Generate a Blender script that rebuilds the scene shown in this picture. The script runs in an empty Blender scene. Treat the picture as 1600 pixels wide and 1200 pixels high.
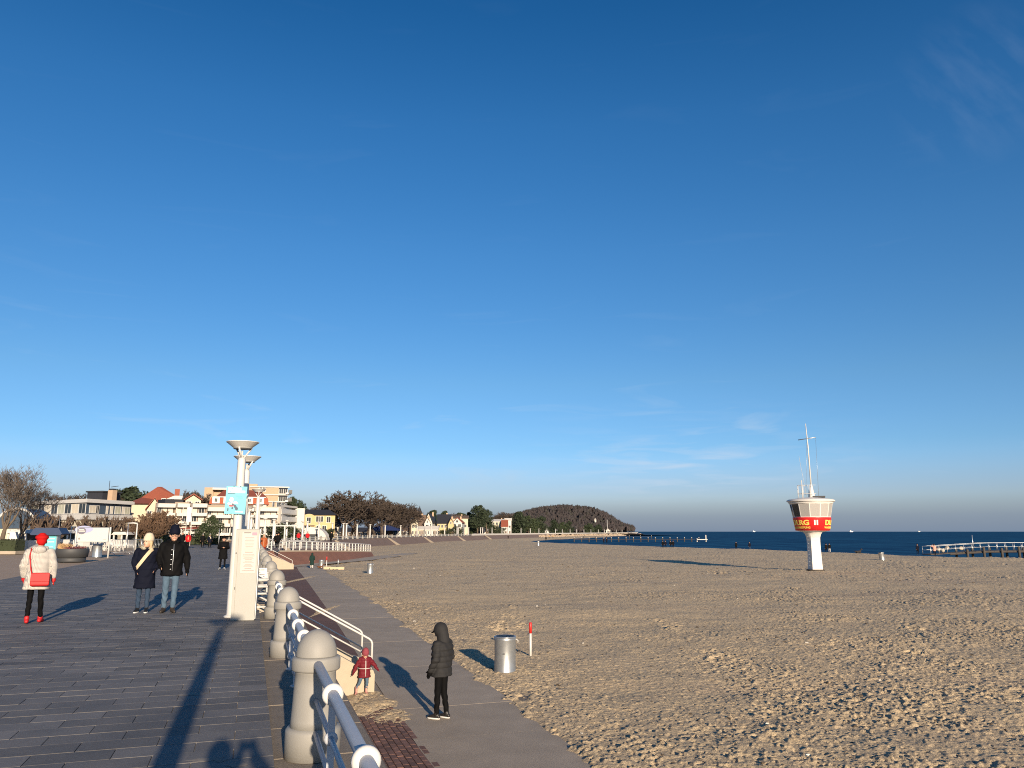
import bpy, bmesh, math, random
import numpy as np
from mathutils import Vector, Matrix, Euler

random.seed(7)
scene = bpy.context.scene
COL = scene.collection
R = math.radians

# ------------------------------------------------------------------ camera, sky, sun, exposure
F_PX = 1202.0
PITCH = math.atan(230.5 / F_PX)
CAM_H = 1.72
cam_d = bpy.data.cameras.new('camera')
cam_d.sensor_width = 36.0
cam_d.lens = F_PX / 1600 * 36
cam_d.clip_start = 0.05
cam_d.clip_end = 60000
cam = bpy.data.objects.new('camera', cam_d)
cam.location = (0, 0, CAM_H)
cam.rotation_euler = (math.pi / 2 + PITCH, 0, 0)
COL.objects.link(cam)
scene.camera = cam

SUN_EL, ANTI_AZ = 12.9, -17.7          # degrees: sun height, heading of the shadows
world = bpy.data.worlds.new('World')
scene.world = world
world.use_nodes = True
wn, wl = world.node_tree.nodes, world.node_tree.links
wn.clear()
w_out = wn.new('ShaderNodeOutputWorld')
w_bg = wn.new('ShaderNodeBackground')
w_bg.inputs['Strength'].default_value = 0.065
sky = wn.new('ShaderNodeTexSky')
sky.sky_type = 'NISHITA'
sky.sun_disc = False
sky.sun_elevation = R(SUN_EL)
sky.sun_rotation = R(180 + ANTI_AZ)
sky.altitude = 0
sky.air_density = 1.0
sky.dust_density = 0.3
sky.ozone_density = 3.0
w_tc = wn.new('ShaderNodeTexCoord')
w_sep = wn.new('ShaderNodeSeparateXYZ')
wl.new(w_tc.outputs['Generated'], w_sep.inputs[0])

def wmath(op, a, b=None, clamp=False):
    m = wn.new('ShaderNodeMath'); m.operation = op; m.use_clamp = clamp
    for i, v in enumerate((a, b)):
        if v is None: continue
        if isinstance(v, (int, float)): m.inputs[i].default_value = v
        else: wl.new(v, m.inputs[i])
    return m.outputs[0]

def wramp(v, pts):
    r = wn.new('ShaderNodeValToRGB')
    while len(r.color_ramp.elements) < len(pts): r.color_ramp.elements.new(0.5)
    for e, (p, c) in zip(r.color_ramp.elements, pts):
        e.position = p; e.color = (c, c, c, 1)
    wl.new(v, r.inputs[0]); return r.outputs[0]

def wmix(fac, a, b):
    m = wn.new('ShaderNodeMix'); m.data_type = 'RGBA'
    wl.new(fac, m.inputs[0])
    for i, v in ((6, a), (7, b)):
        if isinstance(v, tuple): m.inputs[i].default_value = v
        else: wl.new(v, m.inputs[i])
    return m.outputs[2]

w_hs = wn.new('ShaderNodeHueSaturation')
w_hs.inputs['Hue'].default_value = 0.5
w_hs.inputs['Saturation'].default_value = 1.22
w_hs.inputs['Value'].default_value = 1.0
wl.new(sky.outputs[0], w_hs.inputs['Color'])
# thin cirrus: noise stretched along the horizon, strongest low down
w_map = wn.new('ShaderNodeMapping')
w_map.inputs['Scale'].default_value = (5.0, 5.0, 34.0)
w_map.inputs['Location'].default_value = (3.1, 1.7, 0.4)
wl.new(w_tc.outputs['Generated'], w_map.inputs[0])
w_n = wn.new('ShaderNodeTexNoise')
w_n.inputs['Scale'].default_value = 1.0; w_n.inputs['Detail'].default_value = 7
w_n.inputs['Distortion'].default_value = 0.8
wl.new(w_map.outputs[0], w_n.inputs['Vector'])
w_cl = wramp(w_n.outputs['Fac'], [(0.60, 0), (0.90, 1)])
w_band = wramp(w_sep.outputs['Z'], [(0.0, 0.0), (0.045, 0.5), (0.11, 0.55), (0.2, 0.14), (0.30, 0.05), (0.6, 0.015)])
w_f = wmath('MULTIPLY', w_cl, w_band)
w_tint = wn.new('ShaderNodeValToRGB')          # clear winter air: deeper blue towards the top
_tp = [(0.0, (1.05, 1.05, 1.50)), (.05, (1.02, 1.05, 1.55)), (.106, (.90, 1.06, 1.40)), (.188, (1.08, 1.14, 1.29)), (.347, (1.02, 1.19, 1.35)), (.489, (.82, 1.15, 1.34)), (.60, (.50, .99, 1.22)), (1.0, (.40, .85, 1.2))]
while len(w_tint.color_ramp.elements) < len(_tp): w_tint.color_ramp.elements.new(0.5)
for e_, (p_, c_) in zip(w_tint.color_ramp.elements, _tp): e_.position = p_; e_.color = (*c_, 1)
wl.new(w_sep.outputs['Z'], w_tint.inputs[0])
w_mul = wn.new('ShaderNodeMix'); w_mul.data_type = 'RGBA'; w_mul.blend_type = 'MULTIPLY'; w_mul.inputs[0].default_value = 1
wl.new(w_hs.outputs[0], w_mul.inputs[6]); wl.new(w_tint.outputs[0], w_mul.inputs[7])
cloudy = wmix(w_f, w_mul.outputs[2], (6.0, 7.0, 8.0, 1))
# low bank of sea haze on the horizon, all the way round
w_hz = wramp(w_sep.outputs['Z'], [(0.0, 0.88), (0.018, 0.74), (0.042, 0.24), (0.09, 0.0)])
hazed = wmix(w_hz, cloudy, (1.75, 2.5, 3.7, 1))
# a low raft of cirrus over the sea, right of the headland
w_at = wmath('ARCTAN2', w_sep.outputs['X'], w_sep.outputs['Y'])
w_az = wramp(wmath('ADD', wmath('MULTIPLY', w_at, 1.0), 0.5), [(0.50, 0.0), (0.62, 0.55), (0.74, 1.0), (0.86, 0.35), (0.98, 0.0)])
w_mp2 = wn.new('ShaderNodeMapping'); w_mp2.inputs['Scale'].default_value = (11.0, 11.0, 95.0); w_mp2.inputs['Location'].default_value = (0.7, 2.2, 5.2)
wl.new(w_tc.outputs['Generated'], w_mp2.inputs[0])
w_n2 = wn.new('ShaderNodeTexNoise'); w_n2.inputs['Scale'].default_value = 1.0; w_n2.inputs['Detail'].default_value = 7; w_n2.inputs['Distortion'].default_value = 0.6
wl.new(w_mp2.outputs[0], w_n2.inputs['Vector'])
w_c2 = wramp(w_n2.outputs['Fac'], [(0.46, 0), (0.72, 1)])
w_b2 = wramp(w_sep.outputs['Z'], [(0.03, 0.0), (0.055, 0.34), (0.085, 0.5), (0.10, 0.34), (0.13, 0.12), (0.17, 0.0)])
hazed = wmix(wmath('MULTIPLY', wmath('MULTIPLY', w_c2, w_b2), w_az), hazed, (6.6, 7.2, 8.2, 1))
# one feathery wisp high on the right
w_dot = wn.new('ShaderNodeVectorMath'); w_dot.operation = 'DOT_PRODUCT'; wl.new(w_tc.outputs['Generated'], w_dot.inputs[0]); w_dot.inputs[1].default_value = (.4905, .7386, .4624)
w_m3 = wramp(w_dot.outputs['Value'], [(0.9984, 0.0), (0.9998, 1.0)])
w_mp3 = wn.new('ShaderNodeMapping'); w_mp3.inputs['Rotation'].default_value = (0.3, 0.9, 0.2); w_mp3.inputs['Scale'].default_value = (16.0, 60.0, 12.0)
wl.new(w_tc.outputs['Generated'], w_mp3.inputs[0])
w_n3 = wn.new('ShaderNodeTexNoise'); w_n3.inputs['Scale'].default_value = 1.0; w_n3.inputs['Detail'].default_value = 6; wl.new(w_mp3.outputs[0], w_n3.inputs['Vector'])
hazed = wmix(wmath('MULTIPLY', wmath('MULTIPLY', wramp(w_n3.outputs['Fac'], [(0.42, 0), (0.75, 1)]), w_m3), 0.07), hazed, (6.0, 7.0, 8.5, 1))
wl.new(hazed, w_bg.inputs['Color'])
wl.new(w_bg.outputs[0], w_out.inputs[0])

sun_d = bpy.data.lights.new('sun', 'SUN')
sun_d.energy = 5.0
sun_d.angle = R(0.5)
sun_d.color = (1.0, 0.812, 0.60)
sun = bpy.data.objects.new('sun', sun_d)
_L = Vector((math.sin(R(ANTI_AZ)) * math.cos(R(SUN_EL)), math.cos(R(ANTI_AZ)) * math.cos(R(SUN_EL)), -math.sin(R(SUN_EL))))
sun.rotation_euler = _L.to_track_quat('-Z', 'Y').to_euler()
COL.objects.link(sun)

scene.view_settings.view_transform = 'Standard'
scene.view_settings.look = 'None'
scene.view_settings.gamma = 1
scene.view_settings.use_curve_mapping = False
scene.view_settings.exposure = 0.65
scene.cycles.max_bounces = 6
scene.cycles.use_denoising = False
scene.cycles.filter_width = 1.05

# ------------------------------------------------------------------ measuring helpers
_c, _s = math.cos(PITCH), math.sin(PITCH)
def ray(x, y):
    u, v = x - 800, 600 - y
    return (u, F_PX * _c - v * _s, F_PX * _s + v * _c)
def gnd(x, y, z=0.0):                       # the place on level z seen at a photo pixel
    r = ray(x, y); k = (z - CAM_H) / r[2]
    return (r[0] * k, r[1] * k)
def at(x, y, Y):                            # the place at depth Y seen at a photo pixel
    r = ray(x, y); k = Y / r[1]
    return Vector((r[0] * k, Y, CAM_H + r[2] * k))
def px_of(p):
    z = p[2] - CAM_H; d = p[1] * _c + z * _s
    if d < 0.05: return None
    return (800 + F_PX * p[0] / d, 600 - F_PX * (-p[1] * _s + z * _c) / d)

# ------------------------------------------------------------------ the line of the sea front
A0 = R(18.4)
DIR = Vector((-math.sin(A0), math.cos(A0), 0)); NOR = Vector((math.cos(A0), math.sin(A0), 0))
_ctrl = [tuple((Vector((0.6, 0, 0)) + DIR * s)[:2]) for s in (-40, -25, 0, 30, 60, 88)] + \
        [(-31.9, 102), (-35.4, 128), (-37.2, 165), (-36.3, 205), (-31.5, 250), (-24, 300), (-9, 385), (12, 480), (45, 600), (82, 720), (126, 850), (160, 930), (215, 1040), (270, 1140)]
def _spline():
    out = []
    P = [np.array(p, float) for p in _ctrl]
    for i in range(1, len(P) - 2):
        p0, p1, p2, p3 = P[i-1:i+3]
        n = max(4, int(np.linalg.norm(p2 - p1) / 2))
        if i < 4:
            for k in range(n): out.append(p1 + (p2 - p1) * k / n)
        else:
            for k in range(n):
                t = k / n
                out.append(0.5 * ((2*p1) + (-p0+p2)*t + (2*p0-5*p1+4*p2-p3)*t*t + (-p0+3*p1-3*p2+p3)*t**3))
    return np.array(out)
_cp = _spline()
_cs = np.concatenate([[0], np.cumsum(np.linalg.norm(np.diff(_cp, axis=0), axis=1))]) - 25.0
def W(s, t=0.0, z=0.0):
    """s metres along the railing, t metres out to the beach, z up"""
    i = int(np.clip(np.searchsorted(_cs, s) - 1, 0, len(_cs) - 2))
    k = (s - _cs[i]) / (_cs[i+1] - _cs[i])
    p = _cp[i] + (_cp[i+1] - _cp[i]) * k
    j0, j1 = max(i - 2, 0), min(i + 3, len(_cp) - 1)
    d = _cp[j1] - _cp[j0]; d = d / np.linalg.norm(d)
    return Vector((p[0] + d[1] * t, p[1] - d[0] * t, z))
def heading(s):
    a, b = W(s - 0.5), W(s + 0.5)
    return math.atan2(-(b.x - a.x), b.y - a.y)      # rotation that turns +Y along the front

# ------------------------------------------------------------------ materials
def M(name, col, rough=0.6, var=0.15, scale=6.0, bump=0.0, bscale=40.0, metal=0.0, spec=0.5, rnd=0.0, detail=4, coat=0.0):
    m = bpy.data.materials.new(name); m.use_nodes = True
    nt = m.node_tree; N, L = nt.nodes, nt.links
    b = N['Principled BSDF']
    b.inputs['Roughness'].default_value = rough
    b.inputs['Metallic'].default_value = metal
    b.inputs['Specular IOR Level'].default_value = spec
    if coat: b.inputs['Coat Weight'].default_value = coat
    tc = N.new('ShaderNodeTexCoord')
    nz = N.new('ShaderNodeTexNoise'); nz.inputs['Scale'].default_value = scale; nz.inputs['Detail'].default_value = detail
    L.new(tc.outputs['Object'], nz.inputs['Vector'])
    mx = N.new('ShaderNodeMix'); mx.data_type = 'RGBA'
    mx.inputs[6].default_value = (*[c * (1 - var) for c in col], 1)
    mx.inputs[7].default_value = (*[min(1, c * (1 + var)) for c in col], 1)
    L.new(nz.outputs['Fac'], mx.inputs[0])
    last = mx.outputs[2]
    if rnd:
        oi = N.new('ShaderNodeObjectInfo')
        mr = N.new('ShaderNodeMapRange'); mr.inputs[3].default_value = 1 - rnd; mr.inputs[4].default_value = 1 + rnd
        L.new(oi.outputs['Random'], mr.inputs[0])
        hv = N.new('ShaderNodeHueSaturation'); L.new(mr.outputs[0], hv.inputs['Value']); L.new(last, hv.inputs['Color'])
        last = hv.outputs[0]
    L.new(last, b.inputs['Base Color'])
    if bump:
        n2 = N.new('ShaderNodeTexNoise'); n2.inputs['Scale'].default_value = bscale; n2.inputs['Detail'].default_value = 5
        L.new(tc.outputs['Object'], n2.inputs['Vector'])
        bp = N.new('ShaderNodeBump'); bp.inputs['Strength'].default_value = bump; bp.inputs['Distance'].default_value = 0.02
        L.new(n2.outputs['Fac'], bp.inputs['Height']); L.new(bp.outputs[0], b.inputs['Normal'])
    return m

# ------------------------------------------------------------------ mesh helpers
class MB:
    def __init__(self): self.v = []; self.f = []; self.mi = []; self.sm = []
    def add(self, vs, fs, mi=0, smooth=False):
        o = len(self.v); self.v += [tuple(p) for p in vs]
        for f in fs: self.f.append(tuple(i + o for i in f)); self.mi.append(mi); self.sm.append(smooth)
        return self
    def box(self, c, s, rz=0.0, mi=0, top=(1, 1)):
        x, y, z = s[0] / 2, s[1] / 2, s[2] / 2
        ca, sa = math.cos(rz), math.sin(rz); vs = []
        for k, (a, b2) in ((-1, (1, 1)), (1, top)):
            for i, j in ((-1, -1), (1, -1), (1, 1), (-1, 1)):
                px, py = i * x * a, j * y * b2
                vs.append((c[0] + px * ca - py * sa, c[1] + px * sa + py * ca, c[2] + k * z))
        return self.add(vs, [(3, 2, 1, 0), (4, 5, 6, 7), (0, 1, 5, 4), (1, 2, 6, 5), (2, 3, 7, 6), (3, 0, 4, 7)], mi)
    def bbox(self, c, s, b=0.01, mi=0):       # chamfered box
        x, y, z = s[0] / 2, s[1] / 2, s[2] / 2
        rings = [(-z, b), (-z + b, 0), (z - b, 0), (z, b)]; vs = []; fs = []
        for zz, ins in rings:
            for i, j in ((-1, -1), (1, -1), (1, 1), (-1, 1)):
                sx, sy = x - ins, y - ins
                # octagonal footprint keeps upright edges soft too
                vs.append((c[0] + i * sx + (-i * b if True and i * j > 0 else 0) * 0, c[1] + j * sy, c[2] + zz))
        for k in range(3):
            for q in range(4):
                a, bb = k * 4 + q, k * 4 + (q + 1) % 4
                fs.append((a, bb, bb + 4, a + 4))
        fs.append((3, 2, 1, 0)); fs.append((12, 13, 14, 15))
        return self.add(vs, fs, mi)
    def tube(self, pts, r, n=8, mi=0, caps=True, smooth=True):
        pts = [Vector(p) for p in pts]
        rs = r if isinstance(r, (list, tuple)) else [r] * len(pts)
        vs = []; fs = []; ref = None
        for i, p in enumerate(pts):
            if i == 0: d = pts[1] - p
            elif i == len(pts) - 1: d = p - pts[i - 1]
            else: d = (pts[i + 1] - p).normalized() + (p - pts[i - 1]).normalized()
            if d.length < 1e-9: d = Vector((0, 0, 1))
            d.normalize()
            if ref is None:
                ref = Vector((0, 0, 1)) if abs(d.z) < 0.9 else Vector((1, 0, 0))
            u = d.cross(ref).normalized(); w = u.cross(d).normalized(); ref = w
            for k in range(n):
                a = 2 * math.pi * k / n
                vs.append(p + u * math.cos(a) * rs[i] + w * math.sin(a) * rs[i])
        for i in range(len(pts) - 1):
            for k in range(n):
                a, b = i * n + k, i * n + (k + 1) % n
                fs.append((a, a + n, b + n, b))
        if caps:
            fs.append(tuple(range(n)))
            fs.append(tuple((len(pts) - 1) * n + k for k in range(n - 1, -1, -1)))
        return self.add(vs, fs, mi, smooth)
    def lathe(self, prof, n=24, c=(0, 0, 0), mi=0, smooth=True, phase=0.0):
        vs = []; fs = []
        for r, z in prof:
            for k in range(n):
                a = 2 * math.pi * k / n + phase
                vs.append((c[0] + r * math.cos(a), c[1] + r * math.sin(a), c[2] + z))
        for i in range(len(prof) - 1):
            for k in range(n):
                a, b = i * n + k, i * n + (k + 1) % n
                fs.append((a, b, b + n, a + n))
        if prof[0][0] > 1e-4: fs.append(tuple(range(n - 1, -1, -1)))
        if prof[-1][0] > 1e-4: fs.append(tuple((len(prof) - 1) * n + k for k in range(n)))
        return self.add(vs, fs, mi, smooth)
    def ell(self, c, r, n=12, m=8, mi=0, rot=None):
        vs = []; fs = []
        c = Vector(c)
        for i in range(m + 1):
            th = math.pi * i / m
            for k in range(n):
                a = 2 * math.pi * k / n
                p = Vector((r[0] * math.sin(th) * math.cos(a), r[1] * math.sin(th) * math.sin(a), -r[2] * math.cos(th)))
                if rot is not None: p = rot @ p
                vs.append(c + p)
        for i in range(m):
            for k in range(n):
                a, b = i * n + k, i * n + (k + 1) % n
                fs.append((a, b, b + n, a + n))
        return self.add(vs, fs, mi, True)
    def cap(self, p0, p1, r0, r1, n=12):      # closed tapered capsule
        p0, p1 = Vector(p0), Vector(p1); d = p1 - p0
        if d.length < 1e-6: return self.ell(p0, (r0, r0, r0))
        d.normalize()
        pts = [p0 - d * r0 * 0.98, p0 - d * r0 * 0.72, p0 - d * r0 * 0.3, p0, p1, p1 + d * r1 * 0.3, p1 + d * r1 * 0.72, p1 + d * r1 * 0.98]
        rs = [r0 * 0.12, r0 * 0.69, r0 * 0.95, r0, r1, r1 * 0.95, r1 * 0.69, r1 * 0.12]
        return self.tube(pts, rs, n)
    def loft(self, rings, n=20):              # rings: (cx,cy,cz,rx,ry)
        vs = []; fs = []
        for cx, cy, cz, rx, ry in rings:
            for k in range(n):
                a = 2 * math.pi * k / n
                ca, sa = math.cos(a), math.sin(a)
                e = 0.85
                vs.append((cx + rx * math.copysign(abs(ca) ** e, ca), cy + ry * math.copysign(abs(sa) ** e, sa), cz))
        for i in range(len(rings) - 1):
            for k in range(n):
                a, b = i * n + k, i * n + (k + 1) % n
                fs.append((a, b, b + n, a + n))
        fs.append(tuple(range(n - 1, -1, -1))); fs.append(tuple((len(rings) - 1) * n + k for k in range(n)))
        return self.add(vs, fs, 0, True)
    def prism(self, poly, y0, y1, mi=0, axis='y'):    # polygon in (a,z), pushed along axis
        n = len(poly); vs = []
        for yy in (y0, y1):
            for a, z in poly: vs.append((a, yy, z) if axis == 'y' else (yy, a, z))
        fs = [tuple(range(n)), tuple(range(2 * n - 1, n - 1, -1))]
        for i in range(n): fs.append((i, (i + 1) % n + 0, (i + 1) % n + n, i + n)[::-1])
        return self.add(vs, fs, mi)
    def shift(self, o):
        o = Vector(o); self.v = [tuple(Vector(p) - o) for p in self.v]; return self
    def mesh(self, name, mats):
        me = bpy.data.meshes.new(name)
        me.from_pydata(self.v, [], self.f)
        if not isinstance(mats, (list, tuple)): mats = [mats]
        for m in mats: me.materials.append(m)
        if len(mats) > 1: me.polygons.foreach_set('material_index', self.mi)
        me.polygons.foreach_set('use_smooth', self.sm)
        me.update()
        return me

def link(name, me, parent=None, loc=(0, 0, 0), rz=0.0):
    o = bpy.data.objects.new(name, me); COL.objects.link(o)
    if parent: o.parent = parent
    o.location = loc; o.rotation_euler = (0, 0, rz)
    return o
def tag(o, label=None, cat=None, group=None, kind=None):
    if label: o['label'] = label
    if cat: o['category'] = cat
    if group: o['group'] = group
    if kind: o['kind'] = kind
    return o
def thing(name, label, cat, loc=(0, 0, 0), rz=0.0, group=None):
    o = bpy.data.objects.new(name, None); COL.objects.link(o)
    o.empty_display_size = 0.3
    o.location = loc; o.rotation_euler = (0, 0, rz)
    return tag(o, label, cat, group)
def part(name, mb, mat, parent, loc=(0, 0, 0), rz=0.0, label=None):
    o = link(name, mb.mesh(name, mat) if isinstance(mb, MB) else mb, parent, loc, rz)
    if label: o['label'] = label
    return o
def solo(name, mb, mat, label, cat, loc=(0, 0, 0), rz=0.0, group=None):
    return tag(link(name, mb.mesh(name, mat) if isinstance(mb, MB) else mb, None, loc, rz), label, cat, group)
def struct(name, mb, mat, parent=None):
    o = link(name, mb.mesh(name, mat) if isinstance(mb, MB) else mb, parent)
    o['kind'] = 'structure'; return o
_kids = {}
def children(o): return [c for c in bpy.data.objects if c.parent == o]
def dup(root, loc, rz=0.0, label=None, group=None, scale=None, kids=None):
    r = root.copy(); COL.objects.link(r); r.location = loc; r.rotation_euler = (0, 0, rz)
    if scale: r.scale = (scale,) * 3 if isinstance(scale, (int, float)) else scale
    if label: r['label'] = label
    if group: r['group'] = group
    key = root.name
    if key not in _kids: _kids[key] = [(c, children(c)) for c in children(root)]
    for ch, gs in _kids[key]:
        c = ch.copy(); COL.objects.link(c); c.parent = r
        for g in gs:
            e = g.copy(); COL.objects.link(e); e.parent = c
    return r
def evaluated(o):
    dg = bpy.context.evaluated_depsgraph_get()
    me = bpy.data.meshes.new_from_object(o.evaluated_get(dg))
    return me
def remesh(mb, voxel, mat, name, smooth=3, fn=None):
    me = mb.mesh(name + '_tmp', mat)
    o = bpy.data.objects.new('tmp', me); COL.objects.link(o)
    r = o.modifiers.new('r', 'REMESH'); r.mode = 'VOXEL'; r.voxel_size = voxel; r.use_smooth_shade = True
    if smooth:
        s = o.modifiers.new('s', 'SMOOTH'); s.iterations = smooth; s.factor = 0.5
    out = evaluated(o); out.name = name
    bpy.data.objects.remove(o); bpy.data.meshes.remove(me)
    out.materials.clear(); out.materials.append(mat)
    out.polygons.foreach_set('use_smooth', [True] * len(out.polygons))
    if fn is not None:
        co = np.empty(len(out.vertices) * 3); out.vertices.foreach_get('co', co); co = co.reshape(-1, 3)
        no = np.empty(len(out.vertices) * 3); out.vertices.foreach_get('normal', no); no = no.reshape(-1, 3)
        out.vertices.foreach_set('co', fn(co, no).ravel()); out.update()
    return out
def text_mesh(txt, size, mat, extrude=0.004, bold=0.0, align='CENTER'):
    c = bpy.data.curves.new('t', 'FONT'); c.body = txt; c.size = size; c.extrude = extrude; c.offset = bold
    c.align_x = align; c.resolution_u = 3
    o = bpy.data.objects.new('t', c); COL.objects.link(o)
    me = evaluated(o); bpy.data.objects.remove(o); bpy.data.curves.remove(c)
    me.materials.clear(); me.materials.append(mat)
    return me
def ribbon(profile, s0, s1, ds, mi=0, mb=None):
    mb = mb or MB()
    n = max(1, int(round((s1 - s0) / ds))); k = len(profile); vs = []; fs = []
    for i in range(n + 1):
        s = s0 + (s1 - s0) * i / n
        for t, z in profile: vs.append(W(s, t, z))
    for i in range(n):
        for j in range(k - 1):
            a = i * k + j
            fs.append((a, a + 1, a + k + 1, a + k))
    return mb.add(vs, fs, mi)
# ------------------------------------------------------------------ shared materials
m_white = M('white_paint', (0.54, 0.53, 0.50), 0.45, 0.05, 3)
m_cream = M('cream_render', (0.50, 0.45, 0.34), 0.8, 0.06, 1.5)
m_render = M('white_render', (0.55, 0.525, 0.475), 0.8, 0.06, 0.8)
m_yellow = M('yellow_render', (0.48, 0.375, 0.19), 0.8, 0.06, 0.8)
m_tan = M('tan_brick', (0.42, 0.30, 0.20), 0.85, 0.12, 2.5)
m_brown = M('brown_render', (0.30, 0.24, 0.18), 0.85, 0.12, 1.0)
m_tile = M('red_roof_tile', (0.24, 0.065, 0.035), 0.75, 0.25, 3.0)
m_orange = M('orange_roof_tile', (0.36, 0.095, 0.045), 0.75, 0.2, 3.0)
m_slate = M('dark_roof_slate', (0.018, 0.02, 0.028), 0.8, 0.25, 2.0)
m_umber = M('brown_roof_tile', (0.12, 0.08, 0.055), 0.8, 0.25, 2.0)
m_glass = M('window_glass', (0.025, 0.03, 0.035), 0.08, 0.3, 1.0, spec=0.6)
m_blind = M('pale_blind', (0.55, 0.50, 0.40), 0.7, 0.15, 0.7)
m_dark = M('dark_metal', (0.03, 0.032, 0.035), 0.5, 0.2, 4)
m_bluepanel = M('blue_grey_panel', (0.05, 0.075, 0.11), 0.35, 0.15, 0.5)
m_galv = M('galvanised_steel', (0.42, 0.44, 0.45), 0.38, 0.18, 9, metal=0.75)
m_pillar = M('grey_pillar_paint', (0.265, 0.258, 0.235), 0.6, 0.12, 4, bump=0.08, bscale=70, detail=9)
m_rail = M('pale_rail_paint', (0.40, 0.42, 0.45), 0.42, 0.10, 14, bump=0.05, bscale=90)
m_collar = M('white_collar_paint', (0.60, 0.59, 0.56), 0.45, 0.05, 20)
m_concrete = M('concrete', (0.345, 0.29, 0.222), 0.9, 0.28, 1.3, bump=0.35, bscale=35, rnd=0.07, detail=9)
m_coping = M('coping_stone', (0.20, 0.17, 0.135), 0.9, 0.35, 5, bump=0.5, bscale=70, rnd=0.10, detail=9)
m_cheek = M('pale_concrete', (0.40, 0.345, 0.26), 0.85, 0.12, 5, bump=0.25, bscale=50)
m_plaza = M('plaza_paving', (0.36, 0.265, 0.18), 0.9, 0.18, 0.7, bump=0.2, bscale=18, detail=8)
m_mortar = M('mortar', (0.24, 0.205, 0.165), 0.95, 0.25, 9)
m_jointsand = M('joint_sand', (0.215, 0.195, 0.168), 0.95, 0.3, 5)
m_timber = M('timber', (0.50, 0.40, 0.26), 0.8, 0.25, 6)
m_oldwood = M('weathered_wood', (0.065, 0.054, 0.043), 0.85, 0.3, 3)
m_black = M('black_fabric', (0.012, 0.012, 0.013), 0.8, 0.3, 15)
m_red = M('red_paint', (0.55, 0.02, 0.015), 0.45, 0.1, 8)

def brick_mat(name, c1, c2, rnd):
    m = M(name, c1, 0.85, 0.3, 9, bump=0.4, bscale=60, rnd=rnd)
    return m
m_brick = brick_mat('brick', (0.155, 0.082, 0.062), None, 0.30)
# brickwork seen from too far off to tell the bricks apart
def wall_mat(name, a, b, mo):
    m = bpy.data.materials.new(name); m.use_nodes = True
    nt = m.node_tree; N, L = nt.nodes, nt.links; bs = N['Principled BSDF']; bs.inputs['Roughness'].default_value = 0.9
    tc = N.new('ShaderNodeTexCoord'); mp = N.new('ShaderNodeMapping'); mp.inputs['Rotation'].default_value = (0, 0, -A0)
    L.new(tc.outputs['Object'], mp.inputs[0])
    sp = N.new('ShaderNodeSeparateXYZ'); L.new(mp.outputs[0], sp.inputs[0])
    cb = N.new('ShaderNodeCombineXYZ'); L.new(sp.outputs['Y'], cb.inputs['X']); L.new(sp.outputs['Z'], cb.inputs['Y'])
    bt = N.new('ShaderNodeTexBrick'); bt.inputs['Scale'].default_value = 1
    bt.inputs['Brick Width'].default_value = 0.25; bt.inputs['Row Height'].default_value = 0.055; bt.inputs['Mortar Size'].default_value = 0.006
    bt.inputs['Color1'].default_value = (*a, 1); bt.inputs['Color2'].default_value = (*b, 1); bt.inputs['Mortar'].default_value = (*mo, 1)
    L.new(cb.outputs[0], bt.inputs['Vector'])
    nz = N.new('ShaderNodeTexNoise'); nz.inputs['Scale'].default_value = 0.6; nz.inputs['Detail'].default_value = 8
    L.new(tc.outputs['Object'], nz.inputs['Vector'])
    hv = N.new('ShaderNodeHueSaturation'); mr = N.new('ShaderNodeMapRange'); mr.inputs[3].default_value = 0.65; mr.inputs[4].default_value = 1.35
    L.new(nz.outputs['Fac'], mr.inputs[0]); L.new(mr.outputs[0], hv.inputs['Value']); L.new(bt.outputs['Color'], hv.inputs['Color'])
    L.new(hv.outputs[0], bs.inputs['Base Color'])
    return m
m_brickwall = wall_mat('brickwork', (0.135, 0.066, 0.05), (0.10, 0.05, 0.04), (0.16, 0.125, 0.10))
m_rampbrick = wall_mat('ramp_brickwork', (0.21, 0.085, 0.055), (0.16, 0.065, 0.045), (0.17, 0.11, 0.08))
m_farwall = wall_mat('far_brickwork', (0.17, 0.115, 0.095), (0.13, 0.09, 0.075), (0.17, 0.14, 0.12))

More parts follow.
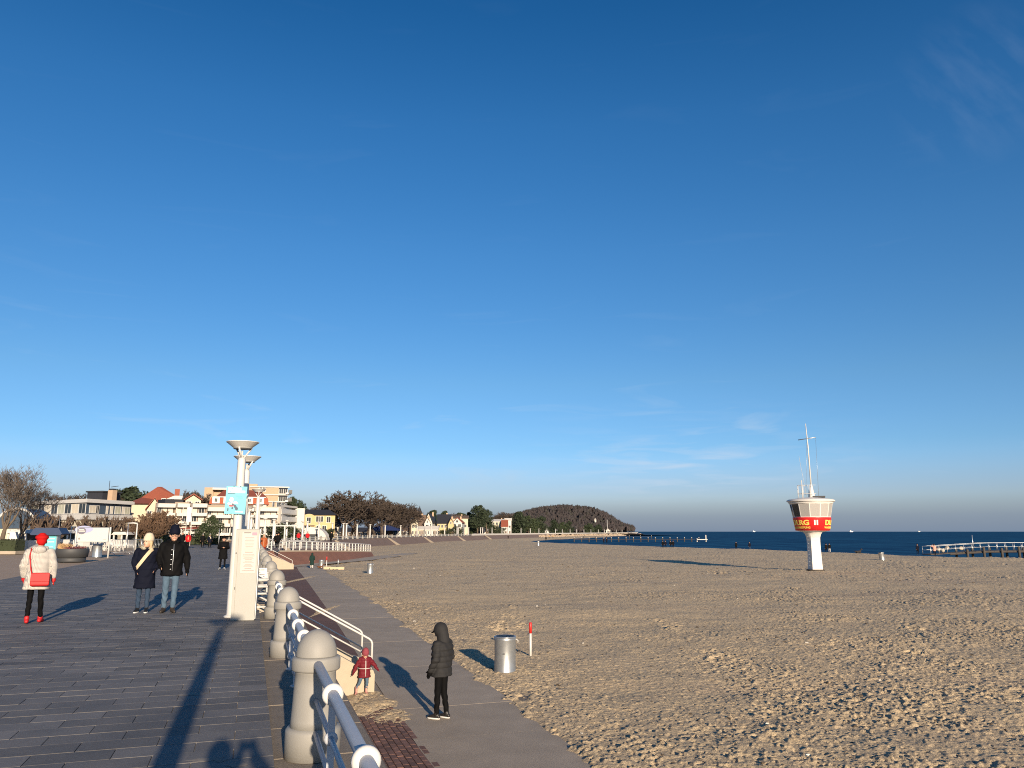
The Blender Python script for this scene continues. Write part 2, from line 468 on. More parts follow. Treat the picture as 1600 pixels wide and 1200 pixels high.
# paving: tone changes from slab to slab, worked out from where a slab lies
def slab_mat():
    m = bpy.data.materials.new('paving_slab'); m.use_nodes = True
    nt = m.node_tree; N, L = nt.nodes, nt.links; bs = N['Principled BSDF']
    def math_(op, a, b=None):
        q = N.new('ShaderNodeMath'); q.operation = op
        for i, v in enumerate((a, b)):
            if v is None: continue
            if isinstance(v, (int, float)): q.inputs[i].default_value = v
            else: L.new(v, q.inputs[i])
        return q.outputs[0]
    geo = N.new('ShaderNodeNewGeometry'); sp = N.new('ShaderNodeSeparateXYZ')
    mp = N.new('ShaderNodeMapping'); mp.vector_type = 'POINT'
    mp.inputs['Location'].default_value = (-0.6 * math.cos(A0), 0.6 * math.sin(A0), 0); mp.inputs['Rotation'].default_value = (0, 0, -A0)
    L.new(geo.outputs['Position'], mp.inputs[0]); L.new(mp.outputs[0], sp.inputs[0])
    row = math_('FLOOR', math_('DIVIDE', sp.outputs['Y'], 0.3))
    sh = math_('MULTIPLY', math_('MODULO', row, 2.0), 0.3)
    colm = math_('FLOOR', math_('DIVIDE', math_('ADD', math_('ADD', sp.outputs['X'], 0.3), sh), 0.6))
    cb = N.new('ShaderNodeCombineXYZ'); L.new(row, cb.inputs[0]); L.new(colm, cb.inputs[1])
    wn_ = N.new('ShaderNodeTexWhiteNoise'); L.new(cb.outputs[0], wn_.inputs['Vector'])
    nz = N.new('ShaderNodeTexNoise'); nz.inputs['Scale'].default_value = 1.4; nz.inputs['Detail'].default_value = 9; nz.inputs['Roughness'].default_value = 0.65
    L.new(geo.outputs['Position'], nz.inputs['Vector'])
    n2 = N.new('ShaderNodeTexNoise'); n2.inputs['Scale'].default_value = 45; n2.inputs['Detail'].default_value = 6
    L.new(geo.outputs['Position'], n2.inputs['Vector'])
    v = math_('ADD', math_('MULTIPLY', wn_.outputs['Value'], 0.34), math_('MULTIPLY', nz.outputs['Fac'], 0.75))
    v = math_('ADD', v, math_('MULTIPLY', n2.outputs['Fac'], 0.35))
    rp = N.new('ShaderNodeValToRGB')
    e = rp.color_ramp.elements
    e[0].position = 0.40; e[0].color = (0.084, 0.081, 0.078, 1); e[1].position = 1.10; e[1].color = (0.200, 0.190, 0.180, 1)
    L.new(v, rp.inputs[0]); L.new(rp.outputs[0], bs.inputs['Base Color'])
    rr = N.new('ShaderNodeMapRange'); rr.inputs[3].default_value = 0.62; rr.inputs[4].default_value = 0.85
    L.new(nz.outputs['Fac'], rr.inputs[0]); L.new(rr.outputs[0], bs.inputs['Roughness'])
    bs.inputs['Specular IOR Level'].default_value = 0.35
    bp = N.new('ShaderNodeBump'); bp.inputs['Strength'].default_value = 0.25; bp.inputs['Distance'].default_value = 0.01
    L.new(n2.outputs['Fac'], bp.inputs['Height']); L.new(bp.outputs[0], bs.inputs['Normal'])
    return m
m_slab = slab_mat()

# ------------------------------------------------------------------ ground, promenade, sea wall
BZ = -1.9                                    # level of the beach walk
ST0, ST1 = 19.04, 20.6                        # the first beach stairs, along the front
SB0, SB1 = 80.5, 82.0                        # the second
land = MB()
ribbon([(-1400, -0.06), (-600, -0.05), (-200, -0.04), (-60, -0.035), (-9.0, -0.03)], -24, 900, 12, mb=land)
ground = struct('ground', land, m_plaza)
prom = MB()
ribbon([(-9.1, -0.012), (-0.3, -0.012)], -20, ST0, 4, mb=prom)
ribbon([(-9.1, -0.012), (-0.78, -0.012)], ST0, ST1, 1.5, mb=prom)
ribbon([(-9.1, -0.012), (-0.3, -0.012)], ST1, 92, 4, mb=prom)
promenade = struct('promenade', prom, m_jointsand)
far_prom = struct('promenade_far', ribbon([(-9.1, 0.0), (0.5, 0.0)], 92, 930, 5), m_slab)
# slabs 0.6 x 0.3 in half bond
def slab_mb(w, h, z=0.012, g=0.003, ch=0.0018):
    x, y = w / 2 - g, h / 2 - g
    vs = [(-x, -y, 0), (x, -y, 0), (x, y, 0), (-x, y, 0)]
    vs += [(-x, -y, z - ch), (x, -y, z - ch), (x, y, z - ch), (-x, y, z - ch)]
    x -= ch; y -= ch
    vs += [(-x, -y, z), (x, -y, z), (x, y, z), (-x, y, z)]
    fs = []
    for k in (0, 4):
        for q in range(4): fs.append((k + q, k + (q + 1) % 4, k + (q + 1) % 4 + 4, k + q + 4))
    fs.append((8, 9, 10, 11)); return vs, fs
slab_list = []
for i in range(-40, 306):
    s0 = i * 0.3; off = 0.3 * (i % 2)
    edges = [-0.3]; t = -0.3 - (0.6 if i % 2 == 0 else 0.3)
    while t > -9.0: edges.append(t); t -= 0.6
    edges.append(-9.1)
    for a, b in zip(edges[:-1], edges[1:]):
        if ST0 - 0.05 < s0 + 0.15 < ST1 + 0.05 and a > -0.8:
            if b > -0.9: continue
            a = -0.78
        slab_list.append((s0 + 0.15, (a + b) / 2, a - b))
def shown(p, size, lo=-30):
    q = px_of(p)
    if q is None or q[0] < lo or q[0] > 1630 or q[1] > 1230 or q[1] < 0: return 0
    return size / (p[0] ** 2 + p[1] ** 2 + (p[2] - CAM_H) ** 2) ** 1.5
slab_list.sort(key=lambda q: -shown(W(q[0], q[1]), q[2]))
_slab_me = {}
rest = MB(); rr_ = random.Random(3)
for n_, (s, t, w) in enumerate(slab_list):
    dz = rr_.uniform(-0.0015, 0.0015)
    if n_ < 300:
        k = round(w, 2)
        if k not in _slab_me:
            q = MB(); q.add(*slab_mb(w, 0.3)); _slab_me[k] = q.mesh('slab', m_slab)
        p = W(s, t, -0.012 + dz)
        o = link('slab', _slab_me[k], promenade, p, A0)
        o.rotation_euler = (rr_.uniform(-.002, .002), rr_.uniform(-.002, .002), A0)
    elif s > 2:
        vs, fs = slab_mb(w, 0.3); c = W(s, t, -0.012 + dz); ca, sa = math.cos(A0), math.sin(A0)
        rest.add([(c.x + x * ca - y * sa, c.y + x * sa + y * ca, c.z + z) for x, y, z in vs], fs)
tag(part('slab_field', rest, m_slab, promenade), kind='stuff')

# sea wall: sloping brick face below a stone coping
wall = MB()
WP = [(0.52, -0.11), (0.56, -0.11), (1.30, BZ - 0.08)]
for a, b in ((-12, ST0 - 0.22), (ST1 + 0.22, SB0 - 0.2), (SB1 + 0.2, 96)): ribbon(WP, a, b, 3, mb=wall)
sea_wall = struct('sea_wall', wall, m_brickwall)
far_wall = struct('far_sea_wall', ribbon([(0.5, -0.004), (0.62, -0.25), (3.4, -2.25)], 96, 560, 5), m_farwall)
rr_ = random.Random(5)
q = MB(); q.bbox((0, 0, -0.06), (0.82, 0.988, 0.12), 0.005); cop_me = q.mesh('coping_stone', m_coping)
for i in range(-10, 92):
    s = i + 0.5
    if ST0 - 0.3 < s < ST1 + 0.3 or SB0 - .4 < s < SB1 + .4: continue
    o = link('coping_stone', cop_me, sea_wall, W(s, 0.11, rr_.uniform(-.056, -.048)), A0)
base = MB(); ribbon([(-0.3, -0.1), (0.52, -0.1)], -12, ST0 - .2, 3, mb=base); ribbon([(-0.3, -0.1), (0.52, -0.1)], ST1 + .2, 95, 3, mb=base)
part('coping_bed', base, m_coping, sea_wall)
# bricks of the near slope
bl = []
struct('brick_strip', ribbon([(1.1, BZ - .022), (1.7, BZ - .022), (2.6, BZ - .022)], -10, ST1 + .3, 3), m_mortar)
struct('brick_strip_far', ribbon([(1.1, BZ - .006), (4.4, BZ - .006)], ST1 + .3, 92, 3), m_brickwall)
for r_ in range(11):
    for i in range(12, 78):
        s = i * 0.25 + (0.125 if r_ % 2 else 0)
        if s > ST0 - .4: continue
        bl.append((s, 1.30 + r_ * .112, BZ - .02))
bl.sort(key=lambda b: -shown(W(*b), 1))
bmq = MB(); bmq.bbox((0, 0, 0.006), (0.102, 0.238, 0.026), 0.004); brick_me = bmq.mesh('brick', m_brick)
RZ = Matrix.Rotation(A0, 3, 'Z')
Mrot = RZ
restb = MB()
for n_, (s, t, z) in enumerate(bl):
    p = W(s, t, z) + Mrot @ Vector((0, 0, rr_.uniform(-.003, .004)))
    if n_ < 300:
        o = link('brick', brick_me, sea_wall, p); o.rotation_euler = Mrot.to_euler()
    elif s > 3.5:
        restb.add([p + Mrot @ v.co for v in brick_me.vertices], [tuple(f.vertices) for f in brick_me.polygons])
tag(part('brick_field', restb, m_brick, sea_wall), kind='stuff')

# beach walk of cast panels
def t_in(s): return float(np.interp(s, [0, 12, 19, 36, 75, 85], [2.3, 2.3, 2.5, 3.0, 3.9, 4.2]))
def t_out(s): return float(np.interp(s, [0, 12, 17.5, 27, 40, 78, 90], [4.3, 4.36, 4.6, 4.75, 5.35, 5.95, 6.3]))
walkbed = struct('beach_walk', ribbon([(2.2, BZ - .03), (6.6, BZ - .03)], -10, 92, 3), m_coping)
s = -8.0
while s < 88:
    L_ = 2.5; mb = MB(); g = 0.003
    a, b = s + g, s + L_ - g
    P4 = [W(a, t_in(a), BZ), W(a, t_out(a) + .45, BZ), W(b, t_out(b) + .45, BZ), W(b, t_in(b), BZ)]
    dz = rr_.uniform(-.002, .002)
    top = [(p.x, p.y, p.z + dz) for p in P4]; bot = [(p.x, p.y, p.z - .08) for p in P4]
    mb.add(bot + top, [(4, 5, 6, 7), (0, 1, 5, 4), (1, 2, 6, 5), (2, 3, 7, 6), (3, 0, 4, 7)])
    c = sum(P4, Vector()) / 4
    part('walk_panel', mb.shift(c), m_concrete, walkbed, c)
    s += L_

# ------------------------------------------------------------------ beach
def h2(ix, iy, seed):
    h = (ix.astype(np.int64) * 374761393 + iy.astype(np.int64) * 668265263 + seed * 974634821) & 0xFFFFFFFF
    h = ((h ^ (h >> 13)) * 1274126177) & 0xFFFFFFFF
    return ((h ^ (h >> 16)) & 0xFFFFFF) / float(0xFFFFFF)
def vnoise(x, y, seed):
    ix, iy = np.floor(x), np.floor(y); fx, fy = x - ix, y - iy
    fx = fx * fx * (3 - 2 * fx); fy = fy * fy * (3 - 2 * fy)
    a, b, c, d = h2(ix, iy, seed), h2(ix + 1, iy, seed), h2(ix, iy + 1, seed), h2(ix + 1, iy + 1, seed)
    return (a + (b - a) * fx) * (1 - fy) + (c + (d - c) * fx) * fy
def prints(x, y, cell, A, a, b, prob, seed):
    ix, iy = np.floor(x / cell), np.floor(y / cell); out = np.zeros_like(x)
    for i in (-1, 0, 1):
        for j in (-1, 0, 1):
            cx, cy = ix + i, iy + j
            px = (cx + h2(cx, cy, seed)) * cell; py = (cy + h2(cx, cy, seed + 1)) * cell
            th = h2(cx, cy, seed + 2) * 6.283; on = h2(cx, cy, seed + 3) < prob
            k = A * (0.4 + 0.9 * h2(cx, cy, seed + 4)) * on
            dx, dy = x - px, y - py; c_, s_ = np.cos(th), np.sin(th)
            u = (dx * c_ + dy * s_) / a; v = (-dx * s_ + dy * c_) / b
            d = np.sqrt(u * u + v * v)
            out += k * (-np.exp(-d ** 4) + 0.42 * np.exp(-((d - 1.45) / 0.34) ** 2))
    return out
SHORE_Y = [-200, 60, 116, 197, 250, 300, 360, 420, 480, 600, 700, 900]
SHORE_X = [380, 128, 76, 48, 26, 14, 13, 24, 42, 74, 106, 170]
def shore_x(y): return np.interp(y, SHORE_Y, SHORE_X)
WALK_Y = [0, 12.9, 18.1, 27.3, 40.1, 76.5, 86]; WALK_X = [5.3, 0.9, -0.57, -3.48, -7.08, -18.6, -20.5]
def beach_z(x, y, fine=True):
    xe = np.interp(y, WALK_Y, WALK_X)
    xe = xe + (vnoise(x * 0.9, y * 0.9, 11) - .5) * .35 + (vnoise(x * 4, y * 4, 12) - .5) * .14
    d = (x - xe) * 0.95
    ramp_ = np.clip(d / 0.55, 0, 1); ramp_ = ramp_ * ramp_ * (3 - 2 * ramp_)
    near = y < 84
    z = BZ + np.where(near, -0.10 + 0.15 * ramp_, 0.02)
    if fine:
        amp = np.where(near, np.clip((d + .2) / 0.5, 0, 1), 1.0)
        dist = np.hypot(x, y)
        rough = np.clip(vnoise(x * .13, y * .13, 21) * 1.7 - .3, 0.12, 1) * np.clip(vnoise(x * .5, y * .5, 22) * 1.8 - .2, .3, 1)
        edge = np.exp(-((d - 1.0) / 1.6) ** 2)
        rough = np.clip(rough * .9 + edge * .3, 0, 1.05)
        b = (vnoise(x * .22, y * .22, 1) - .5) * .16 + (vnoise(x * .8, y * .8, 2) - .5) * .07
        b += ((vnoise(x * 2.6, y * 2.6, 3) - .5) * .034 + (vnoise(x * 6.5, y * 6.5, 4) - .5) * .026 + (vnoise(x * 15, y * 15, 5) - .5) * .018) * (0.35 + rough)
        b += prints(x, y, .30, .046, .10, .05, .75, 31) * rough
        b += prints(x + 7, y - 3, .17, .034, .05, .028, .75, 51) * (.3 + rough * .8) + np.maximum(vnoise(x * 11, y * 11, 55) - .66, 0) * .16 * (.3 + rough)
        # a few dug-up heaps
        hv = vnoise(x * .33, y * .33, 61); heap = np.clip((hv - .86) * 8, 0, 1)
        b += heap * (.02 + prints(x, y, .5, .16, .2, .13, .9, 71))
        z = z + amp * b
        # swales along the back beach and the wrack bank near the water
        z = z + np.where(dist > 60, .10 * np.sin((x * .93 + y * .36) * .16 + 3 * vnoise(x * .02, y * .02, 81)), 0) * np.clip((dist - 60) / 30, 0, 1)
    e = np.clip((x - (shore_x(y) - 16)) / 20, 0, 1)
    bank = np.exp(-((x - (shore_x(y) - 17)) / 5) ** 2) * .16
    z = z + bank - e * e * (3 - 2 * e) * 1.15
    return z
rs = [8.5]
while rs[-1] < 620:
    r_ = rs[-1]; rs.append(r_ + (0.036 if r_ < 22 else 0.036 * (r_ / 22) ** 2.15))
rs = np.array(rs); an = np.radians(np.linspace(-21, 43, 1000))
RR, AA = np.meshgrid(rs, an, indexing='ij')
bx, by = (RR * np.sin(AA)).ravel(), (RR * np.cos(AA)).ravel()
bz = beach_z(bx, by)
nr, na = len(rs), len(an)
def grid_mesh(name, co, nr, na, mat):
    me = bpy.data.meshes.new(name)
    idx = np.arange(nr * na).reshape(nr, na)
    q = np.stack([idx[:-1, :-1], idx[:-1, 1:], idx[1:, 1:], idx[1:, :-1]], -1)[..., ::-1].reshape(-1, 4)
    me.vertices.add(nr * na); me.vertices.foreach_set('co', co.astype(np.float32).ravel())
    me.loops.add(q.size); me.loops.foreach_set('vertex_index', q.astype(np.int32).ravel())
    me.polygons.add(len(q)); me.polygons.foreach_set('loop_start', np.arange(0, q.size, 4, dtype=np.int32))
    me.update(calc_edges=True); me.validate()
    me.polygons.foreach_set('use_smooth', np.ones(len(q), bool))
    me.materials.append(mat); return me

def sand_mat():
    m = bpy.data.materials.new('sand'); m.use_nodes = True
    nt = m.node_tree; N, L = nt.nodes, nt.links; bs = N['Principled BSDF']
    bs.inputs['Roughness'].default_value = 0.95; bs.inputs['Specular IOR Level'].default_value = 0.15
    tc = N.new('ShaderNodeTexCoord')
    def noise(sc, det=6, rough=.6, stretch=None):
        n_ = N.new('ShaderNodeTexNoise'); n_.inputs['Scale'].default_value = sc; n_.inputs['Detail'].default_value = det; n_.inputs['Roughness'].default_value = rough
        src = tc.outputs['Object']
        if stretch:
            mp = N.new('ShaderNodeMapping'); mp.inputs['Scale'].default_value = stretch; mp.inputs['Rotation'].default_value = (0, 0, 0.6); L.new(src, mp.inputs[0]); src = mp.outputs[0]
        L.new(src, n_.inputs['Vector']); return n_.outputs['Fac']
    def mixc(f, a, b):
        q = N.new('ShaderNodeMix'); q.data_type = 'RGBA'
        if isinstance(f, float): q.inputs[0].default_value = f
        else: L.new(f, q.inputs[0])
        for i, v in ((6, a), (7, b)):
            if isinstance(v, tuple): q.inputs[i].default_value = (*v, 1)
            else: L.new(v, q.inputs[i])
        return q.outputs[2]
    def rampn(v, a, b):
        q = N.new('ShaderNodeMapRange'); q.inputs[1].default_value = a; q.inputs[2].default_value = b; L.new(v, q.inputs[0]); return q.outputs[0]
    c = mixc(noise(0.12, 6), (0.555, 0.43, 0.265), (0.49, 0.395, 0.275))
    c = mixc(rampn(noise(1.3, 8), .35, .75), c, (0.57, 0.45, 0.285))
    c = mixc(rampn(noise(0.05, 5, .6, (1.0, 4.0, 1)), .56, .66), c, (0.46, 0.365, 0.25))
    # bits of weed and shell
    sh = rampn(noise(30, 2), .76, .80); c = mixc(sh, c, (0.50, 0.44, 0.36))
    L.new(c, bs.inputs['Base Color'])
    bp = N.new('ShaderNodeBump'); bp.inputs['Strength'].default_value = 0.6; bp.inputs['Distance'].default_value = 0.03
    L.new(noise(22, 8, .7), bp.inputs['Height'])
    b2 = N.new('ShaderNodeBump'); b2.inputs['Strength'].default_value = 0.55; b2.inputs['Distance'].default_value = 0.12
    L.new(noise(5.5, 6, .7), b2.inputs['Height']); L.new(bp.outputs[0], b2.inputs['Normal'])
    L.new(b2.outputs[0], bs.inputs['Normal'])
    return m
m_sand = sand_mat()
beach = link('beach', grid_mesh('beach', np.stack([bx, by, bz], -1), nr, na, m_sand)); beach['kind'] = 'structure'
# beach outside the detailed wedge, so that the shore goes on
mb = MB(); vs = []; ys = [-160, -60, 0, 30, 60, 116]
for y in ys:
    x1 = float(shore_x(y)) + 6; x0 = max(float(np.interp(y, [-160, 0, 30, 60, 116], [50, 9.0, 30, 58, 112])), 0)
    x0 = min(x0, x1 - 1); vs += [(x0, y, BZ - .02), (x1 - 24 if x1 - 24 > x0 else x0 + .5, y, BZ - .02), (x1, y, BZ - 1.2)]
fs = []
for i in range(len(ys) - 1):
    for j in range(2): a = i * 3 + j; fs.append((a, a + 1, a + 4, a + 3))
struct('beach_beyond', mb.add(vs, fs), m_sand)
mb = MB(); vs = [(5.6, -40, BZ - .1), (60, -40, BZ - .1), (60, 9, BZ - .1), (5.6, 9, BZ - .1)]
rr_ = random.Random(8)
for k, (px, py, w_, l_) in enumerate(((300, 1085, .16, .05), (320, 1187, .13, .035), (345, 1189, .05, .02), (372, 1196, .08, .03))):
    g = gnd(px, py); q = MB(); n_ = 22; ca, sa = math.cos(A0), math.sin(A0)
    vs = [(g[0], g[1], .008)]
    for i in range(n_):
        a = 2 * math.pi * i / n_; f_ = rr_.uniform(.7, 1.25); x, y = w_ * f_ * math.cos(a), l_ * f_ * math.sin(a) * 1.6; vs.append((g[0] + x * ca - y * sa, g[1] + x * sa + y * ca, .002))
    q.add(vs, [(0, i + 1, (i + 1) % n_ + 1) for i in range(n_)], 0, True); o = link('sand_patch', q.mesh('sand_patch', m_jointsand)); o['kind'] = 'stuff'
# sand blown over the walk by the stairs
def drift(cx, cy, rx, ry, h, seed, n=46):
    g = np.linspace(-1, 1, n); U, V = np.meshgrid(g, g, indexing='ij')
    x = cx + U * rx; y = cy + V * ry
    d = np.sqrt(U ** 2 + V ** 2) + (vnoise(U * 2.2 + 9, V * 2.2, seed) - .5) * .55
    k = np.clip(1 - d, 0, 1); z = BZ - .03 + h * np.power(k, .7) + (prints(x, y, .22, .03, .09, .05, .8, seed) + (vnoise(x * 9, y * 9, seed) - .5) * .02) * np.clip(k * 4, 0, 1)
    return np.stack([x, y, z], -1).reshape(-1, 3), n
for k, (px, py, rx, ry, h, sd) in enumerate(((578, 1100, .62, 1.15, .12, 5), (612, 1118, .6, .8, .06, 6), (563, 1092, .5, .9, .10, 7), (505, 955, .30, 3.5, .07, 8), (470, 905, .35, 6.0, .08, 9))):
    g = gnd(px, py, BZ); co, n = drift(g[0], g[1], rx, ry, h, sd)
    o = link('sand_drift', grid_mesh('sand_drift', co, n, n, m_sand)); o['kind'] = 'stuff'

# weed, shells and twigs lying about on the sand
rr_ = random.Random(21); lb = MB()
for i in range(900):
    r_ = 11 + 75 * rr_.random() ** 1.6; a = math.radians(rr_.uniform(-12, 38)); x, y = r_ * math.sin(a), r_ * math.cos(a)
    if x < float(np.interp(y, WALK_Y, WALK_X)) + .8: continue
    z = float(beach_z(np.array([x]), np.array([y]))[0]); s_ = rr_.uniform(.012, .04) * (1 + r_ / 50); th = rr_.uniform(0, 6.28)
    lb.box((x, y, z + s_ * .2), (s_ * rr_.uniform(1, 2.6), s_ * .8, s_ * .6), th, 0 if rr_.random() < .93 else 1, (.6, .5))
tag(link('beach_litter', lb.mesh('beach_litter', [M('dry_weed', (.06, .045, .03), .9, .4, 9), M('shell_bits', (.6, .56, .48), .7, .2, 9)])), 'scattered dark weed and pale shell bits on the sand', 'litter', None, 'stuff')

# ------------------------------------------------------------------ sea
def sea_mat():
    m = bpy.data.materials.new('sea'); m.use_nodes = True
    nt = m.node_tree; N, L = nt.nodes, nt.links; N.remove(N['Principled BSDF']); out = N['Material Output']
    tc = N.new('ShaderNodeTexCoord')
    def noise(scale3, det=4):
        mp = N.new('ShaderNodeMapping'); mp.inputs['Scale'].default_value = scale3; mp.inputs['Rotation'].default_value = (0, 0, 0.25); L.new(tc.outputs['Object'], mp.inputs[0])
        n_ = N.new('ShaderNodeTexNoise'); n_.inputs['Scale'].default_value = 1; n_.inputs['Detail'].default_value = det; L.new(mp.outputs[0], n_.inputs['Vector']); return n_.outputs['Fac']
    b1 = N.new('ShaderNodeBump'); b1.inputs['Strength'].default_value = 1.0; b1.inputs['Distance'].default_value = 0.30; L.new(noise((.35, .12, 1)), b1.inputs['Height'])
    b2 = N.new('ShaderNodeBump'); b2.inputs['Strength'].default_value = 0.9; b2.inputs['Distance'].default_value = 0.14; L.new(noise((1.3, .5, 1), 5), b2.inputs['Height']); L.new(b1.outputs[0], b2.inputs['Normal'])
    df = N.new('ShaderNodeBsdfDiffuse'); gl = N.new('ShaderNodeBsdfGlossy'); gl.inputs['Roughness'].default_value = .35; gl.inputs['Color'].default_value = (.6, .85, 1, 1)
    for s_ in (df, gl): L.new(b2.outputs[0], s_.inputs['Normal'])
    mx = N.new('ShaderNodeMix'); mx.data_type = 'RGBA'; mx.inputs[6].default_value = (0.005, 0.044, 0.108, 1); mx.inputs[7].default_value = (0.014, 0.088, 0.175, 1)
    mr = N.new('ShaderNodeMapRange'); mr.inputs[1].default_value = .38; mr.inputs[2].default_value = .66; L.new(noise((.16, .035, 1), 7), mr.inputs[0])
    L.new(mr.outputs[0], mx.inputs[0]); L.new(mx.outputs[2], df.inputs['Color'])
    ms = N.new('ShaderNodeMixShader'); ms.inputs[0].default_value = 0.05; L.new(df.outputs[0], ms.inputs[1]); L.new(gl.outputs[0], ms.inputs[2]); L.new(ms.outputs[0], out.inputs['Surface'])
    return m
m_sea = sea_mat()
mb = MB(); vs = []; ex = [-500, 0, 120, 400, 1200, 4000, 16000, 40000]
xs = [-30000, -4000, -800, 0, 60, 200, 600, 2000, 8000, 40000]
for y in ex:
    for x in xs: vs.append((x, y, -2.62))
fs = []
for i in range(len(ex) - 1):
    for j in range(len(xs) - 1): a = i * len(xs) + j; fs.append((a, a + 1, a + len(xs) + 1, a + len(xs)))
struct('sea', mb.add(vs, fs), m_sea)
# ------------------------------------------------------------------ railing pillars
PIL = [1.7 + 5.3 * i for i in range(0, 17)]                 # 1.7, 7.0, 12.3, 17.6, 22.9 ...
PIL[2], PIL[3], PIL[4] = 12.3, 17.6, 22.9
def make_pillar(n=40):
    t = thing('railing_pillar', 'largest domed grey railing pillar, nearest, with the tube rail starting at its collar', 'pillar', (0, 0, 0), 0, 'domed pillars along the promenade railing')
    b = MB().lathe([(.222, -.045), (.220, .150), (.216, .170), (.208, .175), (.204, .184)], n)
    part('pillar_base', b, m_pillar, t)
    b = MB().lathe([(.186, .184), (.181, .24), (.174, .36), (.168, .50), (.163, .598), (.168, .604), (.168, .612)], n)
    part('shaft', b, m_pillar, t)
    b = MB().lathe([(.174, .612), (.190, .618), (.195, .630), (.195, .700), (.190, .714), (.178, .722), (.168, .724)], n)
    part('collar_ring', b, m_pillar, t)
    pr = [(.164, .7245)] + [(.164 * math.cos(a), .732 + .200 * math.sin(a)) for a in np.linspace(0, math.pi / 2 - .02, 12)]
    part('dome', MB().lathe(pr, n), m_pillar, t)
    return t
pil0 = make_pillar()
pil_lab = ['', '', 'second domed grey pillar of the railing, standing behind the nearest one',
           'third domed grey pillar of the railing, standing at the near side of the stair gap',
           'fourth domed grey pillar of the railing, at the far side of the stair gap beside the white notice',
           'fifth domed grey pillar of the railing, just past the stair gap',
           'sixth domed grey pillar of the railing, two beyond the stair gap',
           'seventh domed grey pillar of the railing, three beyond the stair gap']
for i, s in enumerate(PIL):
    if SB0 - .6 < s < SB1 + .6: continue
    p = W(s, 0, -.006); rz = A0 + .3 * i
    if i == 1: pil0.location = p; pil0.rotation_euler = (0, 0, rz); continue
    if i == 0: lab = 'domed grey pillar at the foot of the viewer, its shadow falling along the rail'
    elif i < 8: lab = pil_lab[i]
    else: lab = 'small far domed grey pillar in the crowded row before the brick ramp'
    dup(pil0, p, rz, lab)
# far front: only their pale dots can be told
fp = MB().lathe([(.26, 0), (.26, .24), (.20, .3), (.18, .6), (.215, .63), (.215, .70), (.18, .72), (.13, .86), (.03, .93)], 8)
fp_me = fp.mesh('far_pillar', m_pillar)
for i in range(46):
    o = solo('railing_pillar', fp_me, m_pillar, 'pale dot of a pillar on the distant sea front above the brown wall', 'pillar', W(98 + i * 5.3, 0.1, 0), 0, 'pillars of the distant sea front')

# ------------------------------------------------------------------ tube railings between the pillars
def make_bay(L_, posts, label, n=14):
    t = thing('tube_railing', label, 'railing', (0, 0, 0), 0, 'tube railings between the pillars')
    part('top_tube', MB().tube([(0, .17, .655), (0, .22, .672), (0, L_ - .22, .672), (0, L_ - .17, .66)], .036, n), m_rail, t)
    part('middle_tube', MB().tube([(0, .18, .40), (0, L_ - .18, .40)], .019, 10), m_rail, t)
    part('lower_tube', MB().tube([(0, .2, .165), (0, L_ - .2, .165)], .019, 10), m_rail, t)
    pm = MB(); w = .024
    pm.box((0, 0, .315), (.046, .014, .63)); pm.lathe([(.05, -.02), (.05, 0)], 10, (0, 0, .02))
    for z in (.40, .165):
        k = len(pm.v); pm.lathe([(.030, -.012), (.044, -.008), (.044, .008), (.030, .012)], 12)
        pm.v[k:] = [(x, q, y + z) for x, y, q in pm.v[k:]]
    p_me = pm.mesh('post', m_rail)
    cm = MB().lathe([(.036, -.026), (.058, -.024), (.069, -.012), (.069, .012), (.058, .024), (.036, .026)], 24)
    cm.v = [(x, z, y + .672) for x, y, z in cm.v]
    cm.f = [f[::-1] for f in cm.f]
    c_me = cm.mesh('collar', m_collar)
    for y in posts:
        link('post', p_me, t, (0, y, 0)); link('collar', c_me, t, (0, y, 0))
    return t
bays = [(0, [2.35, 3.92], 'tube railing running from the nearest pillar down out of the picture, with large white collars'),
        (1, [1.6, 2.65, 3.8], 'tube railing between the nearest pillar and the second one'),
        (2, [1.35, 2.65, 3.95], 'tube railing between the second pillar and the third one')]
bay_src = None
for i, ps, lab in bays:
    t = make_bay(5.3, ps, lab); p = W(PIL[i]); t.location = p; t.rotation_euler = (0, 0, A0); bay_src = t
for i in range(4, 16):
    if PIL[i] < SB0 < PIL[i + 1]: continue
    dup(bay_src, W(PIL[i]), A0, 'tube railing in the far row of pillars, seen end on' if i > 4 else 'tube railing leaving the fourth pillar away from the stairs')

# ------------------------------------------------------------------ stairs to the beach
def make_stairs(s0, s1, t0, t1, label):
    n = 11; rise = (0 - BZ) / n; run = (t1 - t0) / n
    root = thing('beach_stairs', label, 'stairs', W(s0, t0, 0), A0, 'stairs from the promenade to the beach')
    L_ = s1 - s0
    st = MB(); st.box((run / 2, L_ / 2, -.5), (run, L_, 1.0)); st_me = st.mesh('step', m_concrete)
    for k in range(n):
        link('step', st_me, root, (k * run, 0, -(k + 1) * rise))
    W_ = t1 - t0
    poly = [(-.05, .015), (.35, .015), (W_ - .25, BZ + .56), (W_ + .02, BZ + .50), (W_ + .06, BZ + .40), (W_ + .06, BZ - .1), (-.05, BZ - .1)]
    ck = MB().prism(poly, -.22, -.002); part('cheek_wall', ck, m_cheek, root)
    ck = MB().prism(poly, L_ + .002, L_ + .22); part('cheek_wall', ck, m_cheek, root)
    return root
T0, T1 = -.72, 2.25
make_stairs(ST0, ST1, T0, T1, 'concrete stairs with pale cheek walls going down from the promenade beside the child')
make_stairs(SB0, SB1, -.3, 3.6, 'far concrete stairs with one white handrail, beside the red-brown ramp')
